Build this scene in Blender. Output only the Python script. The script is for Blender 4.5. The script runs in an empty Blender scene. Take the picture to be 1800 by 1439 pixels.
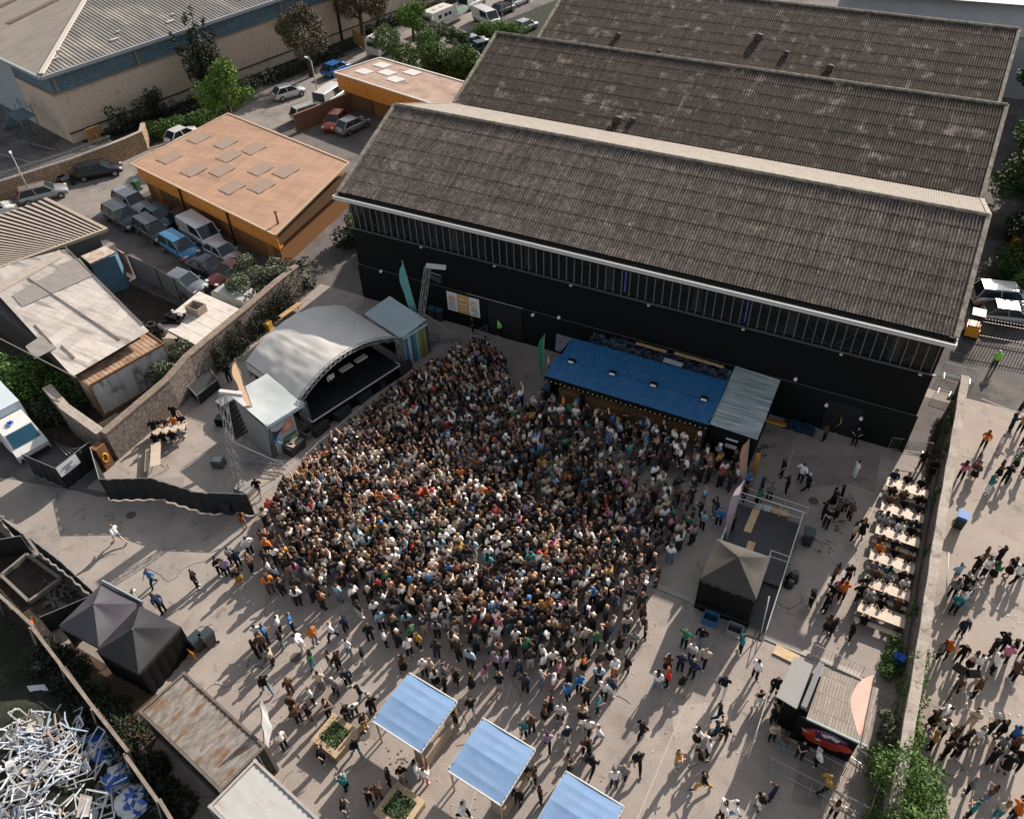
import bpy, bmesh, math, random
import numpy as np
from mathutils import Vector, Matrix, noise
sc = bpy.context.scene
C = sc.collection
rad = math.radians
rnd = random.Random(7)

# ------------------------------------------------------------ camera, sky, sun
FPX, PITCH, ROLL, YAW = 1436.984, 0.75342, -0.046315, -0.499564
CAM = np.array([36.971, -51.073, 38.576])
def cam_axes():
    cp, sp, cy, sy = math.cos(PITCH), math.sin(PITCH), math.cos(YAW), math.sin(YAW)
    f = np.array([sy*cp, cy*cp, -sp]); r = np.array([cy, -sy, 0.0]); u = np.cross(r, f)
    cr, sr = math.cos(ROLL), math.sin(ROLL)
    return cr*r+sr*u, -sr*r+cr*u, f
RX, UX, FX = cam_axes()
cd = bpy.data.cameras.new("camera"); cam = bpy.data.objects.new("camera", cd); C.objects.link(cam)
cd.sensor_width = 36.0; cd.sensor_fit = 'HORIZONTAL'; cd.lens = FPX*36/1800; cd.clip_end = 1500; cd.clip_start = 0.5
mw = Matrix.Identity(4)
for i in range(3):
    mw[i][0], mw[i][1], mw[i][2], mw[i][3] = RX[i], UX[i], -FX[i], CAM[i]
cam.matrix_world = mw
sc.camera = cam
SUN_EL, SUN_AZ = 30.0, 10.5
w = bpy.data.worlds.new("World"); sc.world = w; w.use_nodes = True
nt = w.node_tree
sky = nt.nodes.new('ShaderNodeTexSky'); sky.sky_type = 'NISHITA'; sky.sun_disc = False
sky.sun_elevation = rad(SUN_EL); sky.sun_rotation = rad(SUN_AZ); sky.air_density = 1.0; sky.dust_density = 1.5
bg = nt.nodes['Background']; bg.inputs[1].default_value = 0.105
hs = nt.nodes.new('ShaderNodeHueSaturation'); hs.inputs['Saturation'].default_value = .32
nt.links.new(sky.outputs[0], hs.inputs['Color']); nt.links.new(hs.outputs[0], bg.inputs[0])   # high thin cloud greys the blue
sl = bpy.data.lights.new("sun", 'SUN'); sl.energy = 4.6; sl.angle = rad(0.6); sl.color = (1.0, 0.89, 0.775)
so = bpy.data.objects.new("sun", sl); C.objects.link(so)
sd = Vector((math.sin(rad(SUN_AZ))*math.cos(rad(SUN_EL)), math.cos(rad(SUN_AZ))*math.cos(rad(SUN_EL)), math.sin(rad(SUN_EL))))
so.rotation_euler = sd.to_track_quat('Z', 'Y').to_euler()
so.location = (60, 120, 90)
sc.view_settings.view_transform = 'Standard'; sc.view_settings.look = 'None'
sc.view_settings.exposure = 0.66; sc.view_settings.gamma = 1.0
sc.cycles.max_bounces = 6; sc.cycles.transparent_max_bounces = 8

def ray(px, py):
    return RX*((px-900)/FPX) + UX*((719.5-py)/FPX) + FX
def G(px, py, z=0.0):            # point at height z seen at a place of the survey photograph
    d = ray(px, py); t = (z-CAM[2])/d[2]
    return Vector(CAM+t*d)
def Gpl(px, py, p, n):           # the same on a sloping plane
    d = ray(px, py); n = np.array(n, float); t = ((np.array(p, float)-CAM)@n)/(d@n)
    return Vector(CAM+t*d)

# ------------------------------------------------------------ mesh collector
W = {}
class MB:
    def __init__(s): s.v = []; s.f = []; s.m = []; s.sm = []
    def add(s, vs, fs, mi=0, smooth=False):
        b = len(s.v); s.v += [tuple(x) for x in vs]
        for f in fs:
            s.f.append(tuple(b+i for i in f)); s.m.append(mi); s.sm.append(smooth)
        return s
    def box(s, x0, x1, y0, y1, z0, z1, mi=0):
        return s.add([(x0,y0,z0),(x1,y0,z0),(x1,y1,z0),(x0,y1,z0),(x0,y0,z1),(x1,y0,z1),(x1,y1,z1),(x0,y1,z1)],
                     [(0,3,2,1),(4,5,6,7),(0,1,5,4),(1,2,6,5),(2,3,7,6),(3,0,4,7)], mi)
    def obox(s, c, d, rz=0, mi=0, rx=0, ry=0):
        m = Matrix.Translation(c) @ Matrix.Rotation(rz,4,'Z') @ Matrix.Rotation(ry,4,'Y') @ Matrix.Rotation(rx,4,'X')
        a, b, e = d[0]/2, d[1]/2, d[2]/2
        vs = [m @ Vector(p) for p in [(-a,-b,-e),(a,-b,-e),(a,b,-e),(-a,b,-e),(-a,-b,e),(a,-b,e),(a,b,e),(-a,b,e)]]
        return s.add(vs, [(0,3,2,1),(4,5,6,7),(0,1,5,4),(1,2,6,5),(2,3,7,6),(3,0,4,7)], mi)
    def beam(s, p, q, wd, ht, mi=0):       # box along a line
        p, q = Vector(p), Vector(q); d = q-p; L = d.length
        if L < 1e-6: return s
        m = Matrix.Translation((p+q)/2) @ d.to_track_quat('X','Z').to_matrix().to_4x4()
        a, b, e = L/2, wd/2, ht/2
        vs = [m @ Vector(t) for t in [(-a,-b,-e),(a,-b,-e),(a,b,-e),(-a,b,-e),(-a,-b,e),(a,-b,e),(a,b,e),(-a,b,e)]]
        return s.add(vs, [(0,3,2,1),(4,5,6,7),(0,1,5,4),(1,2,6,5),(2,3,7,6),(3,0,4,7)], mi)
    def tube(s, p, q, r, n=6, mi=0, r2=None, cap=True):
        p, q = Vector(p), Vector(q); r2 = r if r2 is None else r2
        R = (q-p).to_track_quat('Z','Y').to_matrix()
        vs = []
        for (c, rr) in ((p, r), (q, r2)):
            for k in range(n):
                a = 2*math.pi*k/n; vs.append(c + R @ Vector((math.cos(a)*rr, math.sin(a)*rr, 0)))
        fs = [(k,(k+1)%n,n+(k+1)%n,n+k) for k in range(n)]
        b = len(s.v); s.add(vs, fs, mi, n > 5)
        if cap: s.add([], [], mi); s.f.append(tuple(b+k for k in range(n))[::-1]); s.m.append(mi); s.sm.append(False); s.f.append(tuple(b+n+k for k in range(n))); s.m.append(mi); s.sm.append(False)
        return s
    def path(s, pts, r, n=5, mi=0):
        for a, b in zip(pts, pts[1:]): s.tube(a, b, r, n, mi)
        return s
    def prism(s, poly, z0, z1, ms=0, mt=None, bottom=False):
        n = len(poly); a = sum(poly[i][0]*poly[(i+1)%n][1]-poly[(i+1)%n][0]*poly[i][1] for i in range(n))
        if a < 0: poly = poly[::-1]
        zt = z1 if hasattr(z1, '__len__') else [z1]*n
        if a < 0 and hasattr(z1, '__len__'): zt = list(zt)[::-1]
        vs = [(p[0],p[1],z0) for p in poly]+[(p[0],p[1],zt[i]) for i, p in enumerate(poly)]
        s.add(vs, [(i,(i+1)%n,n+(i+1)%n,n+i) for i in range(n)], ms)
        b = len(s.v)-2*n; s.f.append(tuple(b+n+i for i in range(n))); s.m.append(ms if mt is None else mt); s.sm.append(False)
        if bottom: s.f.append(tuple(b+i for i in range(n))[::-1]); s.m.append(ms); s.sm.append(False)
        return s
    def quad(s, a, b, c, d, mi=0): return s.add([a,b,c,d], [(0,1,2,3)], mi)
    def plate(s, pts, th, mi=0):           # polygon given in 3-D, thickened along its normal
        pts = [Vector(p) for p in pts]; n = len(pts)
        nn = (pts[1]-pts[0]).cross(pts[2]-pts[0]).normalized()
        if nn.z < 0: pts = pts[::-1]; nn = -nn
        vs = pts+[p-nn*th for p in pts]
        return s.add(vs, [tuple(range(n)), tuple(range(2*n-1,n-1,-1))]+[(i,n+i,n+(i+1)%n,(i+1)%n) for i in range(n)], mi)
    def corr(s, a, b, c, d, period=.15, amp=.025, courses=1, lift=.02, mi=0, ns=4, jag=0, th=.0):
        # corrugated sheet: a->b is the width over which it repeats, a->d runs down the flutes
        a, b, c, d = map(Vector, (a,b,c,d))
        Wd = (b-a).length; n = max(2, int(Wd/period)); nn = (b-a).cross(d-a).normalized()
        if nn.z < 0: nn = -nn
        cols = n*ns
        for k in range(courses):
            t0, t1 = k/courses, (k+1)/courses
            vs = []
            for (t, lf) in ((t0-.004*(k>0), lift*(courses-1)*0+lift), (t1, 0.0)):
                pass
            jr = [rnd.uniform(0, jag) for _ in range(n+1)]
            for i in range(cols+1):
                u = i/cols; h = amp*math.sin(2*math.pi*i/ns+.4)
                p0 = a.lerp(b,u).lerp(d.lerp(c,u), t0); p1 = a.lerp(b,u).lerp(d.lerp(c,u), t1)
                e = (p1-p0).normalized()*jr[(i//ns)//6] if k == courses-1 else Vector((0,0,0))
                vs += [p0+nn*(h), p1+nn*(h+lift)+e]
            s.add(vs, [(2*i,2*i+1,2*i+3,2*i+2) for i in range(cols)], mi, True)
        return s
    def build(s, name, mats, parent=None, props=None):
        me = bpy.data.meshes.new(name)
        v = np.array(s.v, float).reshape(-1,3)
        if parent is not None:
            Mi = W.get(parent.name, Matrix.Identity(4)).inverted()
            A = np.array(Mi); v = v @ A[:3,:3].T + A[:3,3]; loc = None
        elif props and props.get('kind') and name in ('ground',): loc = None
        else:
            loc = np.array([(v[:,0].min()+v[:,0].max())/2, (v[:,1].min()+v[:,1].max())/2, v[:,2].min()]); v = v-loc
        me.from_pydata(v.tolist(), [], s.f)
        if not isinstance(mats, (list, tuple)): mats = [mats]
        for m in mats: me.materials.append(m)
        me.polygons.foreach_set('material_index', s.m); me.polygons.foreach_set('use_smooth', s.sm); me.update()
        o = bpy.data.objects.new(name, me); C.objects.link(o)
        if parent is not None:
            o.parent = parent; W[o.name] = W.get(parent.name, Matrix.Identity(4))
        elif loc is not None:
            o.location = loc; W[o.name] = Matrix.Translation(loc)
        if props:
            for k, x in props.items():
                if x: o[k] = x
        return o
def thing(name, label, cat, loc=(0,0,0), rz=0, group=None):
    o = bpy.data.objects.new(name, None); C.objects.link(o); o.empty_display_size = .3
    o.location = loc; o.rotation_euler = (0,0,rz); o['label'] = label; o['category'] = cat
    if group: o['group'] = group
    W[o.name] = Matrix.Translation(loc) @ Matrix.Rotation(rz,4,'Z')
    return o
def P(label, cat, group=None): return dict(label=label, category=cat, group=group)
ST = dict(kind='structure')
def kids(o): return list(o.children)
def dup(o, loc=None, rz=None, label=None, group=None, parent=None, scale=None, mat=None):
    c = o.copy(); C.objects.link(c)
    if parent is not None: c.parent = parent; c.matrix_parent_inverse = Matrix.Identity(4)
    if loc is not None: c.location = loc
    if rz is not None: c.rotation_euler = (0,0,rz)
    if label: c['label'] = label
    if group: c['group'] = group
    if scale: c.scale = (scale,)*3 if not hasattr(scale,'__len__') else scale
    for ch in kids(o): dup(ch, parent=c)
    return c

# ------------------------------------------------------------ materials
MC = {}
def mat(key, c1, c2=None, sc_=4.0, rough=.85, metal=0.0, bump=0.0, c3=None, sc3=1.0, th3=.62, st=(1,1,1), det=6.0, brick=None, bsc=1.0, spec=.5, w3=.06, coat=0):
    if key in MC: return MC[key]
    m = bpy.data.materials.new(key); m.use_nodes = True; MC[key] = m
    N, L = m.node_tree.nodes, m.node_tree.links
    b = N['Principled BSDF']; b.inputs['Roughness'].default_value = rough; b.inputs['Metallic'].default_value = metal
    b.inputs['Specular IOR Level'].default_value = spec
    if coat: b.inputs['Coat Weight'].default_value = coat
    c1 = tuple(c1)+(1,)
    if c2 is None:
        c2 = tuple(x*.72 for x in c1[:3])
    c2 = tuple(c2)+(1,)
    tc = N.new('ShaderNodeTexCoord'); mp = N.new('ShaderNodeMapping'); mp.inputs['Scale'].default_value = st
    L.new(tc.outputs['Object'], mp.inputs[0])
    n1 = N.new('ShaderNodeTexNoise'); n1.inputs['Scale'].default_value = sc_; n1.inputs['Detail'].default_value = det; n1.inputs['Roughness'].default_value = .65
    L.new(mp.outputs[0], n1.inputs['Vector'])
    r = N.new('ShaderNodeValToRGB'); r.color_ramp.elements[0].position = .36; r.color_ramp.elements[1].position = .64
    r.color_ramp.elements[0].color = c1; r.color_ramp.elements[1].color = c2
    L.new(n1.outputs[0], r.inputs[0]); col = r.outputs[0]
    if brick:
        bt = N.new('ShaderNodeTexBrick'); bt.inputs['Color1'].default_value = tuple(brick[0])+(1,); bt.inputs['Color2'].default_value = tuple(brick[1])+(1,)
        bt.inputs['Mortar'].default_value = tuple(brick[2])+(1,); bt.inputs['Brick Width'].default_value = brick[3]; bt.inputs['Row Height'].default_value = brick[4]
        bt.inputs['Mortar Size'].default_value = brick[5]; bt.inputs['Scale'].default_value = 1.0; bt.offset = brick[6] if len(brick) > 6 else .5
        if len(brick) > 7:
            dt = N.new('ShaderNodeVectorMath'); dt.operation = 'DOT_PRODUCT'; dt.inputs[1].default_value = (math.cos(brick[7]),math.sin(brick[7]),0); L.new(tc.outputs['Object'], dt.inputs[0])
            sx = N.new('ShaderNodeSeparateXYZ'); L.new(tc.outputs['Object'], sx.inputs[0]); cx = N.new('ShaderNodeCombineXYZ'); L.new(dt.outputs['Value'], cx.inputs[0]); L.new(sx.outputs[2], cx.inputs[1]); L.new(cx.outputs[0], bt.inputs['Vector'])
        else: L.new(tc.outputs['Object'], bt.inputs['Vector'])
        mx = N.new('ShaderNodeMix'); mx.data_type = 'RGBA'; mx.blend_type = 'MULTIPLY'; mx.inputs[0].default_value = 1.0
        L.new(col, mx.inputs[6]); L.new(bt.outputs[0], mx.inputs[7]); col = mx.outputs[2]
    if c3 is not None:
        n3 = N.new('ShaderNodeTexNoise'); n3.inputs['Scale'].default_value = sc3; n3.inputs['Detail'].default_value = 5; n3.inputs['Roughness'].default_value = .6
        L.new(mp.outputs[0], n3.inputs['Vector'])
        r3 = N.new('ShaderNodeValToRGB'); r3.color_ramp.elements[0].position = th3-w3; r3.color_ramp.elements[1].position = th3+w3
        r3.color_ramp.elements[0].color = (0,0,0,1); r3.color_ramp.elements[1].color = (1,1,1,1)
        L.new(n3.outputs[0], r3.inputs[0])
        mx = N.new('ShaderNodeMix'); mx.data_type = 'RGBA'; L.new(r3.outputs[0], mx.inputs[0]); L.new(col, mx.inputs[6]); mx.inputs[7].default_value = tuple(c3)+(1,); col = mx.outputs[2]
    L.new(col, b.inputs['Base Color'])
    if bump:
        bp = N.new('ShaderNodeBump'); bp.inputs['Strength'].default_value = bump; bp.inputs['Distance'].default_value = .05
        n4 = N.new('ShaderNodeTexNoise'); n4.inputs['Scale'].default_value = sc_*5; n4.inputs['Detail'].default_value = 4; L.new(mp.outputs[0], n4.inputs['Vector'])
        L.new(n4.outputs[0], bp.inputs['Height']); L.new(bp.outputs[0], b.inputs['Normal'])
    return m
def flat(key, c, rough=.6, metal=0, var=.85, sc_=9, spec=.5): return mat(key, c, tuple(x*var for x in c), sc_=sc_, rough=rough, metal=metal, spec=spec)
def glassm(key, c=(.02,.03,.035), rough=.06):
    m = mat(key, c, c, rough=rough); m.node_tree.nodes['Principled BSDF'].inputs['IOR'].default_value = 1.5
    return m
def seethrough(key, c, fac):
    m = mat(key, c, c, rough=.15); N, L = m.node_tree.nodes, m.node_tree.links
    t = N.new('ShaderNodeBsdfTransparent'); mx = N.new('ShaderNodeMixShader'); mx.inputs[0].default_value = fac
    L.new(t.outputs[0], mx.inputs[1]); L.new(N['Principled BSDF'].outputs[0], mx.inputs[2]); L.new(mx.outputs[0], N['Material Output'].inputs[0])
    return m
def cloth(key, c, tr=.35):       # thin fabric that lets some sun through
    m = mat(key, c, tuple(x*.93 for x in c), 2, .8, spec=.2); N, L = m.node_tree.nodes, m.node_tree.links; b = N['Principled BSDF']
    t = N.new('ShaderNodeBsdfTranslucent'); mx = N.new('ShaderNodeMixShader'); mx.inputs[0].default_value = tr
    L.new(b.inputs['Base Color'].links[0].from_socket, t.inputs[0]); L.new(b.outputs[0], mx.inputs[1]); L.new(t.outputs[0], mx.inputs[2]); L.new(mx.outputs[0], N['Material Output'].inputs[0])
    return m
def vcol(key, rough=.8):
    m = bpy.data.materials.new(key); m.use_nodes = True; N, L = m.node_tree.nodes, m.node_tree.links
    a = N.new('ShaderNodeAttribute'); a.attribute_name = 'tint'; b = N['Principled BSDF']; b.inputs['Roughness'].default_value = rough
    L.new(a.outputs[0], b.inputs['Base Color']); MC[key] = m
    return m
BLK = flat('black_paint', (.0035,.004,.0045), .75, spec=.2)
DARK = flat('dark_metal', (.035,.036,.04), .5)
WHITE = flat('white_paint', (.78,.78,.76), .5)
ALU = flat('aluminium', (.42,.43,.45), .35, .8)
STEEL = flat('galvanised_steel', (.36,.37,.38), .45, .6)
WOOD = mat('pale_timber', (.50,.33,.18), (.38,.24,.12), 3, .7, st=(1,1,6))
PLY = mat('plywood', (.55,.40,.23), (.45,.31,.17), 2, .7)
RUB = flat('rubber', (.02,.02,.02), .9)
STONE = mat('rubble_stone', (.23,.19,.165), (.10,.082,.072), 3.2, .95, bump=.8, c3=(.32,.27,.23), sc3=5, th3=.6)
SOIL = mat('dark_soil', (.045,.035,.026), (.02,.017,.013), 1.2, 1, bump=.6, c3=(.13,.09,.06), sc3=2.6, th3=.66)
# ------------------------------------------------------------ ground, yard, roads
def sheet(name, poly, z, m, kind='structure'):
    mb = MB(); n = len(poly)
    mb.add([(p[0],p[1],z) for p in poly], [tuple(range(n))]); o = mb.build(name, m, None, dict(kind=kind))
    if o.data.polygons[0].normal.z < 0: o.data.flip_normals()
    return o
def ground_mat(key, c1, c2, patch, pth, fine=22, st=(1,1,1), streak=None):
    m = mat(key, c1, c2, .55, .95, c3=patch, sc3=.22, th3=pth, bump=0, det=8)
    N, L = m.node_tree.nodes, m.node_tree.links; b = N['Principled BSDF']
    src = b.inputs['Base Color'].links[0].from_socket
    tc = N.new('ShaderNodeTexCoord')
    f = N.new('ShaderNodeTexNoise'); f.inputs['Scale'].default_value = fine; f.inputs['Detail'].default_value = 3; L.new(tc.outputs['Object'], f.inputs[0])
    r = N.new('ShaderNodeValToRGB'); r.color_ramp.elements[0].color = (.72,.71,.70,1); r.color_ramp.elements[1].color = (1.22,1.22,1.22,1); r.color_ramp.elements[0].position=.35; r.color_ramp.elements[1].position=.65
    L.new(f.outputs[0], r.inputs[0])
    mx = N.new('ShaderNodeMix'); mx.data_type='RGBA'; mx.blend_type='MULTIPLY'; mx.inputs[0].default_value=1; L.new(src, mx.inputs[6]); L.new(r.outputs[0], mx.inputs[7])
    # darker trodden stains
    f2 = N.new('ShaderNodeTexNoise'); f2.inputs['Scale'].default_value = .9; f2.inputs['Detail'].default_value = 6; f2.inputs['Distortion'].default_value = 1.2; L.new(tc.outputs['Object'], f2.inputs[0])
    r2 = N.new('ShaderNodeValToRGB'); r2.color_ramp.elements[0].position=.60; r2.color_ramp.elements[1].position=.74; r2.color_ramp.elements[0].color=(1,1,1,1); r2.color_ramp.elements[1].color=(.66,.64,.63,1)
    L.new(f2.outputs[0], r2.inputs[0])
    mx2 = N.new('ShaderNodeMix'); mx2.data_type='RGBA'; mx2.blend_type='MULTIPLY'; mx2.inputs[0].default_value=1; L.new(mx.outputs[2], mx2.inputs[6]); L.new(r2.outputs[0], mx2.inputs[7])
    L.new(mx2.outputs[2], b.inputs['Base Color'])
    bp = N.new('ShaderNodeBump'); bp.inputs['Strength'].default_value=.5; bp.inputs['Distance'].default_value=.03; L.new(f.outputs[0], bp.inputs['Height']); L.new(bp.outputs[0], b.inputs['Normal'])
    return m
YARD = ground_mat('yard_gravel', (.35,.305,.275), (.285,.25,.225), (.24,.21,.19), .60)
LANE = ground_mat('lane_tarmac', (.34,.30,.27), (.285,.255,.23), (.21,.19,.175), .58, fine=30)
ROAD = ground_mat('road_tarmac', (.25,.225,.205), (.20,.18,.165), (.15,.14,.13), .6, fine=30)
LOTM = ground_mat('lot_tarmac', (.15,.135,.13), (.10,.092,.09), (.07,.062,.06), .55, fine=25)
GRASS = mat('rough_grass', (.018,.024,.010), (.007,.010,.005), 2.5, 1, bump=1, c3=(.045,.042,.022), sc3=1.1, th3=.64)
gm = MB(); gm.add([(-500,-400,0),(500,-400,0),(500,800,0),(-500,800,0)], [(0,1,2,3)]); gm.build('ground', LOTM, None, ST)
sheet('yard', [(-4.2,-8),(-4.2,-33),(3,-31.5),(7,-30.3),(3,-39),(-1,-41),(8,-43.5),(19,-46),(30,-52),(44,-52),(43.9,-8)], .004, YARD)
sheet('lane', [(-30,-46),(-30,-37),(-12,-35.2),(-4.5,-33.4),(-3,-33.2),(0.5,-31.7),(4,-31.4),(7,-30.3),(6.9,-29),(9,-33),(8.5,-38),(4,-39.2),(.4,-38.4),(-3,-38.1),(-5,-38.1),(-12,-39),(-20,-46)], .008, LANE)
sheet('right_yard', [(44.4,-52),(70,-52),(70,-1),(42,-1),(42,-2),(44.4,-2)], .006, ground_mat('right_yard_concrete', (.37,.32,.28),(.32,.275,.245),(.26,.23,.2),.62, fine=30))
sheet('car_park', [(42.2,-1),(70,-1),(70,30),(42.2,30)], .008, LOTM)
st = [(-46,-22),(-42.2,-9.3),(-37,5),(-34.3,11),(-34.2,24.5),(-29.8,53),(-22,110),(-10,110),(-18,72),(-21.5,53),(-26,26),(-27,17),(-28,9),(-30.2,-3.5),(-31,-9),(-33,-22)]
sheet('street', st, .008, ROAD)
sheet('parking_court', [(-30,-3.6),(-24,-13.2),(-5,-17),(-4.6,-8),(-8.4,-6.6),(-30,-3)], .012, LOTM)
sheet('forecourt', [(-27,16.8),(-24,24),(-22,21),(-3,20),(-.2,17),(-.2,3),(-9,3.2),(-27.5,9.2)], .012, ground_mat('forecourt_tarmac', (.16,.145,.14), (.12,.108,.105), (.09,.08,.08), .57))
sheet('delivery_yard', [(-70,-30),(-44,-9),(-39.5,3.5),(-44,3.5),(-70,3.5)], .010, LOTM)
mb = MB()
for y0 in (-5.5,-2.2,1.0): mb.box(-53,-46.5,y0-.06,y0+.06,.014,.016)
mb.build('bay_markings', flat('line_paint', (.35,.34,.33)), None, ST)
for nm, poly in (('verge', [(-47,3.6),(-38.8,3.4),(-37.3,5.3),(-35.8,11),(-35.3,24.5),(-31,53),(-27,75),(-33,90),(-45,40)]),
                 ('verge', [(-24,26.5),(-4,22),(-2,26),(-2,60),(-14,75),(-19.5,55)])):
    sheet(nm, poly, .01, GRASS)
sheet('waste_ground', [(-30,-46.2),(-20,-46.1),(-11,-39.2),(-5,-38.2),(-4.4,-40.2),(9.5,-43.6),(16,-45.4),(24,-49),(24,-60),(-30,-60)], .012, GRASS)
mb = MB(); mb.beam((-34.6,-10,.06),(-34.6+1.2,-5,.06),.01,.01)
k = MB()
kp = [(-42.0,-9.3),(-36.8,5),(-34.1,11),(-34.0,24.5),(-29.6,53),(-24,90)]
for a, b in zip(kp, kp[1:]): k.beam((a[0],a[1],.06),(b[0],b[1],.06),.15,.12)
k.build('kerb', flat('kerb_stone',(.33,.30,.27)), None, ST)
k = MB()
kp = [G(1085,1003),G(1200,1048),G(1330,1113),G(1420,1150),G(1515,1190)]
for a, b in zip(kp, kp[1:]): k.beam((a.x,a.y,.03),(b.x,b.y,.03),.35,.06)
k.build('drain_kerb', flat('kerb_stone',(.33,.30,.27)), None, ST)
# scattered litter: tiny cups and scraps nobody could count
lm = MB(); r_ = random.Random(3)
for i in range(650):
    x, y = r_.uniform(6,60), r_.uniform(-46,-9)
    if r_.random() < .5: lm.obox((x,y,.03),(.07,.045,.01),r_.uniform(0,3))
    else: lm.tube((x,y,.045),(x+.05,y+.04,.045),.022,5)
lm.build('litter', flat('litter_white',(.6,.58,.55)), None, dict(kind='stuff'))

# ------------------------------------------------------------ the big hall
def roof_mat(key='asbestos_roof', ca=(.136,.119,.107), cb=(.060,.051,.046), c3=(.22,.20,.178), th=.67):
    m = mat(key, ca, cb, 2.6, .95, bump=0, c3=c3, sc3=.9, th3=th, w3=.08, det=14,
            brick=((1.12,1.12,1.12),(.86,.86,.86),(.45,.43,.42),3.18,1.29,.018,.0))
    N, L = m.node_tree.nodes, m.node_tree.links; b = N['Principled BSDF']; src = b.inputs['Base Color'].links[0].from_socket
    tc = N.new('ShaderNodeTexCoord'); mp = N.new('ShaderNodeMapping'); mp.inputs['Scale'].default_value = (8,.3,.3); L.new(tc.outputs['Object'], mp.inputs[0])
    f = N.new('ShaderNodeTexNoise'); f.inputs['Scale'].default_value = 1.0; f.inputs['Detail'].default_value = 6; L.new(mp.outputs[0], f.inputs[0])
    r = N.new('ShaderNodeValToRGB'); r.color_ramp.elements[0].color=(.55,.55,.55,1); r.color_ramp.elements[1].color=(1.5,1.46,1.42,1); r.color_ramp.elements[0].position=.3; r.color_ramp.elements[1].position=.7
    L.new(f.outputs[0], r.inputs[0])
    mx = N.new('ShaderNodeMix'); mx.data_type='RGBA'; mx.blend_type='MULTIPLY'; mx.inputs[0].default_value=1; L.new(src, mx.inputs[6]); L.new(r.outputs[0], mx.inputs[7])
    n = N.new('ShaderNodeTexNoise'); n.inputs['Scale'].default_value = 11; n.inputs['Detail'].default_value = 9; n.inputs['Roughness'].default_value = .75; L.new(tc.outputs['Object'], n.inputs[0])
    r5 = N.new('ShaderNodeValToRGB'); r5.color_ramp.elements[0].color=(.22,.21,.20,1); r5.color_ramp.elements[1].color=(2.0,1.93,1.86,1); r5.color_ramp.elements[0].position=.38; r5.color_ramp.elements[1].position=.64
    L.new(n.outputs[0], r5.inputs[0])
    mx2 = N.new('ShaderNodeMix'); mx2.data_type='RGBA'; mx2.blend_type='MULTIPLY'; mx2.inputs[0].default_value=1; L.new(mx.outputs[2], mx2.inputs[6]); L.new(r5.outputs[0], mx2.inputs[7])
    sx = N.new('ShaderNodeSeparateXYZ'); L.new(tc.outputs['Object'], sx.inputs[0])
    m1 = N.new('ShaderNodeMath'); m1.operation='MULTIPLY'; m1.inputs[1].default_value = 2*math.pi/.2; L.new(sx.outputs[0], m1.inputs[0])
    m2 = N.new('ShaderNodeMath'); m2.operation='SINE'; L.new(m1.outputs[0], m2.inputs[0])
    m3 = N.new('ShaderNodeMapRange'); m3.inputs[1].default_value=-1; m3.inputs[2].default_value=1; m3.inputs[3].default_value=.66; m3.inputs[4].default_value=1.24; L.new(m2.outputs[0], m3.inputs[0])   # flute relief strengthened in the colour: grooves darker, crests lighter
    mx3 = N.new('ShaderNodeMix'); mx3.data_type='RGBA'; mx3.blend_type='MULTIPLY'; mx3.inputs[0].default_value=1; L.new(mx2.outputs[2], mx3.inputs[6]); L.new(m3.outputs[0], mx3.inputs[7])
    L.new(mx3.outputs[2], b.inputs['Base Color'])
    return m
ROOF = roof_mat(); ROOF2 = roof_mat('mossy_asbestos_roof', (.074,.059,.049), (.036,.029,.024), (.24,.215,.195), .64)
ROOFP = mat('pale_roof_sheet', (.28,.25,.217), (.20,.175,.15), 2, .9, c3=(.19,.16,.14), sc3=1.4, th3=.62)
MOSS = mat('mossy_capping', (.38,.34,.29), (.16,.14,.10), 3, .95)
HX, HR, HE, HW = 42.0, 12.77, 9.57, 17.07
hall = thing('warehouse', 'huge black hall with three parallel weathered corrugated pitched roofs and a strip of windows', 'warehouse', (21,0,0))
mb = MB()
mb.box(.3,HX-.3,-8.0,-7.7,0,6.42); mb.box(.3,HX-.3,-8.0,-7.7,8.45,9.35)
mb.box(.3,.6,-7.7,42,0,9.0); mb.box(HX-.6,HX-.3,-7.7,42,0,9.0); mb.box(.6,HX-.6,41.7,42,0,9)
for i in range(3):
    y = i*HW
    for x in (.3, HX-.6):
        mb.add([(x,y-8.2,9.0),(x,y+8.2,9.0),(x,y,12.5),(x+.3,y-8.2,9.0),(x+.3,y+8.2,9.0),(x+.3,y,12.5)], [(0,1,2),(3,5,4),(0,2,5,3),(2,1,4,5)])
mb.build('wall', BLK, hall)
mb = MB(); mb.box(.6,HX-.6,-7.69,41.7,.02,.03); mb.build('inner_floor', flat('inner_floor_dark',(.02,.02,.02)), hall)
GREENB = flat('dark_green_boards', (.0045,.0085,.0065), .8, spec=.2)
mb = MB(); mb.box(.2,HX-.2,-8.08,-8.0,0,3.2); mb.build('lower_cladding', GREENB, hall)
mb = MB(); mb.box(.2,HX-.2,-8.12,-8.08,3.2,3.23); mb.box(.2,HX-.2,-8.16,-8.0,6.44,6.5); mb.build('sill', flat('grey_sill',(.10,.10,.095)), hall)
win = MB()
NX = 72
win.box(.5,HX-.5,-7.86,-7.84,6.5,8.45)
wino = win.build('window', seethrough('hall_glass', (.02,.025,.028), .45), hall)
for i in range(NX+1):
    x = .5+(HX-1)*i/NX; m_ = MB(); m_.box(x-.022,x+.022,-7.98,-7.87,6.5,8.45); m_.build('mullion', flat('mullion_grey',(.17,.165,.155)), wino)
CONC = flat('column_concrete', (.22,.21,.19), .9)
for i in range(7):
    x = 3.0+6.05*i; m_ = MB(); m_.box(x-.28,x+.28,-7.6,-7.3,0,9.2); m_.build('column', CONC, hall)
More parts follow.
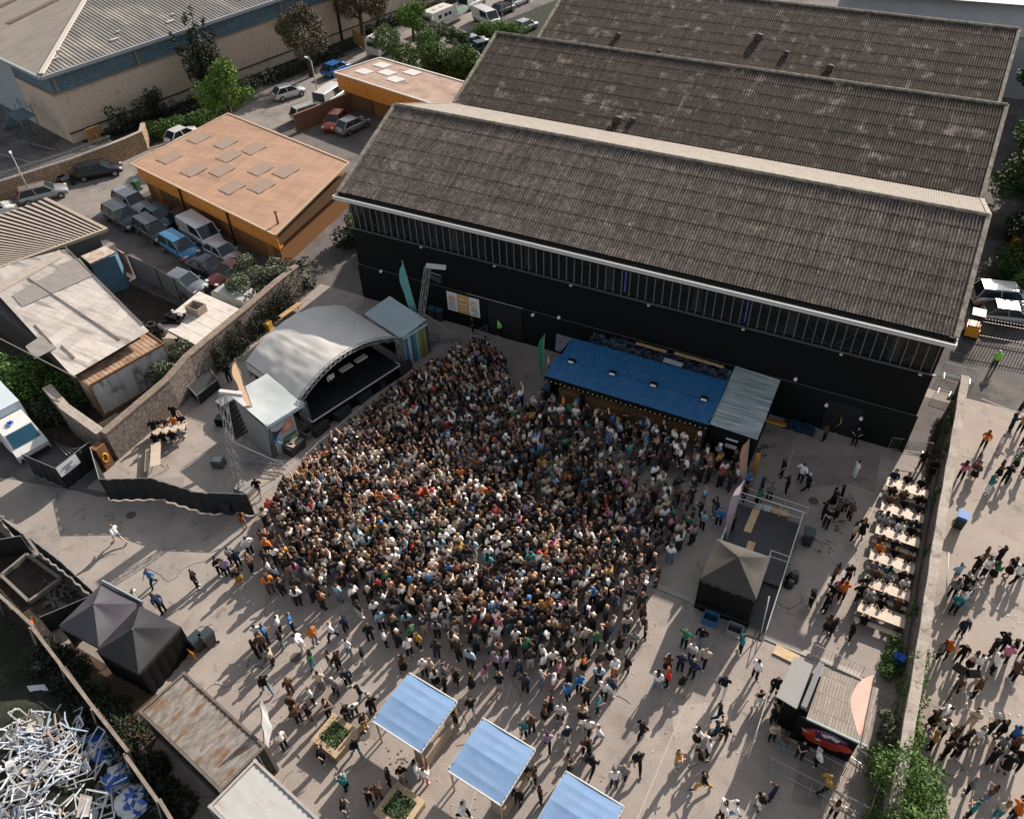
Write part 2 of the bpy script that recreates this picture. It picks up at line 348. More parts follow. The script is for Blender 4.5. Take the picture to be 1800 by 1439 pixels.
for (x0,x1) in ((1.1,2.6),(5.9,4.3),(6.1,7.6),(10.2,9.0),(33.6,35.0),(37.4,36.0),(38.0,39.4),(41.2,39.9)):
    m_ = MB(); m_.beam((x0,-7.75,8.3),(x1,-7.75,6.7),.08,.08); m_.build('brace', CONC, hall)
BLUEL = bpy.data.materials.new('blue_lamp'); BLUEL.use_nodes = True
BLUEL.node_tree.nodes['Principled BSDF'].inputs['Emission Color'].default_value = (.05,.15,1,1); BLUEL.node_tree.nodes['Principled BSDF'].inputs['Emission Strength'].default_value = .25
for x in (22.3, 30.4):
    m_ = MB(); m_.box(x-.03,x+.03,-7.7,-7.6,6.6,8.2); m_.build('strip_lamp', BLUEL, hall)
for i in range(3):
    y = i*HW
    r_ = MB(); r_.corr((0,y,HR),(HX,y,HR),(HX,y-8.4,HE),(0,y-8.4,HE), .2,.05,7,.02)
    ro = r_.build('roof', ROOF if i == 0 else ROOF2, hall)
    b_ = MB(); b_.corr((0,y+.01,HR),(HX,y+.01,HR),(HX,y+8.5,HE),(0,y+8.5,HE), .17,.03,5,.015)
    b_.build('back_slope', ROOFP, ro)
    c_ = MB(); c_.tube((0,y,HR+.02),(HX,y,HR+.02),.13,8); c_.build('ridge_cap', MOSS, ro)
    for x in (.02, HX-.02):
        e_ = MB()
        for sgn in (-1,1):
            e_.beam((x,y,HR+.03),(x,y+sgn*8.42,HE+.03),.28,.12)
        e_.build('verge_board', MOSS, ro)
    g_ = MB(); g_.box(.1,HX-.1,y+8.35,y+8.75,HE-.12,HE-.06); g_.build('valley_gutter', BLK, ro)
g_ = MB()
g_.box(-.15,HX+.1,-9.0,-8.93,9.2,9.48); g_.box(-.15,HX+.1,-8.93,-8.45,9.2,9.24); g_.box(-.15,-.08,-8.93,-8.3,9.24,9.48); g_.box(HX+.03,HX+.1,-8.93,-8.3,9.24,9.48)
g_.build('gutter', flat('gutter_grey_white', (.55,.54,.52), .6), hall)
g_ = MB(); g_.box(0,HX,-8.44,-8.38,9.15,9.5); g_.build('fascia', BLK, hall)
VM = flat('vent_metal', (.05,.045,.042), .7)
for (px,py,s_) in ((1085,214,1.0),(1112,213,.6),(1087,64,.7),(1158,93,.6),(1333,68,1.0),(1382,96,.7),(1458,122,.9)):
    i = 1 if py > 200 or px in () else 2
    p = Gpl(px, py, (0,i*HW,HR), (0,-3.2,8.4))
    v_ = MB(); v_.tube((p.x,p.y,p.z-.3),(p.x,p.y,p.z+.3*s_),.36*s_,10); v_.tube((p.x,p.y,p.z+.3*s_),(p.x,p.y,p.z+.48*s_),.46*s_,10,r2=.1)
    v_.build('roof_vent', VM, hall)
for x in (6.6, 12.7, 18.6, 24.2, 30.5, 36.5, 41.0):
    v_ = MB(); v_.box(x-.09,x+.09,-8.28,-8.05,6.33,6.44); v_.build('wall_lamp', flat('lamp_housing',(.5,.5,.48)), hall)
for (px,py,z) in ((664,482,3.2),(1016,513,3.4),(959,525,3.0),(1518,720,1.9),(1454,708,2.2),(1396,673,3.6)):
    p = G(px,py,z); v_ = MB(); v_.tube((p.x,-8.1,z),(p.x,-8.3,z),.11,10); v_.build('round_lamp', WHITE, hall)
# doors
mb = MB(); mb.box(11.9,14.7,-8.16,-8.1,.02,3.1); d_ = mb.build('sliding_door', flat('door_black',(.008,.008,.009)), hall)
mb = MB(); mb.beam((10.2,-8.2,3.3),(14.9,-8.2,3.3),.08,.08); mb.build('door_rail', STEEL, d_)
mb = MB(); mb.box(36.6,38.8,-8.14,-8.1,.02,2.6); mb.build('doorway', flat('door_black',(.008,.008,.009)), hall)
# event posters on the wall
def lerp(a,b,t): return a+(b-a)*t
OR = flat('poster_orange',(.62,.20,.06)); TE = flat('poster_teal',(.05,.28,.27)); PW = flat('poster_paper',(.72,.72,.68)); PY = flat('poster_ochre',(.62,.36,.12))
for k, (xa, lab) in enumerate(((8.35,'pale event poster with orange and teal lettering, left of three on hall wall'),
                               (9.30,'orange event poster between two pale posters on the black hall wall'),
                               (10.25,'pale event poster with orange and teal lettering, nearest the hall door'))):
    t = thing('poster', lab, 'poster', (xa+.45,-8.15,1.25), 0, 'event posters on the hall wall')
    m_ = MB(); m_.box(xa,xa+.9,-8.14,-8.10,1.25,2.95); m_.build('sheet', PY if k==1 else PW, t)
    m_ = MB(); zz = 2.6
    for j, (wd, hh) in enumerate(((.6,.16),(.66,.14),(.5,.1),(.7,.08),(.6,.08),(.66,.08),(.5,.07),(.62,.07))):
        n_ = int(wd/.07)
        for q in range(n_):
            if rnd.random() < .86:
                m_.box(xa+.45-wd/2+q*.07, xa+.45-wd/2+q*.07+.05, -8.148,-8.14, zz-hh, zz, (0 if j<3 else 1) if k!=1 else (0 if j%2 else 2))
        zz -= hh+.06
    m_.build('lettering', [OR,TE,PW], t)

# pale building behind the hall
bb = thing('warehouse', 'pale grey flat sided building with a light roof beyond the far hall roof', 'warehouse', (40,60,0))
mb = MB(); mb.prism([(25,51.5),(60,54),(60,70),(25,70)],0,6.2,0); mb.build('wall', flat('pale_grey_render',(.42,.43,.44),.8), bb)
mb = MB(); mb.plate([(24.5,51.2,6.4),(62,53.8,6.4),(62,57,8.95),(24.5,54,8.95)],.1); mb.build('grey_slope', mat('grey_membrane',(.40,.405,.41),(.35,.355,.36),.6,.8), bb)
mb = MB(); mb.corr((24.8,55.2,9.1),(60,58.7,9.1),(60,80,11),(24.8,80,11),.6,.05,1); mb.build('roof', flat('cream_roof',(.62,.57,.50),.7), bb)
mb = MB(); mb.prism([(24.7,52.3),(60,55.8),(60,58.8),(24.7,55.3)],9.0,9.08,0); mb.build('parapet', flat('parapet_white',(.66,.65,.63),.7), bb)
tt = thing('market_stall', 'blue and white striped awning stall just past the far roof edge', 'stall', (24,53,0))
mb = MB(); mb.prism([(21,52),(23.6,52),(23.6,56),(21,56)],2.4,2.6,0,0); mb.build('canopy', mat('stripe_white',(.7,.7,.7),(.6,.6,.6)), tt)
mb = MB()
for i in range(4): mb.box(21.02+i*.68,21.34+i*.68,52.02,55.98,2.602,2.62)
mb.build('stripe', flat('stripe_blue',(.02,.10,.36)), tt)
mb = MB()
for x in (21.1,23.5):
    for y in (52.1,55.9): mb.tube((x,y,0),(x,y,2.4),.04)
mb.build('frame', STEEL, tt)

# repairs, seams and covers in the paving
def decal(name, pts, z, m): 
    g = [G(*p) for p in pts]; sheet(name, [(v.x,v.y) for v in g], z, m)
PT1 = ground_mat('patch_dark', (.275,.24,.215), (.23,.20,.18), (.19,.168,.15), .6); PT2 = ground_mat('patch_pale', (.40,.355,.32), (.34,.30,.27), (.28,.25,.225), .6)
decal('tarmac_patch', ((1393,800),(1548,802),(1538,866),(1490,850),(1400,860)), .009, PT1)
decal('tarmac_patch', ((1548,802),(1567,806),(1552,868),(1538,866)), .0095, PT2)
decal('tarmac_patch', ((255,842),(325,838),(320,862),(252,878)), .012, PT1)
decal('tarmac_patch', ((1420,1260),(1480,1290),(1440,1420),(1390,1410)), .009, PT1)
decal('tarmac_patch', ((560,1190),(700,1240),(660,1300),(540,1260)), .009, PT1)
decal('tarmac_patch', ((1180,1240),(1290,1230),(1275,1330),(1190,1345)), .009, PT2)
mb = MB()
for p,q in (((173,882),(96,937)),((332,910),(312,928)),((1395,790),(1372,862)),((1490,852),(1540,868)),((1100,1080),(1060,1140)),((1700,1090),(1690,1250)),((1560,840),(1480,1010)),((900,1200),(820,1439)),((1250,1130),(1120,1439)),((1725,700),(1800,730)),((1690,800),(1800,830))):
    a, b_ = G(*p,.017), G(*q,.017); mb.beam(a,b_,.07,.004)
mb.build('ground_seam', flat('seam_pale',(.42,.38,.34),.9), None, ST)
mb = MB(); r_ = random.Random(8)
for i in range(26):
    p = G(r_.uniform(60,1780),r_.uniform(880,1430),.0165); a_ = r_.uniform(0,6.28)
    for k_ in range(r_.randint(6,16)):
        q = p+Vector((math.cos(a_)*.35,math.sin(a_)*.35,0)); mb.beam(p,q,.025,.003); p = q; a_ += r_.gauss(0,.45)
mb.build('crack', flat('crack_dark',(.07,.06,.055),.95), None, ST)
mb = MB()
for px,py in ((520,1155),(1035,1330),(1255,1290),(230,905),(1600,1000+10),(1745,980),(640,1290),(1430,880)):
    p = G(px,py,.016); mb.tube(p,p+Vector((0,0,.012)),.3,16)
mb.build('manhole_cover', flat('iron_cover',(.09,.085,.08),.7), None, ST)
mb = MB()
for (px,py,r1,n_) in ((1450,960,.14,22),(1465,925,.18,14),(1340,790,.2,12),(1375,1000,.12,16),(450,1165,.12,18),(700,1330,.1,14)):
    for i in range(n_):
        p = G(px+r_.uniform(-18,18),py+r_.uniform(-12,12),.0165); rr_ = r1*r_.uniform(.3,.9); k_ = 11
        mb.add([(p.x+rr_*math.cos(t)*r_.uniform(.7,1.2),p.y+rr_*.7*math.sin(t)*r_.uniform(.7,1.2),.0166+.0003*i) for t in [j*math.tau/k_ for j in range(k_)]],[tuple(range(k_))])
mb.build('spill_stain', flat('spill_dark',(.10,.088,.08),.6), None, ST)
# ------------------------------------------------------------ other buildings
CORRG = flat('grey_corrugated', (.30,.31,.31), .6, .2)
BRICKY = mat('buff_block', (.40,.30,.20), (.30,.22,.15), 3, .9, brick=((1.1,1.05,1),(.8,.8,.8),(.35,.33,.3),.45,.22,.02,.5,0.0))
# factory hall, top left
th = rad(76.3)
hl = thing('factory', 'long factory with pale rendered walls, blue cladding band and grey hipped roof, top left', 'factory', (-45.7,2.9,0), th)
HA = W[hl.name]
def hp(u, v, z): return HA @ Vector((u, v, z))       # u runs along the street front, v to the back
LH, DH = 150.0, 75.0
WALLM = mat('buff_render', (.60,.475,.37), (.50,.395,.31), 2.5, .95, c3=(.40,.32,.25), sc3=.5, th3=.62, bump=.4)
BLUEC = mat('blue_cladding', (.13,.20,.25), (.09,.15,.20), 2, .6, brick=((1.1,1.1,1.1),(.9,.9,.9),(.35,.35,.35),4,.28,.03,.5,0.0))
def hbox(m, u0,u1,v0,v1,z0,z1,mi=0):
    vs = [hp(*q) for q in [(u0,v0,z0),(u1,v0,z0),(u1,v1,z0),(u0,v1,z0),(u0,v0,z1),(u1,v0,z1),(u1,v1,z1),(u0,v1,z1)]]
    m.add(vs, [(0,3,2,1),(4,5,6,7),(0,1,5,4),(1,2,6,5),(2,3,7,6),(3,0,4,7)], mi)
m_ = MB(); hbox(m_,0,LH,0,.4,0,5.3); hbox(m_,0,.4,.4,9,0,5.3); m_.build('wall', WALLM, hl)
m_ = MB(); hbox(m_,-.0,.38,9,DH,0,7.4); m_.build('wall', mat('pale_blue_grey_cladding',(.36,.40,.41),(.30,.33,.34),1.5,.8), hl)
m_ = MB(); hbox(m_,-.05,LH,-.1,0,1.05,1.2); m_.build('plinth_line', flat('dark_plinth',(.06,.05,.045)), hl)
m_ = MB(); hbox(m_,.25,LH,.25,.5,5.3,7.55); hbox(m_,.25,.5,.5,DH,5.3,7.55); m_.build('cladding_band', BLUEC, hl)
m_ = MB(); hbox(m_,-.1,LH,-.12,.3,5.24,5.38); hbox(m_,-.1,.3,.3,9,5.24,5.38); m_.build('ledge', flat('buff_ledge',(.36,.27,.2)), hl)
HRF = mat('grey_hall_roof', (.19,.182,.17), (.135,.128,.12), 1.0, .85, c3=(.30,.27,.23), sc3=.3, th3=.6, st=(1,.3,1))
HRF2 = mat('weathered_hall_roof', (.27,.235,.205), (.21,.185,.16), .9, .9, c3=(.22,.17,.12), sc3=.35, th3=.63, st=(.4,1,1))
m_ = MB(); m_.corr(hp(-.8,-.9,7.75),hp(LH,-.9,7.75),hp(LH,16,10.4),hp(16,16,10.4),.45,.06,1)
# cut the flutes back to the hip: shear the far edge only at the hip end
ro = MB()
n = 230
for k_ in range(n):
    u0 = -.8+ .45*k_; u1 = u0+.45; um = u0+.2
    tmax = lambda u: min(1.0, max(0.0,(u+.8)/16.8))
    def pt(u,t,dz): return hp(u, -.9+16.9*t, 7.75+2.65*t+dz)
    a_, b_, c_ = tmax(u0), tmax(um), tmax(u1)
    ro.add([pt(u0,0,0),pt(um,0,.09),pt(u1,0,0),pt(u0,a_,0),pt(um,b_,.09),pt(u1,c_,0)], [(0,1,4,3),(1,2,5,4)])
rf = ro.build('roof', HRF, hl)
e_ = MB(); e_.add([hp(-.8,-.9,7.75),hp(16,16,10.4),hp(16,DH,10.4),hp(-.8,DH,7.75)], [(0,1,2,3)]); e_.build('end_slope', HRF2, rf)
e_ = MB(); e_.add([hp(16,16,10.38),hp(LH,16,10.38),hp(LH,DH,10.38),hp(16,DH,10.38)], [(0,1,2,3)]); e_.build('back_slope', HRF, rf)
e_ = MB(); e_.beam(hp(-.6,-.7,7.95),hp(16,16,10.55),.5,.16); e_.beam(hp(16,16,10.5),hp(LH,16,10.5),.5,.16); e_.build('hip_cap', flat('pale_capping',(.55,.50,.44),.8), rf)
e_ = MB(); e_.beam(hp(-.9,-1.0,7.62),hp(LH,-1.0,7.62),.3,.34); e_.beam(hp(-.9,-1.0,7.62),hp(-.9,DH,7.62),.3,.34); e_.build('gutter', flat('grey_gutter',(.30,.32,.34)), hl)
BROWN = flat('rooflight_brown', (.16,.115,.075))
for (v0,) in ((8.5,),(13.5,),(19.5,),):
    e_ = MB(); u0 = 5+ (v0-8.5)*.15
    zz = lambda u: 7.82+2.65*(u+.8)/16.8
    e_.add([hp(4.0,v0+2,zz(4)),hp(15.0,v0+2,zz(15)),hp(15.0,v0+2.9,zz(15)),hp(4.0,v0+2.9,zz(4))],[(0,1,2,3)]) if v0 > 9 else None
    if e_.v: e_.build('rooflight_strip', BROWN, rf)
for u in (2,9,16,26,36,46,60):
    e_ = MB(); e_.obox(hp(u,1.4,8.25),(1.0,.35,.12),th); e_.obox(hp(u+1.2,2.6,8.5),(.4,.3,.12),th); e_.build('roof_box', flat('pale_box',(.5,.48,.44)), rf)
for u in (.5,10,20,30,40,52):
    e_ = MB(); hbox(e_,u,u+.14,-.14,.0,5.3,7.4,0); e_.build('downpipe', flat('ochre_pipe',(.36,.22,.12)), hl)
e_ = MB(); hbox(e_,38.5,38.8,-.16,-.02,0,5.8); e_.build('downpipe', BLK, hl)
# escape stair and dock at the corner
sx = thing('escape_stair', 'blue painted steel escape stair with railed landing against the factory corner', 'staircase', (-47.5,2.0,0), th+rad(90))
SBLUE = flat('stair_blue', (.10,.16,.20), .6)
def sl_(u,v,z): return W[sx.name] @ Vector((u,v,z))
m_ = MB(); m_.obox(sl_(3.0,1.2,3.0),(3.2,1.9,.12),th+rad(90)); m_.build('landing', SBLUE, sx)
m_ = MB()
for k_ in range(13): m_.obox(sl_(4.8+.32*k_,1.2,2.9-.225*k_),(.3,1.3,.05),th+rad(90))
m_.build('flight', SBLUE, sx)
for u,v in ((1.5,.4),(4.5,.4),(1.5,2.0),(4.5,2.0)):
    m_ = MB(); m_.tube(sl_(u,v,0),sl_(u,v,4.1),.06); m_.build('post', SBLUE, sx)
m_ = MB()
for v in (.3,2.1):
    for z in (3.6,4.1): m_.tube(sl_(1.4,v,z),sl_(4.6,v,z),.03)
    m_.tube(sl_(4.6,v,4.1),sl_(8.6,v,1.2),.03)
m_.tube(sl_(1.4,.3,4.1),sl_(1.4,2.1,4.1),.03)
m_.build('railing', SBLUE, sx)
t = thing('wooden_board', 'ochre board leaning against the factory wall by the corner', 'board', (-43.7,4.2,0), th)
m_ = MB(); m_.obox((-43.7,4.2,.9),(1.5,.06,1.7),th,0,rad(14)); m_.build('panel', flat('ochre_ply',(.45,.24,.09)), t)
m_ = MB(); m_.obox((-43.6,4.45,.8),(.08,.08,1.5),th,0,rad(-10)); m_.build('prop', WOOD, t)

# the two ochre units
OCH = mat('ochre_cladding', (.78,.30,.045), (.62,.235,.038), 2, .75, brick=((1.08,1.05,1),(.92,.92,.92),(.45,.4,.35),9,.22,.025,.5,0.0))
OCHD = flat('ochre_wall', (.24,.105,.03), .85)
def orange_roof(key, a, b, st): return mat(key, a, b, 1.1, .8, st=st, c3=(.22,.14,.10), sc3=.5, th3=.66, brick=((1.05,1.05,1.05),(.93,.93,.93),(.8,.78,.75),.35,30,.02,.0))
u1 = thing('workshop', 'low ochre clad unit with tan ribbed roof and grey rooflights beside the parked cars', 'workshop', (-18,0,0))
R1 = [Vector(p) for p in ((-29.2,-3.1,3.6),(-8.1,-7.8,3.6),(-9.0,4.2,4.3),(-27.0,8.3,4.3))]
Bs = [(-28.7,-2.6),(-8.6,-7.2),(-9.5,3.8),(-26.5,7.8)]
m_ = MB(); m_.prism(Bs,0,3.4); m_.build('wall', OCHD, u1)
m_ = MB(); m_.prism([(-28.95,-2.9),(-8.3,-7.5),(-8.35,-7.0),(-28.7,-2.5)],1.95,3.5); m_.build('fascia', OCH, u1)
m_ = MB(); m_.prism([(-8.55,-7.3),(-8.3,-7.3),(-9.2,3.9),(-9.5,3.9)],2.3,3.5); m_.build('fascia', flat('brown_end_board',(.13,.07,.035)), u1)
m_ = MB(); m_.corr(R1[0],R1[1],R1[2],R1[3],.3,.03,1,.0); rf = m_.build('roof', orange_roof('tan_roof',(.41,.255,.172),(.33,.20,.135),(.3,1,1)), u1)
m_ = MB()
for a, b in zip(R1, R1[1:]+R1[:1]): m_.beam(a,b,.18,.14)
m_.build('edge_trim', flat('cream_trim',(.50,.36,.24)), rf)
RL = flat('rooflight_grey', (.31,.225,.175), .8)
for (px,py) in ((352,243),(398,252),(448,262),(405,275),(460,298),(505,302),(343,300),(392,300),(410,330),(462,328),(300,278)):
    p = Gpl(px,py,R1[0],(R1[1]-R1[0]).cross(R1[3]-R1[0]))
    u = (R1[1]-R1[0]).normalized(); v = (R1[3]-R1[0]).normalized(); e_ = MB()
    q = [p-u*1.0-v*1.0, p+u*.75-v*1.0, p+u*.75+v*1.0, p-u*1.0+v*1.0]
    e_.corr(*[x+Vector((0,0,.05)) for x in (q[0],q[1],q[2],q[3])],.3,.03,1,0); e_.build('rooflight', RL, rf)
e_ = MB(); p = Gpl(489,393,R1[0],(R1[1]-R1[0]).cross(R1[3]-R1[0])); e_.tube(p,p+Vector((0,0,1.0)),.09,8); e_.tube(p+Vector((0,0,1.05)),p+Vector((0,0,1.15)),.17,8); e_.build('flue', flat('rust_flue',(.2,.12,.08)), rf)
for t_ in (.34,.68): 
    x = lerp(-28.95,-8.3,t_); y = lerp(-2.95,-7.55,t_); e_ = MB(); e_.tube((x,y-.08,0),(x,y-.08,3.4),.08); e_.build('downpipe', BLK, u1)
for t_, w_, m3 in ((.09,1.0,flat('orange_door',(.42,.17,.04))),(.2,2.2,flat('brown_shutter',(.16,.08,.035))),(.93,1.0,flat('orange_door',(.42,.17,.04)))):
    x = lerp(-28.7,-8.6,t_); y = lerp(-2.6,-7.2,t_); e_ = MB(); e_.obox((x,y-.03,1.1),(w_,.1,2.2),math.atan2(-4.6,20.1)); e_.build('door', m3, u1)
u2 = thing('workshop', 'smaller ochre clad unit with pinkish roof, white rooflights and white shutter door', 'workshop', (-14,25,0))
R2 = [Vector((-23.7,22.2,4.0)),Vector((-.6,17.2,4.0)),Vector((1.6,22.6,4.3)),G(668,102,4.3)]
m_ = MB(); m_.prism([(-23.2,22.7),(-.9,17.8),(1.2,22.2),(R2[3].x+.4,R2[3].y-.4)],0,3.8); m_.build('wall', OCHD, u2)
m_ = MB(); m_.prism([(-23.6,22.3),(-.8,17.4),(-.7,17.8),(-23.4,22.8)],2.1,3.95); m_.build('fascia', OCH, u2)
m_ = MB(); m_.corr(*R2,.35,.03,1,0.0); rf = m_.build('roof', orange_roof('pink_roof',(.46,.34,.28),(.34,.22,.165),(.5,1,1)), u2)
m_ = MB()
for a, b in zip(R2, R2[1:]+R2[:1]): m_.beam(a,b,.2,.16)
m_.build('edge_trim', flat('pale_trim',(.62,.57,.5)), rf)
for (px,py) in ((640,126),(681,128),(695,140),(725,128),(672,115)):
    p = Gpl(px,py,R2[0],(R2[1]-R2[0]).cross(R2[3]-R2[0])); u = (R2[1]-R2[0]).normalized(); v = (R2[3]-R2[0]).normalized(); e_ = MB()
    q = [p-u*.9-v*.6, p+u*.9-v*.6, p+u*.9+v*.6, p-u*.9+v*.6]
    e_.plate([x+Vector((0,0,.05)) for x in q], .02); e_.build('rooflight', flat('white_rooflight',(.66,.64,.6),.4), rf)
for t_, w_, h_, m3 in ((.16,1.8,2.4,flat('brown_shutter',(.16,.08,.035))),(.34,.9,2.2,BLK),(.52,3.2,2.9,flat('white_shutter',(.62,.62,.6)))):
    x = lerp(-23.2,-.9,t_); y = lerp(22.7,17.8,t_); e_ = MB(); e_.obox((x,y-.05,h_/2),(w_,.14,h_),math.atan2(-4.9,22.3)); e_.build('door', m3, u2)
# brick wall of the little bin yard and wheelie bins
mb = MB(); mb.beam((-24.3,14.9,1.0),(-22.0,22.1,1.0),.3,2.0); mb.build('brick_wall', mat('red_brick',(.20,.10,.06),(.14,.07,.045),4,.9), None, P('dark red brick screen wall ending beside the red car','wall'))

# walls along the street
def wall_strip(pts, h, th_, m, cap=None, name='stone_wall', label='', cat='wall', group=None, caph=.12):
    t = thing(name, label, cat, (pts[0][0],pts[0][1],0), 0, group)
    m_ = MB(); c_ = MB(); n_ = len(pts)
    nr = []
    for i in range(n_):
        a = Vector(pts[max(0,i-1)][:2]); b = Vector(pts[min(n_-1,i+1)][:2]); d = (b-a).normalized(); nr.append(Vector((-d.y,d.x)))
    L_ = [Vector(p[:2])+nr[i]*th_/2 for i,p in enumerate(pts)]; R_ = [Vector(p[:2])-nr[i]*th_/2 for i,p in enumerate(pts)]
    hs_ = [p[2] if len(p) > 2 else h for p in pts]
    vs = []
    for i in range(n_):
        vs += [(L_[i].x,L_[i].y,0),(R_[i].x,R_[i].y,0),(R_[i].x,R_[i].y,hs_[i]),(L_[i].x,L_[i].y,hs_[i])]
    fs = []
    for i in range(n_-1):
        b = 4*i
        for k_ in range(4): fs.append((b+k_,b+(k_+1)%4,b+4+(k_+1)%4,b+4+k_))
    fs += [(0,3,2,1),(4*(n_-1),4*(n_-1)+1,4*(n_-1)+2,4*(n_-1)+3)]
    m_.add(vs, fs); m_.build('masonry', m, t)
    if cap:
        vs = []
        for i in range(n_):
            l = Vector(pts[i][:2])+nr[i]*(th_/2+.05); r = Vector(pts[i][:2])-nr[i]*(th_/2+.05)
            z0 = hs_[i]+.002
            vs += [(l.x,l.y,z0),(r.x,r.y,z0),(r.x,r.y,z0+caph),(l.x,l.y,z0+caph)]
        c_.add(vs, fs); c_.build('coping', cap, t)
    return t
COPE = mat('stone_coping', (.40,.34,.29), (.28,.235,.20), 3, .95, bump=.5)
bw = wall_strip([(-47,-26),(-41.6,-9.3),(-38.9,-3.0),(-37.3,2.6),(-36.9,5.0),(-38.2,6.6)], 2.0, .35, mat('buff_block_wall',(.42,.30,.19),(.30,.21,.135),3,.9,brick=((1.15,1.1,1.05),(.8,.8,.8),(.35,.33,.3),.5,.24,.03,.5,rad(70))), COPE, 'block_wall', 'buff block wall with curved end behind the white and black parked cars', 'wall')
fp = [(-46.9,-26),(-41.55,-9.3),(-38.85,-3.0),(-37.6,1.8)]
t = thing('palisade_fence', 'grey palisade railing standing on the buff block wall', 'fence', (-41,-9,2.1))
m_ = MB()
for a, b in zip(fp, fp[1:]):
    a_, b_ = Vector((*a,0)), Vector((*b,0)); L_ = (b_-a_).length; n_ = int(L_/.22)
    for i in range(n_):
        p = a_.lerp(b_, i/n_); m_.box(p.x-.02,p.x+.02,p.y-.02,p.y+.02,2.12,3.0)
m_.build('pales', flat('fence_grey',(.28,.28,.27)), t, dict(kind='stuff'))
m_ = MB()
for a, b in zip(fp, fp[1:]):
    for z in (2.3,2.8): m_.beam((*a,z),(*b,z),.05,.05)
m_.build('rail', flat('fence_grey',(.28,.28,.27)), t)

# stone walls of the yard
LCOPE = mat('brown_coping', (.25,.195,.155), (.15,.12,.095), 3, .95, bump=.6)
lw = wall_strip([(-4.45,-30.2,2.3),(-4.4,-27,2.4),(-4.3,-24.6,2.5),(-4.6,-22.2,2.7),(-4.7,-16,2.6),(-4.9,-12,2.5),(-5.2,-9.2,2.2)], 2.5, .45, STONE, LCOPE, 'stone_wall', 'rough rubble stone wall with coping behind the stage and the white shed', 'wall')
lw2 = wall_strip([(-4.7,-30.2,2.3),(-8.5,-29.6,2.5),(-11.5,-28.6,2.4)], 2.4, .5, STONE, COPE, 'stone_wall', 'short dark stone wall running back from the yellow sign post corner', 'wall')
rw = wall_strip([(44.12+.018*math.sin(i*1.7)+.03*math.sin(i*.3),-2.0-.9*i,2.38+.025*math.sin(i*2.3)) for i in range(48)], 2.4, .40, STONE, mat('pale_wall_coping',(.40,.35,.305),(.27,.235,.20),1.4,.95,bump=.5,c3=(.16,.135,.11),sc3=2.2,th3=.62,det=10), 'stone_wall', 'long rubble stone wall with pale flat coping dividing the two yards', 'wall', caph=.16)

# dark corrugated shed and weathered asbestos shed, left
s1 = thing('shed', 'shed with brown and pale striped corrugated roof at the left edge', 'shed', (-27,-16,0))
A = [Vector(p) for p in ((-36.5,-16.0,4.0),(-30.3,-11.9,4.0),(-21.3,-13.5,4.0),(-24.7,-21.2,4.0),(-33,-25,4.0))]
m_ = MB(); m_.prism([(-36,-16.2),(-30.1,-12.5),(-21.7,-14.0),(-24.9,-20.8),(-32,-24)],0,3.85); m_.build('wall', flat('dark_green_grey_sheet',(.10,.11,.105)), s1)
DRF = mat('brown_rib', (.075,.055,.045), (.05,.038,.032), 2, .9); PRF = mat('pale_rib', (.42,.36,.31),(.33,.28,.24),2,.9)
m_ = MB()
n_ = 27
a0, a1, b0, b1 = Vector((-37.2,-13.5,4.0)), Vector((-31.0,-27.5,4.0)), Vector((-30.6,-11.9,4.0)), Vector((-24.7,-21.4,4.0))
for i in range(n_):
    for (t0,t1,mi,dz) in ((i/n_,(i+.6)/n_,0,0),((i+.6)/n_,(i+1)/n_,1,.09)):
        c0, c1 = Vector((-21.3,-13.5,4.0)), Vector((-24.7,-21.4,4.0))
        l0 = Vector((-30.5,-11.9,4.0)).lerp(Vector((-36,-26,4.0)), t0); l1 = Vector((-30.5,-11.9,4.0)).lerp(Vector((-36,-26,4.0)), t1)
        r0 = c0.lerp(c1,t0); r1 = c0.lerp(c1,t1); z = Vector((0,0,dz))
        m_.plate([l0+z,r0+z,r1+z,l1+z], .08, mi)
rf = m_.build('roof', [DRF,PRF], s1)
m_ = MB(); m_.beam((-30.5,-11.8,4.05),(-21.2,-13.4,4.05),.3,.2); m_.beam((-21.2,-13.4,4.05),(-24.7,-21.5,4.05),.25,.25); m_.build('edge_trim', flat('tan_trim',(.38,.31,.24)), rf)
s2 = thing('shed', 'large shed with pale weathered asbestos sheet roof patched with darker sheets, left', 'shed', (-17,-22,0))
ASB = mat('asbestos_pale', (.60,.555,.51), (.46,.42,.385), 1.6, .9, st=(.35,2.2,1), c3=(.27,.235,.21), sc3=.55, th3=.6, det=10, brick=((1.08,1.08,1.08),(.86,.86,.86),(.6,.58,.55),1.1,2.3,.012,.3))
c4 = [G(118,437,4.2),G(262,582,3.7),G(128,662,3.5),G(-30,470,3.9)]
low = G(0,590,3.5)
Rp = [Vector((-22.6,-16.4,4.2)), c4[1], c4[2], Vector((-26.5,-24.5,3.8))]
m_ = MB(); m_.corr(G(-40,478,4.1),c4[2],c4[1],c4[0],.18,.03,1,.0)
rf = m_.build('roof', ASB, s2)
nrm = (c4[1]-c4[0]).cross(c4[2]-c4[1]); 
def onr(px,py,dz=.07): return Gpl(px,py,c4[1],nrm)+Vector((0,0,dz))
DK = mat('asbestos_dark', (.27,.245,.225), (.21,.19,.175), 2, .9, st=(.4,2,1))
for q in (((105,465),(140,455),(165,485),(40,540),(22,520),(95,480)),((45,610),(78,588),(100,612),(62,632))):
    e_ = MB(); e_.plate([onr(*p) for p in q], .03); e_.build('dark_sheet', DK, rf)
for (p,q) in (((50,490),(212,598)),((115,435),(252,572)),((0,596),(135,665)),((62,572),(92,605)),((108,608),(132,630))):
    e_ = MB(); e_.beam(onr(*p),onr(*q),.08,.06); e_.build('cable', flat('old_timber_grey',(.14,.12,.11)), rf)
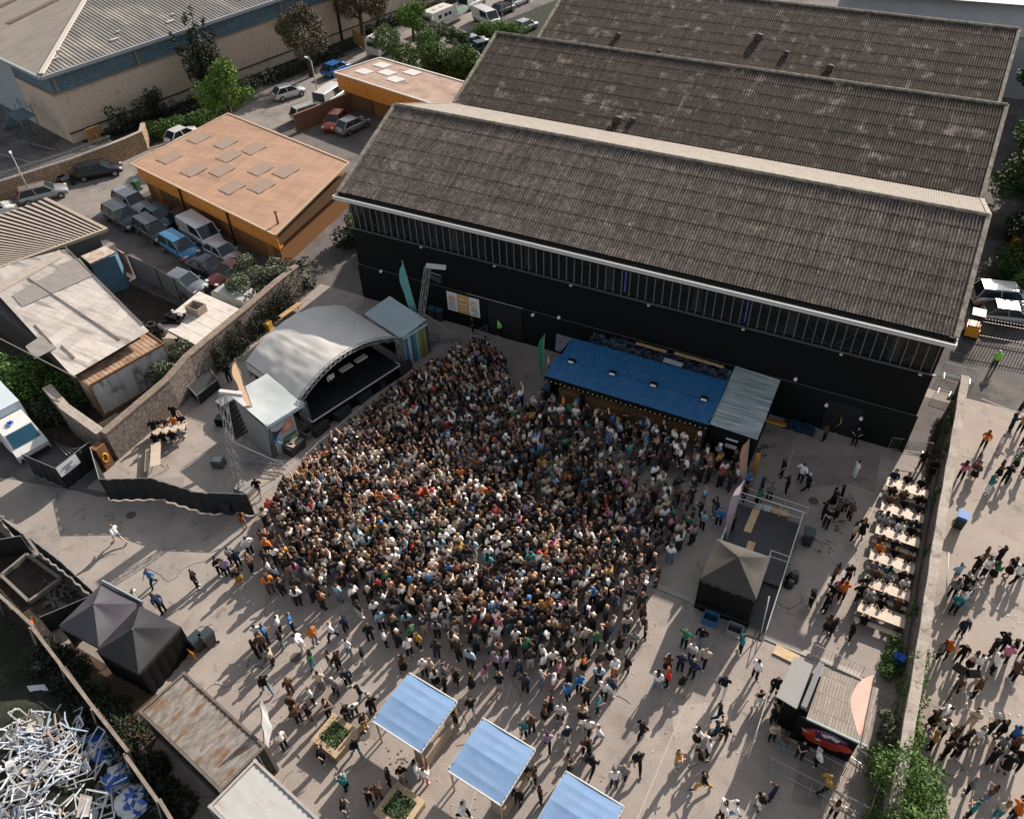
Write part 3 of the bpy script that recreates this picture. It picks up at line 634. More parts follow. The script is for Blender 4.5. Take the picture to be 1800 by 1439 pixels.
e_ = MB(); e_.plate([onr(0,497),onr(105,440),onr(112,452),onr(0,515)],.06); e_.build('ridge_sheet', PRF, rf)
m_ = MB(); m_.prism([(-22.9,-16.9),(-9.0,-22.2),(-10.0,-27.2),(-26,-23.5)],0,3.3); m_.build('wall', flat('shed_wall_dark',(.05,.045,.04)), s2)
m_ = MB(); m_.box(-21.2,-20.6,-15.6,-13.6,0,3.0); m_.build('concrete_pier', CONC, s2)
# blue door bay
t = thing('lean_to', 'small white roofed lean-to with a blue roller door beside the dark shed', 'shed', (-19.0,-16,0))
m_ = MB(); m_.plate([G(142,450,3.6),G(185,432,3.6),G(203,443,3.6),G(158,463,3.6)], .15); m_.build('roof', mat('flaky_white',(.5,.44,.38),(.3,.2,.14),2,.9), t)
m_ = MB(); a,b = G(158,463,3.3),G(201,447,3.3); m_.prism([(a.x,a.y),(b.x,b.y),(b.x-.3,b.y+.5),(a.x-.3,a.y+.5)],0,3.2); m_.build('roller_door', mat('blue_door',(.06,.15,.22),(.09,.20,.28),3,.7), t)
# rusty container with white side
def container(x0,x1,y0,y1,z1,rz,label,top,side,group=None,rust=None):
    cx, cy = (x0+x1)/2, (y0+y1)/2
    t = thing('shipping_container', label, 'container', (cx,cy,0), rz, group)
    lx, ly = x1-x0, y1-y0; M_ = W[t.name]
    def q(x,y,z): return M_ @ Vector((x,y,z))
    m_ = MB()
    a = (-lx/2,-ly/2),(lx/2,-ly/2),(lx/2,ly/2),(-lx/2,ly/2)
    for (p,r) in zip(a, a[1:]+a[:1]):
        L_ = math.hypot(r[0]-p[0],r[1]-p[1]); n_ = int(L_/.14); d = ((r[0]-p[0])/L_,(r[1]-p[1])/L_); nn = (d[1],-d[0]); vs = []
        for i in range(n_+1):
            o_ = -.07 if (i//2)%2 else -.02; x = p[0]+d[0]*L_*i/n_+nn[0]*o_; y = p[1]+d[1]*L_*i/n_+nn[1]*o_
            vs += [q(x,y,.1),q(x,y,z1-.1)]
        m_.add(vs, [(2*i,2*i+2,2*i+3,2*i+1) for i in range(n_)])
    m_.build('side_panel', side, t)
    m_ = MB(); m_.corr(q(-lx/2+.08,-ly/2+.08,z1-.06),q(lx/2-.08,-ly/2+.08,z1-.06),q(lx/2-.08,ly/2-.08,z1-.06),q(-lx/2+.08,ly/2-.08,z1-.06),.3,.018,1,0); m_.build('roof', top, t)
    m_ = MB()
    for s_ in (-1,1):
        for z in (.08,z1-.06): m_.beam(q(-lx/2,s_*ly/2,z),q(lx/2,s_*ly/2,z),.12,.14); m_.beam(q(s_*lx/2,-ly/2+.08,z),q(s_*lx/2,ly/2-.08,z),.12,.14)
        for r_ in (-1,1): m_.beam(q(s_*lx/2,r_*ly/2,.02),q(s_*lx/2,r_*ly/2,z1+.02),.16,.16)
    m_.build('frame', rust or side, t)
    m_ = MB()
    for s_ in (-.5,-.2,.2,.5): m_.tube(q(lx/2+.02,s_*ly/2*1.3,.2),q(lx/2+.02,s_*ly/2*1.3,z1-.2),.03)
    m_.build('lock_bar', STEEL, t)
    return t
RUST = mat('rust', (.20,.10,.045), (.12,.065,.035), 3, .95)
container(-10.9,-4.9,-25.5,-23.1,2.6,0,'','','',) if False else None
ct = container(-8.85-2.9,-8.85+2.9,-24.5-1.2,-24.5+1.2,2.9,math.atan2(5.4,1.3),'rusty topped container with stained white side standing behind the stone wall', mat('rust_top',(.38,.26,.18),(.25,.15,.09),1.6,.95,c3=(.16,.08,.04),sc3=1.2,th3=.6), mat('stained_white',(.50,.50,.48),(.36,.36,.35),1.6,.7,c3=(.12,.10,.09),sc3=1.0,th3=.6,st=(1,1,.5)), rust=RUST)
c1_ = container(15.25-3.0,15.25+3.0,-42.55-1.22,-42.55+1.22,2.6,-.19,'weathered grey shipping container with rust spotted planked top, behind the dark gazebos', mat('weathered_top',(.27,.245,.22),(.13,.115,.10),2.6,.9,st=(2,.7,1),c3=(.15,.08,.045),sc3=1.5,th3=.58,det=10), mat('dark_container_side',(.05,.05,.045),(.03,.03,.028),2,.8), rust=mat('grey_brown_frame',(.15,.125,.105),(.10,.08,.065),3,.9))
c2_ = container(21.2-3.0,21.2+3.0,-44.4-1.22,-44.4+1.22,2.6,-.19,'pale grey shipping container with orange rust streaks at the bottom edge', mat('pale_container_top',(.44,.44,.42),(.38,.38,.365),1.2,.7,c3=(.42,.22,.10),sc3=.9,th3=.63,st=(.5,2,1)), mat('dark_container_side',(.05,.05,.045),(.03,.03,.028)), rust=mat('pale_frame',(.40,.38,.35),(.3,.27,.24),3,.8))
# white shed with junk on top
t = thing('site_cabin', 'flat white topped cabin behind the stone wall with junk on its roof', 'cabin', (-7.2,-18,0))
q = [G(350,512,2.4),G(432,548,2.4),G(355,612,2.4),G(303,580,2.4),G(276,571,2.4)]
q = [q[0],q[1],q[2],q[4]]
m_ = MB(); m_.prism([(p.x,p.y) for p in q],0,2.3,0); m_.build('wall', mat('grimy_white',(.48,.46,.43),(.34,.32,.29),2,.85), t)
m_ = MB()
cc = sum(q,Vector())/4
for i in range(5):
    a,b = q[0].lerp(q[3],i/5), q[1].lerp(q[2],i/5); c,d = q[1].lerp(q[2],(i+.97)/5), q[0].lerp(q[3],(i+.97)/5)
    m_.plate([a+Vector((0,0,.0)),b,c,d],.1)
m_.build('roof', mat('bleached_sheet',(.62,.57,.52),(.50,.45,.40),1.5,.8,c3=(.35,.27,.2),sc3=1.5,th3=.66), t)
def tagobj(mb, name, m, label, cat, group=None): return mb.build(name, m, None, P(label,cat,group))
t = thing('crate', 'open topped grey wooden crate standing on the white cabin roof', 'crate', tuple(G(347,548,2.4)), .5)
m_ = MB(); p = G(347,548,2.4)
for s_ in (-1,1):
    m_.obox(p+Vector((s_*.6,0,.32)),(.06,.9,.6),.0); m_.obox(p+Vector((0,s_*.45,.32)),(1.2,.06,.6),.0)
m_.build('side_board', mat('grey_wood',(.34,.28,.23),(.25,.20,.165),3,.9), t)
m_ = MB(); m_.obox(p+Vector((0,0,.05)),(1.1,.8,.05)); m_.build('base_board', mat('grey_wood',(.34,.28,.23)), t)
t = thing('crate', 'pale wooden crate tipped on its side by the cabin corner', 'crate', tuple(G(308,600,1.6)), .5)
m_ = MB(); p = G(308,597,1.8)
for s_ in (-1,1): m_.obox(p+Vector((0,s_*.5,0)),(.9,.06,1.0),.4); m_.obox(p+Vector((0,0,s_*.5)),(.9,1.0,.06),.4)
m_.build('side_board', mat('cream_wood',(.48,.42,.34),(.36,.3,.24),3,.9), t)
m_ = MB(); m_.obox(p+Vector((-.4,.1,0)),(.05,1.0,1.0),.4); m_.build('base_board', mat('cream_wood',(.48,.42,.34)), t)
t = thing('engine_part', 'black dismantled engine lump dumped on the cabin roof beside the crate', 'engine', tuple(G(305,560,2.4)))
m_ = MB(); p = G(305,562,2.45)
m_.obox(p+Vector((0,0,.12)),(1.5,1.1,.2),.4); m_.obox(p+Vector((.2,.1,.3)),(.7,.5,.25),.7)
for k_ in range(5): m_.tube(p+Vector((-.5+.25*k_,-.2,.2)),p+Vector((-.5+.25*k_,-.2,.45)),.1,8)
m_.build('block', BLK, t)
m_ = MB(); m_.tube(p+Vector((-.4,.4,.25)),p+Vector((-.3,.5,.3)),.25,10); m_.tube(p+Vector((.5,.3,.25)),p+Vector((.5,.35,.45)),.2,10); m_.build('pulley', flat('dull_alloy',(.25,.25,.25)), t)
for k_,(px,py,z) in enumerate(((264,572,2.2),(270,590,1.8),(282,580,2.0))):
    m_ = MB(); p = G(px,py,z)
    for j in range(18):
        a = j*math.tau/18; b = (j+1)*math.tau/18; m_.tube(p+Vector((math.cos(a)*.32,math.sin(a)*.32,.02*j%.1)),p+Vector((math.cos(b)*.32,math.sin(b)*.32,.02*(j+1)%.1)),.12,6)
    m_.build('tyre', RUB, None, P(('worn black tyre at the shed roof edge','worn black tyre lying lowest in the junk beside the cabin','worn black tyre nearest the cabin roof')[k_],'tyre','old tyres by the cabin'))
# grey corrugated fence of the breaker yard
t = thing('sheet_fence', 'grey corrugated sheet fence with white board end dividing the parked cars from the dark yard', 'fence', (-15,-14.4,0))
m_ = MB(); fps = [(-19.3,-13.7),(-15.9,-14.1),(-13.3,-14.7),(-9.8,-15.9)]
hs3 = [2.2,2.1,2.3,2.2]
for i in range(3):
    a,b = fps[i],fps[i+1]; m_.corr((a[0],a[1],0),(b[0],b[1],0),(b[0],b[1],hs3[i]),(a[0],a[1],hs3[i]+.1*(i%2)),.18,.03,1,0)
m_.build('sheet', CORRG, t)
for p in fps: m_ = MB(); m_.box(p[0]-.05,p[0]+.05,p[1]-.1,p[1]-.03,0,2.3); m_.build('post', flat('old_timber_grey',(.14,.12,.11)), t)
m_ = MB(); m_.obox((-20.6,-13.6,1.3),(2.0,.1,2.2),-.2); m_.build('white_board', mat('flaky_white',(.5,.44,.38)), t)
sheet('breaker_yard', [(-23,-14.2),(-9.6,-15.8),(-5.2,-16.0),(-5,-29.6),(-9,-22),(-14,-20)], .016, SOIL)
sheet('planting_strip', [(-30,-33.5),(-5,-30.6),(-5,-22),(-9,-21.5),(-12,-27),(-24,-23),(-30,-24)], .018, SOIL)
# ------------------------------------------------------------ stage
F_ = Vector((.959,-.284,0)); U_ = Vector((.284,.959,0)); S0 = Vector((6.3,-18.4,0))
def sp(d,t,z): return S0+F_*d+U_*t+Vector((0,0,z))
def sbox(m, d0,d1,t0,t1,z0,z1,mi=0):
    vs = [sp(*q) for q in [(d0,t0,z0),(d1,t0,z0),(d1,t1,z0),(d0,t1,z0),(d0,t0,z1),(d1,t0,z1),(d1,t1,z1),(d0,t1,z1)]]
    m.add(vs, [(0,3,2,1),(4,5,6,7),(0,1,5,4),(1,2,6,5),(2,3,7,6),(3,0,4,7)], mi); return m
def truss(p, q, w_=.3, r=.028, bay=.45, m=None):
    p, q = Vector(p), Vector(q); m = m or MB(); R = (q-p).to_track_quat('Z','Y').to_matrix(); L_ = (q-p).length; n_ = max(1,int(L_/bay))
    c_ = [R @ Vector((a*w_/2,b*w_/2,0)) for a,b in ((-1,-1),(1,-1),(1,1),(-1,1))]; d = (q-p)/n_
    for o_ in c_: m.tube(p+o_, q+o_, r, 5)
    for i in range(n_):
        for k_ in range(4):
            a, b = (c_[k_], c_[(k_+1)%4]) if i%2 == 0 else (c_[(k_+1)%4], c_[k_]); m.tube(p+d*i+a, p+d*(i+1)+b, r*.6, 4)
    return m
stg = thing('stage', 'festival stage under a pale grey arched tent roof with black interior facing the crowd', 'stage', tuple(S0))
TRS = flat('truss_aluminium', (.30,.31,.32), .45, .5)
CANV = mat('stage_canvas', (.56,.545,.52), (.50,.485,.46), .7, .9, spec=.1)
CANV2 = mat('side_canvas', (.46,.50,.51), (.40,.44,.45), .8, .9, spec=.1)
m_ = MB(); sbox(m_,-5.4,1.2,-4.1,3.6,.95,1.15); m_.build('floor', flat('stage_floor',(.012,.014,.014),.5), stg)
m_ = MB(); sbox(m_,-5.3,1.12,-4.0,3.5,0,.94); m_.build('skirt', BLK, stg)
m_ = MB(); sbox(m_,1.2,1.26,-4.1,3.6,1.1,1.18); sbox(m_,.7,1.2,3.6,3.66,1.1,1.18); sbox(m_,.7,1.2,-4.16,-4.1,1.1,1.18); m_.build('edge_strip', flat('edge_white',(.55,.57,.57)), stg)
m_ = MB(); NT, ND = 60, 24; TW = 4.3
def arch(t): return 2.75+1.45*(1-(abs(t)/TW)**2.0)
vs = []
r_ = random.Random(5); folds = [(.6*i-3.6+r_.uniform(-.2,.2), r_.uniform(.015,.05), r_.uniform(.12,.25)) for i in range(13)]
for j in range(ND+1):
    for i in range(NT+1):
        t = -TW+2*TW*i/NT; d = .5-6.3*j/ND
        z = arch(t)
        for (ft, fa, fw) in folds:
            cen = ft + .10*(d+3)*(1 if ft < 0 else -.3); z -= fa*math.exp(-((t-cen)/fw)**2)*math.sin(math.pi*min(1,max(0,(j+1)/ND)))**.6*(1 if -3.4<t<3.2 else .3)
        z += .07*noise.noise(Vector((t*1.3,d*1.0,0)))+.02*noise.noise(Vector((t*4,d*1.5,3)))
        if j == ND: z -= .1
        vs.append(sp(d,t,z))
m_.add(vs, [(j*(NT+1)+i, j*(NT+1)+i+1, (j+1)*(NT+1)+i+1, (j+1)*(NT+1)+i) for j in range(ND) for i in range(NT)], 0, True)
vs2 = []
for i in range(NT+1):
    t = -TW+2*TW*i/NT; vs2 += [sp(-5.81,t,arch(t)-.12), sp(-5.81,t,max(1.2,arch(t)-2.6))]
m_.add(vs2, [(2*i,2*i+1,2*i+3,2*i+2) for i in range(NT)])
for s_ in (-1,1):
    m_.add([sp(.5,s_*TW,2.75),sp(-5.8,s_*TW,2.6),sp(-5.8,s_*(TW+.05),2.0),sp(.5,s_*(TW+.05),2.2)], [(0,1,2,3)])
m_.build('roof', CANV, stg)
m_ = MB(); sbox(m_,-5.3,-5.2,-4.2,4.2,1.16,2.7); sbox(m_,-5.2,.1,-4.25,-4.2,1.16,2.6); sbox(m_,-5.2,.1,4.2,4.25,1.16,2.6)
m_.build('backdrop', BLK, stg)
m_ = MB(); vs = []
for j in (0,1):
    for i in range(31):
        t = -TW+.1+(2*TW-.2)*i/30; vs.append(sp(.25-5.6*j,t,arch(t)-.25))
m_.add(vs, [(i,i+1,31+i+1,31+i) for i in range(30)]); m_.build('lining', BLK, stg)
m_ = MB()
for i in range(20):
    ta, tb = -TW+2*TW*i/20, -TW+2*TW*(i+1)/20; truss(sp(.62,ta,arch(ta)+.05),sp(.62,tb,arch(tb)+.05),.26,.022,.45,m_)
m_.build('arch_truss', TRS, stg)
for s_ in (-1,1):
    truss(sp(.62,s_*TW,0),sp(.62,s_*TW,2.9),.3,.025).build('truss_leg', TRS, stg)
m_ = MB(); truss(sp(-.6,-3.6,3.0),sp(-.6,3.6,3.0),.2,.015,.5,m_); m_.build('lighting_truss', DARK, stg)
for i in range(11):
    t = -3.5+.7*i; m_ = MB(); m_.tube(sp(.3,t,arch(t)-.3),sp(.42,t,arch(t)-.48),.06,8,r2=.09); m_.build('stage_lamp', flat('lamp_black',(.06,.058,.055),.4,.3), stg)
t = thing('mixing_desk', 'dark mixing desk with pale control panels standing on the stage', 'desk', tuple(sp(-.9,.5,1.15)))
m_ = MB(); sbox(m_,-.9,-.2,-1.0,2.4,1.16,2.0); m_.build('table', BLK, t)
m_ = MB(); sbox(m_,-.75,-.35,-.2,.8,2.0,2.1); sbox(m_,-.75,-.35,1.15,2.1,2.0,2.1); m_.build('console', flat('console_tan',(.62,.54,.45)), t)
# wing tents
def wing(d0,d1,t0,t1,z,label,m):
    t = thing('side_tent', label, 'tent', tuple(sp((d0+d1)/2,(t0+t1)/2,0)))
    m_ = MB(); N_ = 14; vs = []
    for j in range(N_+1):
        for i in range(N_+1):
            u, v = i/N_, j/N_; sag = .16*math.sin(math.pi*u)*math.sin(math.pi*v)+.03*noise.noise(Vector((u*4,v*6,d0)))
            vs.append(sp(lerp(d0,d1,u),lerp(t0,t1,v),z+.25*v*(1 if t0>0 else -0)+.2*(1-u)-sag))
    m_.add(vs, [(j*(N_+1)+i,j*(N_+1)+i+1,(j+1)*(N_+1)+i+1,(j+1)*(N_+1)+i) for j in range(N_) for i in range(N_)], 0, True)
    m_.build('canopy', m, t)
    m_ = MB(); sbox(m_,d1-.02,d1+.02,t0,t1,z-.28,z-.02); m_.build('valance', flat('valance_blue',(.42,.58,.62)), t)
    for (a,b) in ((d0,t0),(d1,t0),(d0,t1),(d1,t1)):
        truss(sp(a,b,0),sp(a,b,z+.1),.2,.018,.4).build('leg', TRS, t)
    return t
wl = wing(-3.2,.95,-7.1,-4.2,2.75,'white flat topped tent on the left wing of the stage beside the hanging speakers', CANV2)
wr = wing(-3.5,.6,4.5,7.0,2.7,'pale blue grey flat topped tent on the right stage wing by the teal flag', mat('side_canvas_blue',(.40,.49,.51),(.35,.43,.45),.8,.75))
m_ = MB()
for i in range(24):
    a = i/24; b = (i+1)/24; ex = .55
    def fl(a): return sp(lerp(-3.1,1.1,a), -7.15-.9*(1), 0)
    m_.quad(sp(lerp(-3.1,1.0,a),-7.15,2.6),sp(lerp(-3.1,1.0,b),-7.15,2.6),sp(lerp(-3.4,1.2,b),-7.5-.06*(i%2),.05),sp(lerp(-3.4,1.2,a),-7.5-.06*((i+1)%2),.05))
m_.build('side_curtain', flat('grey_mesh',(.22,.23,.24)), wl)
# painted banners on the fronts of the wings
t = thing('banner', 'painted fabric banner with pink and navy shapes on the left stage wing', 'banner', tuple(sp(.98,-6,0)))
m_ = MB()
def bq(t0,t1,z0,z1,mi,o_=0.0): m_.quad(sp(1.0+o_,t0,z0),sp(1.0+o_,t1,z0),sp(1.0+o_,t1,z1),sp(1.0+o_,t0,z1),mi)
bq(-7.0,-5.2,.05,2.45,0)
def bp(pts,mi,o_=.012): m_.add([sp(1.0+o_,a,b) for a,b in pts],[tuple(range(len(pts)))],mi)
bp([(-6.4,1.5),(-5.3,1.35),(-5.3,2.4),(-5.7,2.4),(-6.5,1.9)],1)
bp([(-6.1,1.7),(-5.7,1.5),(-5.5,1.9),(-5.8,2.2)],4,.02)
bp([(-6.95,2.2),(-6.6,1.95),(-6.0,1.95),(-6.5,1.72),(-6.95,1.3)],2,.024)
bp([(-6.4,.75),(-5.5,.85),(-5.25,1.15),(-6.3,1.15)],3,.02)
for k_ in range(5): bp([(-6.25+.2*k_,.85),(-6.15+.2*k_,.85),(-6.15+.2*k_,.98),(-6.25+.2*k_,.98)],5,.03)
m_.build('painted_cloth', [flat('banner_pale_blue',(.38,.42,.47)),flat('banner_pink',(.50,.22,.20)),flat('banner_navy',(.02,.035,.06)),flat('banner_green',(.05,.14,.05)),flat('banner_peach',(.62,.36,.25)),flat('banner_lime',(.3,.38,.1))], t)
t = thing('banner', 'blue, white and yellow striped fabric banner on the right stage wing', 'banner', tuple(sp(.65,5.7,0)))
m_ = MB()
cols = [6,0,1,0,2,1,3,4,3,5]
for k_, cidx in enumerate(cols):
    a = lerp(4.5,6.95,k_/len(cols)); b = lerp(4.5,6.95,(k_+1)/len(cols)); m_.quad(sp(.66+.05*(k_%2),a,.05),sp(.66+.05*((k_+1)%2),b,.05),sp(.66+.05*((k_+1)%2),b,2.5),sp(.66+.05*(k_%2),a,2.5),cidx)
m_.build('painted_cloth', [flat('stripe_blue2',(.05,.11,.20)),flat('stripe_pale',(.36,.42,.47)),flat('stripe_teal',(.03,.2,.22)),flat('stripe_yellow',(.22,.215,.07)),flat('stripe_yellow2',(.18,.19,.06)),flat('stripe_navy',(.02,.05,.09)),flat('stripe_sky',(.12,.25,.33))], t)
# speaker masts
def mast(base, knee, top, arm0, arm1, label, gl):
    t = thing('speaker_mast', label, 'mast', tuple(base))
    truss(base, knee, .38,.03,.45).build('lower_truss', TRS, t); truss(knee, top, .34,.03,.42).build('upper_truss', TRS, t)
    m_ = MB(); d = Vector((1,.35,0)).normalized(); m_.beam(Vector(top)-d*.1+Vector((0,0,.15)),Vector(top)+d*1.3+Vector((0,0,.05)),.25,.25); m_.build('head_beam', flat('head_beam_pale',(.55,.53,.5)), t)
    truss(arm0, arm1, .38,.03,.4).build('outrigger', TRS, t)
    m_ = MB(); m_.tube(Vector(arm1),knee,.035,5); m_.build('stay', TRS, t)
    m_ = MB(); m_.obox(Vector(base)+Vector((.3,.2,.25)),(1.2,.8,.5)); m_.build('ballast', flat('ballast_grey',(.25,.25,.24)), t)
    return t
mast(Vector((7.9,-11.0,0)), G(741,548,3.4), G(752,470,6.9), G(746,592,.4), G(813,596,.35), 'leaning aluminium truss mast at the right side of the stage by the teal flag', 0)
mast(Vector((5.1,-29.0,0)), G(405,775,4.0), G(390,692,6.9), G(425,806,.4), G(503,818,.35), 'aluminium truss mast left of the stage carrying the black speaker column', 0)
t = thing('line_array', 'tall black column of stacked loudspeakers hanging from the left mast', 'loudspeaker', tuple(G(408,760,3.2)))
p = G(407,735,4.6)
for k_ in range(8):
    m_ = MB(); m_.obox(p+Vector((.03*k_,0,1.25-.33*k_)),(.62,.9,.3),-.28,0,0,rad(4+k_)); m_.build('cabinet', flat('speaker_black',(.012,.012,.013),.7), t)
m_ = MB(); m_.obox(p+Vector((0,0,1.5)),(.7,.9,.08),-.28); m_.build('fly_frame', TRS, t)
t = thing('line_array', 'small dark stage lamp cluster hanging from the right mast head', 'lamp', tuple(G(762,488,6.2)))
m_ = MB(); p = G(765,486,6.2)
for k_ in range(3): m_.obox(p+Vector((.25*k_-.2,0,-.1*k_)),(.3,.3,.35),.3*k_)
m_.build('lamp_body', DARK, t)
m_ = MB(); m_.tube(p+Vector((-.3,0,.25)),p+Vector((.5,0,.2)),.03); m_.build('bar', TRS, t); t.name = 'lamp_cluster'
# sub woofers along the stage foot
sp_lab = ['front left corner of the stage, topped with folded cloth','second along the stage front from the left','third along the stage front from the left','fourth along the stage front from the left','fifth along the stage front from the left','sixth along the stage front, before the right leg','seventh, below the teal water tank']
for k_, (px,py) in enumerate(((519,790),(562,757),(600,730),(637,700),(674,673),(708,652),(737,622))):
    p = G(px,py,.0); b = p
    t = thing('subwoofer', 'low black subwoofer box, '+sp_lab[k_], 'loudspeaker', (p.x,p.y,0), math.atan2(U_.y,U_.x)+.15, 'subwoofers along the stage front')
    M_ = W[t.name]; m_ = MB(); m_.obox(M_ @ Vector((0,0,.35)),(1.3,.8,.7),t.rotation_euler.z); m_.build('cabinet', flat('sub_black',(.022,.022,.024),.7), t)
    m_ = MB(); m_.obox(M_ @ Vector((0,-.41,.35)),(1.2,.03,.6),t.rotation_euler.z); m_.build('grille', DARK, t)
    if k_ == 0:
        m_ = MB(); m_.obox(M_ @ Vector((.1,.1,.73)),(.9,.3,.05),t.rotation_euler.z+.4); m_.obox(M_ @ Vector((-.3,-.1,.73)),(.3,.6,.05),t.rotation_euler.z+.2); m_.build('cloth', flat('beige_cloth',(.4,.35,.29)), t)
def tank(px,py,c,label,hx=1.0):
    p = G(px,py,0); t = thing('water_tank', label, 'tank', (p.x,p.y,0), -.2); M_ = W[t.name]
    m_ = MB(); m_.obox(M_ @ Vector((0,0,.65)),(1.1,1.0,.95),-.2); m_.build('bottle', c, t)
    m_ = MB()
    for i in range(8):
        for s_ in (-1,1): m_.tube(M_ @ Vector((-.56+.16*i,s_*.53,.15)),M_ @ Vector((-.56+.16*i,s_*.53,1.15)),.012,4); m_.tube(M_ @ Vector((s_*.58,-.5+.14*i,.15)),M_ @ Vector((s_*.58,-.5+.14*i,1.15)),.012,4)
    m_.build('cage', STEEL, t)
    m_ = MB(); m_.obox(M_ @ Vector((0,0,.08)),(1.2,1.05,.15),-.2); m_.build('pallet', DARK, t)
    m_ = MB(); m_.tube(M_ @ Vector((0,0,1.12)),M_ @ Vector((0,0,1.18)),.09,8); m_.build('cap', BLK, t)
tank(735,620,flat('tank_teal',(.22,.48,.45),.5),'teal caged water tank beside the right stage wing')
tank(507,776,flat('tank_slate',(.14,.19,.21),.6),'slate grey covered water tank below the painted banner')
t = thing('tarpaulin', 'crumpled bright blue plastic on top of the slate grey tank', 'tarpaulin', tuple(G(487,775,1.2)))
m_ = MB(); p = G(487,773,1.25)
for k_ in range(5): m_.obox(p+Vector((rnd.uniform(-.3,.3),rnd.uniform(-.2,.2),.02*k_)),(.4,.25,.05),k_*.7,0,.2*k_)
m_.build('folds', flat('bright_blue',(.05,.28,.48)), t)
def barrier_run(pts, label, name='crowd_barrier', h=1.1, group=None, lab2=None, m=None):
    out = []
    k_ = 0
    for a, b in zip(pts, pts[1:]):
        a, b = Vector(a[:2]), Vector(b[:2]); L_ = (b-a).length; n_ = max(1,round(L_/2.2)); rz = math.atan2((b-a).y,(b-a).x)
        for i in range(n_):
            p = a.lerp(b,(i+.5)/n_); w_ = L_/n_-.06
            t = thing(name, label[min(k_,len(label)-1)] if isinstance(label,list) else label, 'barrier', (p.x,p.y,0), rz, group); M_ = W[t.name]; k_ += 1
            m_ = MB()
            q = [M_ @ Vector(v_) for v_ in ((-w_/2,0,.12),(-w_/2,0,h),(w_/2,0,h),(w_/2,0,.12))]
            m_.tube(q[0],q[1],.02,5); m_.tube(q[1],q[2],.022,5); m_.tube(q[2],q[3],.02,5); m_.tube(q[3],q[0],.02,5); m_.build('frame', m or STEEL, t)
            m_ = MB()
            for j in range(1,14): x = -w_/2+w_*j/14; m_.tube(M_ @ Vector((x,0,.12)),M_ @ Vector((x,0,h)),.008,4)
            m_.build('bars', m or STEEL, t)
            for s_ in (-1,1): m_ = MB(); m_.beam(M_ @ Vector((s_*w_*.38,-.3,.02)),M_ @ Vector((s_*w_*.38,.3,.02)),.05,.03); m_.build('foot', STEEL, t)
            out.append(t)
    return out
ORD = ['first','second','third','fourth','fifth','sixth','seventh','eighth','ninth','tenth','eleventh','twelfth','thirteenth','fourteenth','fifteenth']
bl = [G(*q,1.05) for q in ((447,884),(500,838),(560,778),(640,713),(720,655),(800,605),(856,572))]
barrier_run(bl, [f'steel barrier of the stage front line, {ORD[i]} from the left' for i in range(15)], group='stage front barriers')
# feather flags
def flag(base, tip, width, m, label, bend=.0, side=1, s0=3):
    base, tip = Vector(base), Vector(tip); t = thing('feather_flag', label, 'flag', tuple(base))
    m_ = MB(); N_ = 16; H_ = (tip-base).length; d = (tip-base)/N_; lat = Vector((1,.15,0)).normalized()*side
    pts = [base+d*i+lat*(bend*math.sin(math.pi*i/N_*.9)) for i in range(N_+1)]
    m_.path(pts, .03, 5); m_.build('pole', flat('flag_pole',(.3,.3,.3)), t)
    f_ = MB(); vs = []; rr = random.Random(int(base.x*10))
    for i in range(s0, N_+1):
        u = (i-s0)/(N_-s0); w_ = width*(math.sin(math.pi*min(1,u*.86+.12))**.75)*(.35+.65*u**.7)*(1 if u < .92 else .55)
        for k_ in range(4):
            vs.append(pts[i]+lat*(w_*k_/3)+Vector((0,.07*math.sin(i*1.1+k_*1.3),0)))
    n_ = N_-s0+1
    f_.add(vs, [(4*i+k_,4*i+k_+1,4*i+k_+5,4*i+k_+4) for i in range(n_-1) for k_ in range(3)], 0, True); f_.build('sail', m, t)
flag(G(747,600,0), G(707,458,6.6), -.9, cloth('flag_teal',(.22,.62,.55),.5), 'tall pale teal feather flag beside the right stage mast')
flag(G(455,748,1.5), G(413,630,6.0), -.85, cloth('flag_peach',(.80,.55,.36),.4), 'peach orange feather flag in front of the left stage wing')
flag(G(953,672,0), G(957,587,3.6), -.55, cloth('flag_green',(.07,.33,.24),.5), 'dark green feather flag at the left end of the blue roofed bar')
flag(G(1308,866,0), G(1317,772,4.2), -.6, cloth('flag_salmon',(.72,.40,.29),.5), 'salmon feather flag at the right end of the bar')
flag(G(1273,965,0), G(1308,845,4.4), -.55, cloth('flag_lilac',(.52,.42,.50),.5), 'lilac feather flag leaning beside the viewing platform')
flag(G(468,1337,0), G(457,1230,4.2), .62, cloth('flag_white',(.78,.78,.77),.5), 'white feather flag at the corner of the rusty topped container')
flag((42.72,-30.25,0), tuple(Gpl(1537,1188,(0,-30.1,0),(0,1,0))), -.95, cloth('flag_pale_red',(.85,.52,.45),.5), 'broad pale red feather flag beside the food stall', s0=7)
# ------------------------------------------------------------ bar
bar = thing('bar', 'long bar hut with blue corrugated roof and string of lights in front of the hall', 'bar', (25,-12,0))
BLR = mat('blue_corrugated', (.013,.13,.31), (.010,.095,.24), 1.2, .55, c3=(.11,.17,.25), sc3=3.2, th3=.62, st=(3.2,.8,1), det=9)
m_ = MB(); m_.corr((19.5,-9.9,3.35),(30.45,-9.9,3.35),(30.45,-11.9,3.12),(19.5,-11.9,3.12),.16,.03,1,.0); rf = m_.build('roof', BLR, bar)
m_ = MB(); m_.corr((19.2,-11.8,3.08),(30.45,-11.8,3.08),(30.45,-13.75,2.78),(19.2,-13.75,2.78),.16,.03,1,.0); m_.build('front_sheets', BLR, rf)
m_ = MB(); m_.corr((18.3,-9.9,3.32),(19.5,-9.9,3.32),(19.3,-11.4,3.15),(18.9,-11.4,3.15),.16,.03,1,0); m_.build('faded_corner', mat('faded_lilac_sheet',(.22,.20,.24),(.14,.13,.17),2,.8), rf)
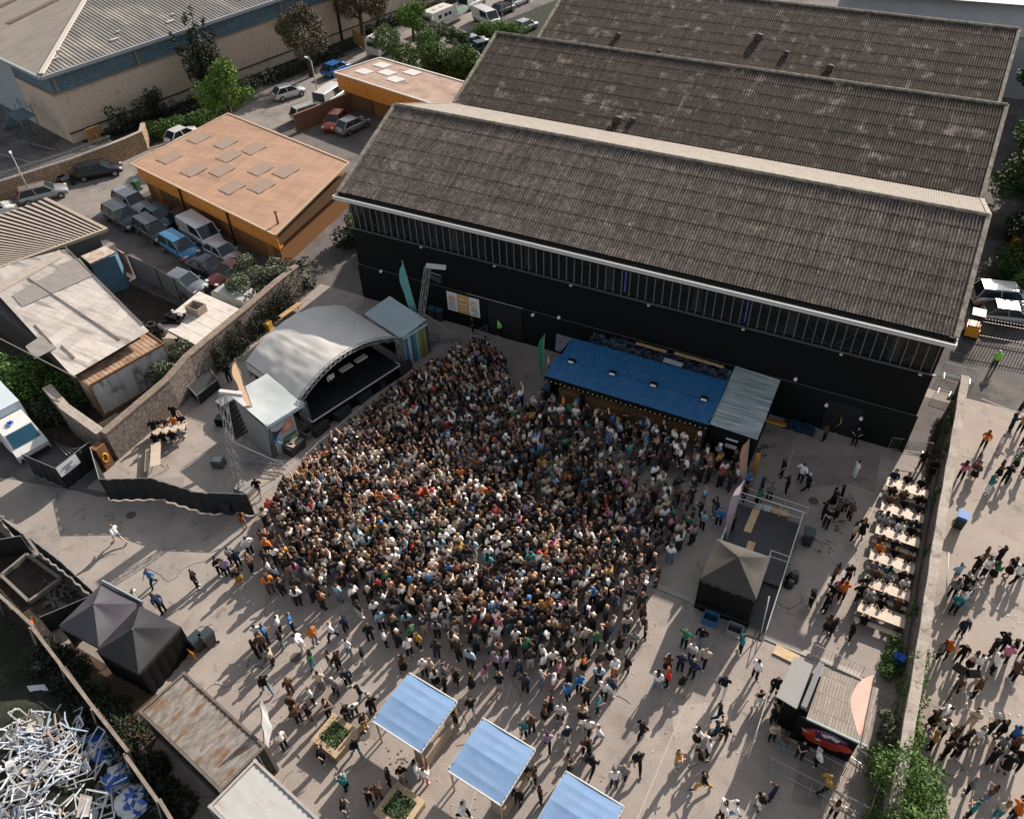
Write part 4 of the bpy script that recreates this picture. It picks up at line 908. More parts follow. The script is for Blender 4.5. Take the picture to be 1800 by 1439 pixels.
m_ = MB(); m_.box(19.3,30.4,-9.95,-9.85,0,3.2); m_.box(19.3,19.4,-13.4,-9.95,0,2.8); m_.box(30.3,30.4,-13.5,-9.95,0,2.85); m_.build('wall', BLK, bar)
m_ = MB(); m_.box(19.2,30.5,-13.8,-13.72,2.4,2.8); m_.build('fascia', BLK, bar)
m_ = MB(); m_.box(20.0,30.2,-13.1,-12.5,.3,1.35); m_.box(19.9,30.3,-13.2,-12.4,1.35,1.42); m_.build('counter', mat('bar_timber',(.30,.17,.07),(.2,.11,.05),2,.7), bar)
for x in (19.5,22.2,24.9,27.6,30.2): m_ = MB(); m_.box(x-.06,x+.06,-13.7,-13.58,0,2.75); m_.build('post', DARK, bar)
m_ = MB()
for i in range(34): m_.tube((19.4+.33*i,-13.86,2.6-.03*(i%3)),(19.4+.33*i,-13.86,2.56-.03*(i%3)),.02,5)
BULB = bpy.data.materials.new('warm_bulb'); BULB.use_nodes = True; _b = BULB.node_tree.nodes['Principled BSDF']; _b.inputs['Base Color'].default_value=(.9,.8,.6,1); _b.inputs['Emission Color'].default_value=(1,.75,.4,1); _b.inputs['Emission Strength'].default_value=.15
m_.build('string_light', BULB, bar)
m_ = MB(); m_.corr((33.45,-8.3,3.25),(33.45,-13.75,2.78),(30.45,-13.65,2.80),(30.45,-8.1,3.27),.2,.03,1,0); m_.build('galvanised_roof', mat('streaky_galvanised',(.50,.56,.56),(.16,.21,.22),1.3,.45,metal=.2,st=(.25,4,1),det=9,w3=.03), bar)
m_ = MB(); m_.prism([(30.5,-13.5),(33.3,-13.6),(33.3,-8.5),(30.5,-8.3)],0,2.75); m_.build('store_wall', BLK, bar)
for (z0,z1) in ((1.95,2.1),(1.3,1.6)): m_ = MB(); m_.box(31.9-.3,32.2+.15,-13.64,-13.61,z0,z1); m_.build('notice', flat('notice_white',(.5,.52,.52)), bar)
for (px,py) in ((1005,636),(1077,657),(1149,677),(1238,702)):
    p = G(px,py,3.1); t = MB(); t.obox(p+Vector((0,0,.12)),(.45,.25,.2),0,0,-.4); lo = t.build('floodlight', BLK, bar)
    t = MB(); t.obox(p+Vector((0,-.15,.1)),(.36,.03,.14),0,0,-.4); t.build('lens', flat('lens_white',(.6,.62,.62)), lo)
m_ = MB(); p = G(1183,637,3.3); m_.obox(p,(1.3,.35,.12),-.05); m_.build('pale_board', flat('pale_board',(.42,.45,.45)), bar)
rr = random.Random(11)
t = thing('tarpaulin', 'heap of crumpled dark blue tarpaulin between the bar roof and the hall wall', 'tarpaulin', (27,-9.2,0))
m_ = MB(); vs = []; NX_, NY_ = 90, 12
for j in range(NY_+1):
    for i in range(NX_+1):
        x, y = 20.5+9.9*i/NX_, -9.8+1.5*j/NY_; vs.append((x,y,3.0+.45*noise.noise(Vector((x*1.6,y*2.4,3)))+.2*noise.noise(Vector((x*5,y*6,1)))))
m_.add(vs,[(j*(NX_+1)+i,j*(NX_+1)+i+1,(j+1)*(NX_+1)+i+1,(j+1)*(NX_+1)+i) for j in range(NY_) for i in range(NX_)]); m_.build('sheet', mat('tarp_navy',(.006,.03,.07),(.003,.008,.016),2.4,.4), t)
m_ = MB(); m_.box(20.6,30.3,-9.7,-8.4,0,2.4); m_.build('stacked_boxes', BLK, t)
for k_, (a,b) in enumerate((((1118,603),(1172,618)),((1186,620),(1272,645)))):
    p, q = G(*a,3.5), G(*b,3.5); m_ = MB(); m_.beam(p,q,.22,.05); m_.build('plank', WOOD, None, P(('shorter','longer')[k_]+' orange timber plank lying on the dark tarpaulin behind the bar roof','plank'))
# decking
DECK = mat('grey_decking', (.24,.205,.185), (.16,.135,.125), 2, .85, st=(1,6,1), brick=((1.05,1.05,1.05),(.85,.85,.85),(.3,.3,.3),3,.13,.012,.4))
dk = thing('decking', 'weathered grey timber decking with steps running along the front of the bar', 'decking', (26,-14.8,0))
for (x0,x1,y0,y1,z0,z1) in ((18.2,26.2,-15.2,-13.5,0,.22),(26.2,30.7,-15.6,-13.3,.0,.42),(26.8,30.2,-16.3,-15.6,0,.2),(30.7,33.9,-15.6,-13.7,0,.26)):
    m_ = MB(); m_.box(x0,x1,y0,y1,z0,z1); m_.build('board_panel', DECK, dk)
m_ = MB(); m_.beam((18.2,-15.23,.12),(26.2,-15.23,.12),.06,.26); m_.beam((26.8,-16.33,.12),(30.2,-16.33,.12),.06,.24); m_.beam((30.7,-15.64,.14),(33.9,-15.64,.14),.06,.28); m_.build('edge_board', flat('pale_edge',(.34,.30,.27)), dk)
t = thing('bin_board', 'orange board leaning out from the right end of the bar store', 'board', (34.2,-9.3,0))
m_ = MB(); m_.obox((33.9,-9.9,1.1),(1.4,.9,.08),.0,0,-.5); m_.build('panel', flat('amber_board',(.62,.28,.03)), t); t.name='amber_board'
m_ = MB(); m_.obox((33.75,-14.0,1.0),(.25,.08,1.9),.2); m_.build('board', flat('amber_board',(.62,.28,.03)), None, P('narrow ochre board standing by the salmon flag at the bar end','board'))
m_ = MB()
for i in range(7): m_.obox((34.6+.25*i,-8.9+.1*(i%3),.25+.1*(i%2)),(.5,.4,.5),i*.5)
m_.build('crate_pile', flat('navy_crate',(.012,.03,.06)), None, P('dark blue crates heaped against the hall wall right of the bar','crates'))
# ------------------------------------------------------------ viewing platform
pl = thing('viewing_platform', 'raised black floored viewing platform with steel rails and ramp', 'platform', (35.3,-21,0))
m_ = MB(); m_.box(33.5,37.2,-22.0,-17.2,.45,.6); m_.box(33.5,36.2,-25.0,-22.0,.45,.6); m_.build('deck', mat('platform_black',(.022,.026,.032),(.012,.014,.018),1.5,.5), pl)
m_ = MB(); m_.box(33.6,37.1,-21.9,-17.3,0,.44); m_.box(33.6,36.1,-24.9,-21.9,0,.44); m_.build('skirt', BLK, pl)
m_ = MB(); m_.plate([(36.25,-20.6,.61),(37.2,-20.6,.61),(37.2,-25.3,.06),(36.25,-25.3,.06)],.06); m_.build('ramp', flat('ramp_black',(.03,.032,.036)), pl)
def rail(pts, zs, m=STEEL, post=1.2, nm='rail', par=None):
    m_ = MB()
    for a, b in zip(pts, pts[1:]):
        a, b = Vector(a), Vector(b)
        for z in zs: m_.tube(a+Vector((0,0,z)),b+Vector((0,0,z)),.028,5)
        n_ = max(1,int((b-a).length/post))
        for i in range(n_+1): p = a.lerp(b,i/n_); m_.tube(p,p+Vector((0,0,zs[-1])),.028,5)
    m_.build(nm, m, par)
PALE = flat('pale_rail', (.55,.54,.52), .5)
rail([(33.5,-17.2,.6),(37.2,-17.2,.6)],(.5,1.05),PALE,1.2,'rail',pl); rail([(37.2,-17.2,.6),(37.2,-22,.6),(37.2,-25.3,.06)],(.5,1.05),PALE,1.2,'rail',pl)
rail([(36.2,-20.6,.6),(37.2,-20.6,.6)],(.5,1.0),PALE,1.0,'rail',pl); rail([(36.2,-20.6,.6),(36.2,-22.0,.6)],(.5,1.0),PALE,1.2,'rail',pl); rail([(33.5,-17.2,.6),(33.5,-21.9,.6)],(.5,1.0),PALE,1.2,'rail',pl)
rail([(33.4,-16.2,0),(37.4,-16.2,0)],(.6,1.1),PALE,1.3,'outer_rail',pl)
for k_,(a,b) in enumerate((((1330,895),(1313,935)),((1322,952),(1312,980)))):
    p, q = G(*a,.62), G(*b,.62); m_ = MB(); m_.beam(p,q,.42,.05); m_.build('plank', PLY, None, P(('tan plank at the far end of the platform floor','tan plank lying beside the gazebo on the platform')[k_],'plank'))
for k_ in range(4):
    m_ = MB(); m_.obox((34.7+.5*k_,-16.65,.2+.04*k_),(.45,.5,.38),.05*k_); m_.build('crate', WOOD if k_ > 1 else flat('pale_crate',(.45,.46,.46)), None, P(['leftmost pale crate','second pale crate','left timber crate','right timber crate'][k_]+' behind the platform end rail','crate','crates behind the platform'))
# gazebos
def gazebo(x0,x1,y0,y1,ze,zp,label,m,walls=(),mw_=BLK,group=None, wz=0.0, cats='gazebo'):
    cx, cy = (x0+x1)/2, (y0+y1)/2; t = thing('gazebo', label, cats, (cx,cy,0), 0, group)
    m_ = MB(); NR, NE = 9, 8
    for (ca,cb) in (((-1,-1),(1,-1)),((1,-1),(1,1)),((1,1),(-1,1)),((-1,1),(-1,-1))):
        vs = []
        for j in range(NR+1):
            a = .03+.97*j/NR
            for i in range(NE+1):
                s_ = i/NE; u, v = a*lerp(ca[0],cb[0],s_), a*lerp(ca[1],cb[1],s_); mid = 1-abs(2*s_-1)
                z = lerp(zp,ze,a**.85)-.13*math.sin(math.pi*a)*mid+.025*noise.noise(Vector((u*3+x0,v*3,0)))*mid
                vs.append((cx+u*(x1-x0)/2,cy+v*(y1-y0)/2,z))
        m_.add(vs,[(j*(NE+1)+i,(j+1)*(NE+1)+i,(j+1)*(NE+1)+i+1,j*(NE+1)+i+1) for j in range(NR) for i in range(NE)],0,True)
    m_.add([(cx-.05,cy-.05,zp),(cx+.05,cy-.05,zp),(cx+.05,cy+.05,zp),(cx-.05,cy+.05,zp)],[(0,1,2,3)])
    m_.build('canopy', m, t)
    m_ = MB()
    for (a,b,c,d) in ((x0,y0,x1,y0),(x1,y0,x1,y1),(x1,y1,x0,y1),(x0,y1,x0,y0)): m_.quad((a,b,ze-.28),(c,d,ze-.28),(c,d,ze),(a,b,ze))
    m_.build('valance', m, t)
    for (x,y) in ((x0,y0),(x1,y0),(x1,y1),(x0,y1)): m_ = MB(); m_.box(x-.03 if x>cx else x,x+.03 if x<cx else x,y-.03 if y>cy else y,y+.03 if y<cy else y,wz,ze-.02); m_.build('leg', DARK, t)
    for s_ in walls:
        m_ = MB(); a,b,c,d = {'s':(x0,y0,x1,y0),'e':(x1,y0,x1,y1),'n':(x1,y1,x0,y1),'w':(x0,y1,x0,y0)}[s_]; n_ = 18; vs = []
        for i in range(n_+1):
            x, y = lerp(a,c,i/n_), lerp(b,d,i/n_); o_ = .04*math.sin(i*1.9); nx, ny = (0,o_) if s_ in 'sn' else (o_,0)
            vs += [(x+nx,y+ny,wz+.02),(x,y,ze-.2)]
        m_.add(vs,[(2*i,2*i+2,2*i+3,2*i+1) for i in range(n_)],0,True); m_.build('side_wall', mw_, t)
    return t
GZB = mat('black_nylon', (.028,.028,.032), (.022,.022,.026), 1, .62, spec=.35)
GZB2 = mat('taupe_nylon', (.058,.052,.047), (.046,.042,.038), 1, .6, spec=.3)
gazebo(33.35,36.3,-24.9,-22.0,2.75,3.75,'black gazebo with dark walls standing at the near end of the viewing platform', GZB2, 'sew', BLK, None, .05)
gazebo(4.4,7.3,-41.5,-38.6,2.2,3.2,'dark purple grey gazebo, left one of the joined pair by the fenced pit', mat('purple_black_nylon',(.062,.057,.070),(.05,.046,.057),1,.6), 'w', BLK,'joined dark gazebos')
gazebo(7.34,10.25,-41.7,-38.75,2.2,3.2,'black gazebo with closed walls, right one of the joined pair by the bins', GZB, 'se', BLK,'joined dark gazebos')
m_ = MB(); m_.beam((4.4,-38.5,2.25),(7.4,-38.55,2.25),.08,.28); m_.build('roll_up_wall', flat('pale_blue_roll',(.30,.38,.42)), None, P('pale blue rolled up side wall along the back edge of the left dark gazebo','roll'))
# blue canopies
BCP = mat('blue_canopy', (.185,.29,.47), (.155,.255,.42), .9, .7, spec=.2)
def canopy(cx, cy, label, rot=-.1):
    t = thing('canopy', label, 'canopy', (cx,cy,0), rot, 'blue square canopies'); M_ = W[t.name]; w_ = 1.42
    def q(x,y,z): return M_ @ Vector((x,y,z))
    m_ = MB(); N_ = 30; vs = []; zs = [2.27,2.33,2.355,2.41,2.38,2.35,2.28]
    for j in range(N_+1):
        for i in range(N_+1):
            y = -w_+2*w_*j/N_; k_ = min(5.999,6*j/N_); k0 = int(k_); x = -w_+2*w_*i/N_; ed = math.sin(math.pi*i/N_)
            z = lerp(zs[k0],zs[k0+1],k_-k0)-.05*ed*(1-abs(2*((k_-k0)%1)-1)*.3)+.008*noise.noise(Vector((x*1.4+cx,y*2.2,1)))+.002*noise.noise(Vector((x*6+cx,y*7,2))); vs.append(q(x,y,z))
    m_.add(vs,[(j*(N_+1)+i,j*(N_+1)+i+1,(j+1)*(N_+1)+i+1,(j+1)*(N_+1)+i) for j in range(N_) for i in range(N_)],0,False); m_.build('sheet', BCP, t)
    m_ = MB()
    for a,b in (((-w_,-w_),(w_,-w_)),((w_,-w_),(w_,w_)),((w_,w_),(-w_,w_)),((-w_,w_),(-w_,-w_))): m_.beam(q(*a,2.24),q(*b,2.24),.055,.11)
    m_.build('frame', flat('cream_frame',(.66,.63,.57)), t)
    m_ = MB()
    for i in range(12):
        for s_ in (-1,1): m_.obox(q(s_*(w_-.02),-w_+.24*i+.1,2.315),(.05,.07,.03),rot)
    m_.build('eyelets', flat('eyelet_dark',(.05,.06,.08)), t)
    for a in (-1,1):
        for b in (-1,1): m_ = MB(); m_.tube(q(a*(w_-.1),b*(w_-.1),0),q(a*(w_-.1),b*(w_-.1),2.2),.045); m_.build('leg', WOOD, t)
    m_ = MB(); m_.obox(q(1.0,-.2,.55),(.75,1.9,1.1),rot); m_.build('counter', mat('box_timber',(.34,.26,.19),(.26,.2,.15),2,.8), t)
canopy(23.6,-37.4,'blue square canopy on white frame, leftmost and farthest of the three'); canopy(27.9,-37.85,'blue square canopy with brownish stains, middle one of the three'); canopy(32.35,-38.4,'blue square canopy cut by the bottom edge, rightmost of the three')
# planters
def planter(cx,cy,rot,label,w_=1.5,seed=1):
    t = thing('planter', label, 'planter', (cx,cy,0), rot); M_ = W[t.name]; TB = mat('planter_timber',(.46,.34,.22),(.36,.26,.165),2,.8)
    m_ = MB(); h_ = w_/2
    for s_ in (-1,1): m_.obox(M_ @ Vector((s_*(h_-.04),0,.3)),(.07,w_,.6),rot); m_.obox(M_ @ Vector((0,s_*(h_-.04),.3)),(w_-.15,.07,.6),rot)
    m_.build('side_board', TB, t)
    m_ = MB()
    for s_ in (-1,1): m_.obox(M_ @ Vector((s_*(h_-.1),0,.63)),(.28,w_+.1,.05),rot); m_.obox(M_ @ Vector((0,s_*(h_-.1),.632)),(w_-.4,.28,.05),rot)
    m_.build('rim', TB, t)
    m_ = MB(); m_.obox(M_ @ Vector((0,0,.45)),(w_-.2,w_-.2,.1),rot); m_.build('soil', SOIL, t)
    r_ = random.Random(seed); m_ = MB()
    for i in range(420):
        x, y = r_.uniform(-h_+.22,h_-.22), r_.uniform(-h_+.22,h_-.22); z = .5+r_.random()**1.5*.5; p = M_ @ Vector((x,y,z)); m_.obox(p,(r_.uniform(.05,.13),.035,.004),r_.uniform(0,6),r_.choice((0,0,1)),r_.uniform(-.8,.8),r_.uniform(-.8,.8))
    m_.build('foliage', [mat('planter_green',(.06,.12,.03),(.03,.07,.02),9,.8),mat('planter_pale',(.13,.18,.07),(.08,.12,.05),9,.8)], t, dict(kind='stuff'))
planter(20.15,-39.5,-.12,'square timber planter with dark green plants, nearer the white flag',1.55,3); planter(24.75,-40.95,-.12,'square timber planter with leafy plants, at the bottom edge below the first canopy',1.6,4)
# ------------------------------------------------------------ tables
def table_proto(label, group, loc, rz, L_=2.2, benches=(1,1), light=True):
    t = thing('picnic_table', label, 'table', loc, rz, group); M_ = W[t.name]; TW_ = mat('beer_table_timber',(.52,.44,.345),(.42,.345,.26),2,.6) if light else WOOD
    m_ = MB(); m_.obox(M_ @ Vector((0,0,.75)),(L_,.62,.035),rz); m_.build('table_top', TW_, t)
    for k_, s_ in enumerate((-1,1)):
        if benches[k_]: m_ = MB(); m_.obox(M_ @ Vector((0,s_*.62,.45)),(L_,.27,.035),rz); m_.build('bench', TW_, t)
    for s_ in (-1,1):
        m_ = MB(); m_.beam(M_ @ Vector((s_*.8,-.5,.03)),M_ @ Vector((s_*.8,-.1,.73)),.04,.03); m_.beam(M_ @ Vector((s_*.8,.5,.03)),M_ @ Vector((s_*.8,.1,.73)),.04,.03)
        for r_ in (-1,1): m_.beam(M_ @ Vector((s_*.82,r_*.62,0)),M_ @ Vector((s_*.82,r_*.62,.43)),.03,.03)
        m_.build('leg_frame', DARK, t)
    return t
TABY = [-11.9,-14.0,-15.9,-17.9,-19.8,-21.6]
tl = ['farthest picnic table beside the dividing stone wall, next to the hall','second picnic table from the hall along the stone wall','third picnic table from the hall along the stone wall','fourth picnic table from the hall along the stone wall','fifth picnic table from the hall along the stone wall','nearest picnic table in the row along the stone wall']
for y, l in zip(TABY, tl): table_proto(l, 'picnic tables along the stone wall', (42.35,y,0), -.02, 2.35)
table_proto('empty beer table with one bench in the yard left of the stage', None, tuple(G(280,812,0)), rad(-47), 2.2, (1,0))
table_proto('crowded beer table beside the rubble wall left of the stage', None, tuple(G(302,768,0)), rad(40), 2.2)
m_ = MB(); p = G(247,790,.02)
t = thing('plank', 'pale plank on the ground left of the empty beer table', 'plank', (0,0,0)) if False else None
# ------------------------------------------------------------ food stall
fs = thing('food_stall', 'food stall with slatted pale roof, black front and red and purple mural', 'stall', (40.5,-28.5,0))
FR = mat('slatted_roof', (.36,.31,.265), (.28,.24,.205), 3, .85, brick=((1.06,1.06,1.06),(.85,.85,.85),(.4,.38,.35),.14,.9,.012,.3))
m_ = MB(); m_.prism([(38.9,-29.5),(42.3,-29.75),(42.4,-27.6),(39.0,-27.5)],.0,2.35); m_.build('wall', BLK, fs)
m_ = MB(); m_.prism([(39.95,-29.9),(42.55,-30.05),(42.6,-27.2),(40.15,-27.2)],2.42,[2.46,2.46,2.68,2.68]); m_.build('roof', FR, fs)
m_ = MB(); m_.prism([(38.45,-29.55),(39.45,-29.75),(39.65,-27.35),(38.75,-27.25)],2.5,[2.55,2.55,2.75,2.75],0,0,True); m_.build('awning', flat('awning_grey',(.30,.295,.285),.6), fs)
m_ = MB(); m_.beam((39.7,-29.6,2.6),(39.95,-27.2,2.85),.25,.25); m_.build('ridge_duct', flat('duct_grey',(.2,.21,.22)), fs)
m_ = MB(); m_.beam((39.95,-29.95,2.44),(42.6,-30.1,2.44),.08,.12); m_.build('front_edge', flat('mint_edge',(.32,.42,.40)), fs)
mu = MB(); yy = -29.92
def ell(cx,cz,rx,rz,mi,o_,n=20,jg=0):
    mu.add([(cx+rx*math.cos(a)*(1+jg*math.sin(a*5)),yy-.03-o_,cz+rz*math.sin(a)*(1+jg*math.sin(a*5))) for a in [k_*math.tau/n for k_ in range(n)]],[tuple(range(n))],mi)
mu.box(39.6,42.3,-29.94,-29.86,.2,2.35,3)
ell(41.0,1.0,.95,.38,0,.0,24,.12); ell(41.1,1.65,.85,.42,1,.01,24,.05); ell(40.3,1.35,.3,.35,0,.02); ell(41.9,1.2,.35,.3,0,.02)
for k_ in range(9): ell(40.45+.16*k_,1.95-.012*(k_-4)**2,.05,.03,2,.03,8)
mu.add([(40.75,yy-.07,1.75),(40.95,yy-.07,1.5),(41.2,yy-.07,1.65),(41.5,yy-.07,1.5),(41.65,yy-.07,1.75),(41.2,yy-.07,1.9)],[(0,1,2,3,4,5)],2)
mu.add([(39.9,yy-.07,1.6),(40.35,yy-.07,1.35),(40.05,yy-.07,1.4)],[(0,1,2)],2); ell(40.75,1.15,.14,.1,2,.05); ell(41.35,.85,.12,.07,4,.05); ell(40.8,.8,.3,.05,4,.04)
mu.build('mural', [flat('mural_red',(.50,.045,.02)),flat('mural_purple',(.07,.015,.07)),flat('mural_white',(.6,.58,.6)),BLK,flat('mural_orange',(.62,.13,.03))], fs)
barrier_run([G(1362,1308),G(1480,1367)], [f'queue barrier in front of the food stall, {o} from the left' for o in ORD], group='queue barriers')
barrier_run([G(1345,1348),G(1437,1395),G(1522,1438)], [f'queue barrier at the bottom edge below the food stall, {o} from the left' for o in ORD], group='queue barriers')
barrier_run([G(1468,1313),G(1540,1362)], [f'queue barrier under the pale red flag, {o} from the left' for o in ORD], group='queue barriers')
barrier_run([G(1545,1367),G(1520,1437)], [f'barrier beside the ivy covered wall, {o} from the top' for o in ORD], group='queue barriers')
barrier_run([G(1349,1222),G(1312,1340)], [f'barrier left of the food stall, {o} from the top' for o in ORD], group='queue barriers', m=PALE)
barrier_run([G(1425,1152),G(1512,1192)], [f'barrier behind the food stall, {o} from the left' for o in ORD], group='queue barriers', m=PALE)
barrier_run([G(1560,790),G(1632,800)], [f'barrier at the hall corner above the picnic tables, {o} from the left' for o in ORD], group='queue barriers')
m_ = MB(); p = G(1382,1150,.06); m_.obox(p+Vector((0,0,.02)),(1.25,.6,.03),-.12); m_.build('plywood_sheet', PLY, None, P('plywood sheet laid over the drain kerb behind the food stall','board'))
m_ = MB(); p, q = G(1338,1112,.1), G(1352,1048,2.0); m_.tube(p,q,.03); m_.build('pole', WHITE, None, P('white pole leaning at the near end of the platform ramp','pole'))
# wheelie bins
def bin_(px,py,rz,label,body,lid,group=None,openlid=False):
    p = G(px,py,0); t = thing('wheelie_bin', label, 'bin', (p.x,p.y,0), rz, group); M_ = W[t.name]
    m_ = MB(); vs = [M_ @ Vector(v_) for v_ in ((-.24,-.26,.06),(.24,-.26,.06),(.24,.22,.06),(-.24,.22,.06),(-.29,-.34,1.0),(.29,-.34,1.0),(.29,.34,1.0),(-.29,.34,1.0))]
    m_.add(vs,[(0,3,2,1),(0,1,5,4),(1,2,6,5),(2,3,7,6),(3,0,4,7),(4,5,6,7)]); m_.build('body', body, t)
    m_ = MB(); m_.obox(M_ @ Vector((0,0,1.04)),(.62,.76,.06),rz); m_.obox(M_ @ Vector((0,-.02,1.09)),(.5,.6,.06),rz); m_.build('lid', lid, t)
    for s_ in (-1,1): m_ = MB(); m_.tube(M_ @ Vector((s_*.25,.28,.1)),M_ @ Vector((s_*.31,.28,.1)),.1,10); m_.build('wheel', RUB, t)
    return t
BBL = flat('bin_black',(.025,.03,.033),.5); BLD = flat('bin_lid_slate',(.03,.045,.052),.5)
bin_(352,1138,-.15,'black wheelie bin with orange notice, left of the pair by the dark gazebo',BBL,BLD,'wheelie bins'); bin_(371,1132,-.15,'black wheelie bin, right of the pair by the dark gazebo',BBL,BLD,'wheelie bins')
m_ = MB(); p = G(348,1137,.6); m_.obox(p+Vector((0,-.45,0)),(.55,.03,.55),-.15); m_.build('notice', flat('orange_notice',(.85,.32,.02)), None, P('plain orange notice board on the front of the black bins by the gazebo','sign'))
bin_(1417,955,.1,'slate lidded black wheelie bin beside the platform rail',BBL,BLD,'wheelie bins'); bin_(1683,925,-.1,'bin with blue lid and white cloth on top by the dividing wall',BBL,flat('bin_lid_blue',(.03,.16,.42)),'wheelie bins')
bin_(243,335,.2,'green wheelie bin at the corner of the larger ochre unit',flat('bin_green',(.02,.07,.04)),flat('bin_green_lid',(.05,.14,.09)),'wheelie bins')
bin_(406,900,.3,'black bin by the end of the black hoarding',BBL,DARK,'wheelie bins'); bin_(432,895,.1,'black bin touching the stage barrier near the hoarding end',BBL,DARK,'wheelie bins')
for k_,(px,py) in enumerate(((762,558),(775,562),(845,571),(651,505),(963,700))): bin_(px,py,.1,['dark blue lidded bin by the right mast, left one','dark blue lidded bin by the right mast, right one','dark bin below the right hand poster','black bin at the far left of the hall wall','dark bin at the left end of the bar'][k_],BBL,flat('bin_lid_navy',(.03,.10,.17)),'wheelie bins')
for k_,(px,py,c,l) in enumerate(((1248,1092,(.05,.17,.36),'blue plastic crate at the foot of the platform gazebo'),(1290,1112,(.25,.28,.30),'grey open topped crate at the foot of the platform gazebo'),(540,765,(.25,.23,.2),'small pale case on the ground at the left stage leg'))):
    p = G(px,py,0); t = thing('crate', l, 'crate', (p.x,p.y,0), .1); m_ = MB()
    for s_ in (-1,1): m_.obox(p+Vector((s_*.38,0,.25)),(.05,.6,.5)); m_.obox(p+Vector((0,s_*.3,.25)),(.72,.05,.5))
    m_.build('side', flat('crate_col%d'%k_,c), t); m_ = MB(); m_.obox(p+Vector((0,0,.1)),(.7,.5,.06)); m_.build('base', DARK, t)
m_ = MB(); p = G(1575,1165,0); m_.box(p.x-.22,p.x+.22,p.y-.18,p.y+.18,0,.62); m_.box(p.x-.26,p.x+.26,p.y-.22,p.y+.22,.62,.68); m_.build('storage_box', flat('vivid_blue',(.01,.10,.75)), None, P('small vivid blue box against the ivy by the dividing wall','box'))
t = thing('tyre_pile', 'black sack slumped beside the platform ramp', 'sack', tuple(G(1392,1020,0))); p = G(1392,1018,0)
m_ = MB(); m_.tube(p,p+Vector((.05,.1,.6)),.38,10,r2=.2); m_.tube(p+Vector((-.1,-.5,0)),p+Vector((0,-.4,.45)),.3,10,r2=.15); m_.build('sack_body', flat('sack_black',(.02,.025,.03),.4), t); t.name='sack'
# ------------------------------------------------------------ left yard: hoardings, signs, pit
def hoarding(pts, h, label, group='black hoarding panels'):
    for k_, (a, b) in enumerate(zip(pts, pts[1:])):
        a, b = Vector((a[0],a[1],0)), Vector((b[0],b[1],0)); t = thing('hoarding', label[k_] if isinstance(label,list) else label, 'fence', tuple((a+b)/2), 0, group)
        m_ = MB(); n_ = 20; vs = []; d = (b-a).normalized(); nn = Vector((-d.y,d.x,0))
        for i in range(n_+1): p = a.lerp(b,i/n_)+nn*.05*math.sin(i*1.3); vs += [p+Vector((0,0,.06)),p+Vector((0,0,h-.03+.02*math.sin(i)))]
        m_.add(vs,[(2*i,2*i+2,2*i+3,2*i+1) for i in range(n_)],0,True); m_.build('scrim', flat('scrim_black',(.012,.014,.014),.8), t)
        m_ = MB(); m_.tube(a+Vector((0,0,h)),b+Vector((0,0,h)),.025,5); m_.tube(a,a+Vector((0,0,h)),.025,5); m_.tube(b,b+Vector((0,0,h)),.025,5); m_.build('frame', STEEL, t)
hp0 = [G(158,786,2),G(174,842,2),G(265,840,2),G(345,865,2),G(434,868,2)]
hoarding(hp0, 2.0, ['black hoarding panel from the yellow post to the corner','first black hoarding panel along the lane from the corner','second black hoarding panel along the lane','last black hoarding panel ending by the stage barrier'])
hp1 = [G(38,798,2),G(97,823,2),G(157,776,2)]
hoarding(hp1, 2.0, ['dark fence panel in front of the ambulance','dark fence panel behind the white notice board'])
t = thing('notice_board', 'white notice board with small dark lettering on the dark fence corner', 'sign', tuple(G(118,830,1)))
a, b = G(97,823,2.0), G(131,797,2.0); z = Vector((0,0,1)); nn = Vector(((b-a).y,-(b-a).x,0)).normalized()*.08
m_ = MB(); m_.plate([a+nn,b+nn,b+nn-z*.75+nn,a+nn-z*.75+nn],.03); m_.build('board', flat('notice_white2',(.66,.67,.68)), t)
m_ = MB(); dd = (b-a); e_ = nn.normalized()*.06
for (u0,u1,v0) in ((.2,.75,.2),(.3,.6,.42),(.2,.8,.58)):
    nbl = int((u1-u0)/.06)
    for i in range(nbl):
        u = u0+i*.06; m_.quad(a+dd*u+nn+e_-z*v0, a+dd*(u+.045)+nn+e_-z*v0, a+dd*(u+.045)+nn+e_*1.3-z*(v0+.11), a+dd*u+nn+e_*1.3-z*(v0+.11))
m_.build('lettering', flat('notice_ink',(.08,.08,.12)), t)
t = thing('marker_post', 'orange painted stone post with yellow number plate at the wall end', 'post', (-4.3,-30.8,0))
m_ = MB(); m_.box(-4.75,-4.15,-31.3,-30.6,0,1.9); m_.build('post_body', mat('rust_stone',(.24,.11,.04),(.13,.06,.03),3,.9), t)
m_ = MB()
for i in range(12):
    a_ = i*math.tau/12; b_ = (i+1)*math.tau/12; m_.tube((-4.12+.0,-31.0+.2*math.cos(a_),1.0+.34*math.sin(a_)),(-4.12,-31.0+.2*math.cos(b_),1.0+.34*math.sin(b_)),.06,5)
m_.build('ring_plate', flat('yellow_ring',(.75,.38,.02)), t)
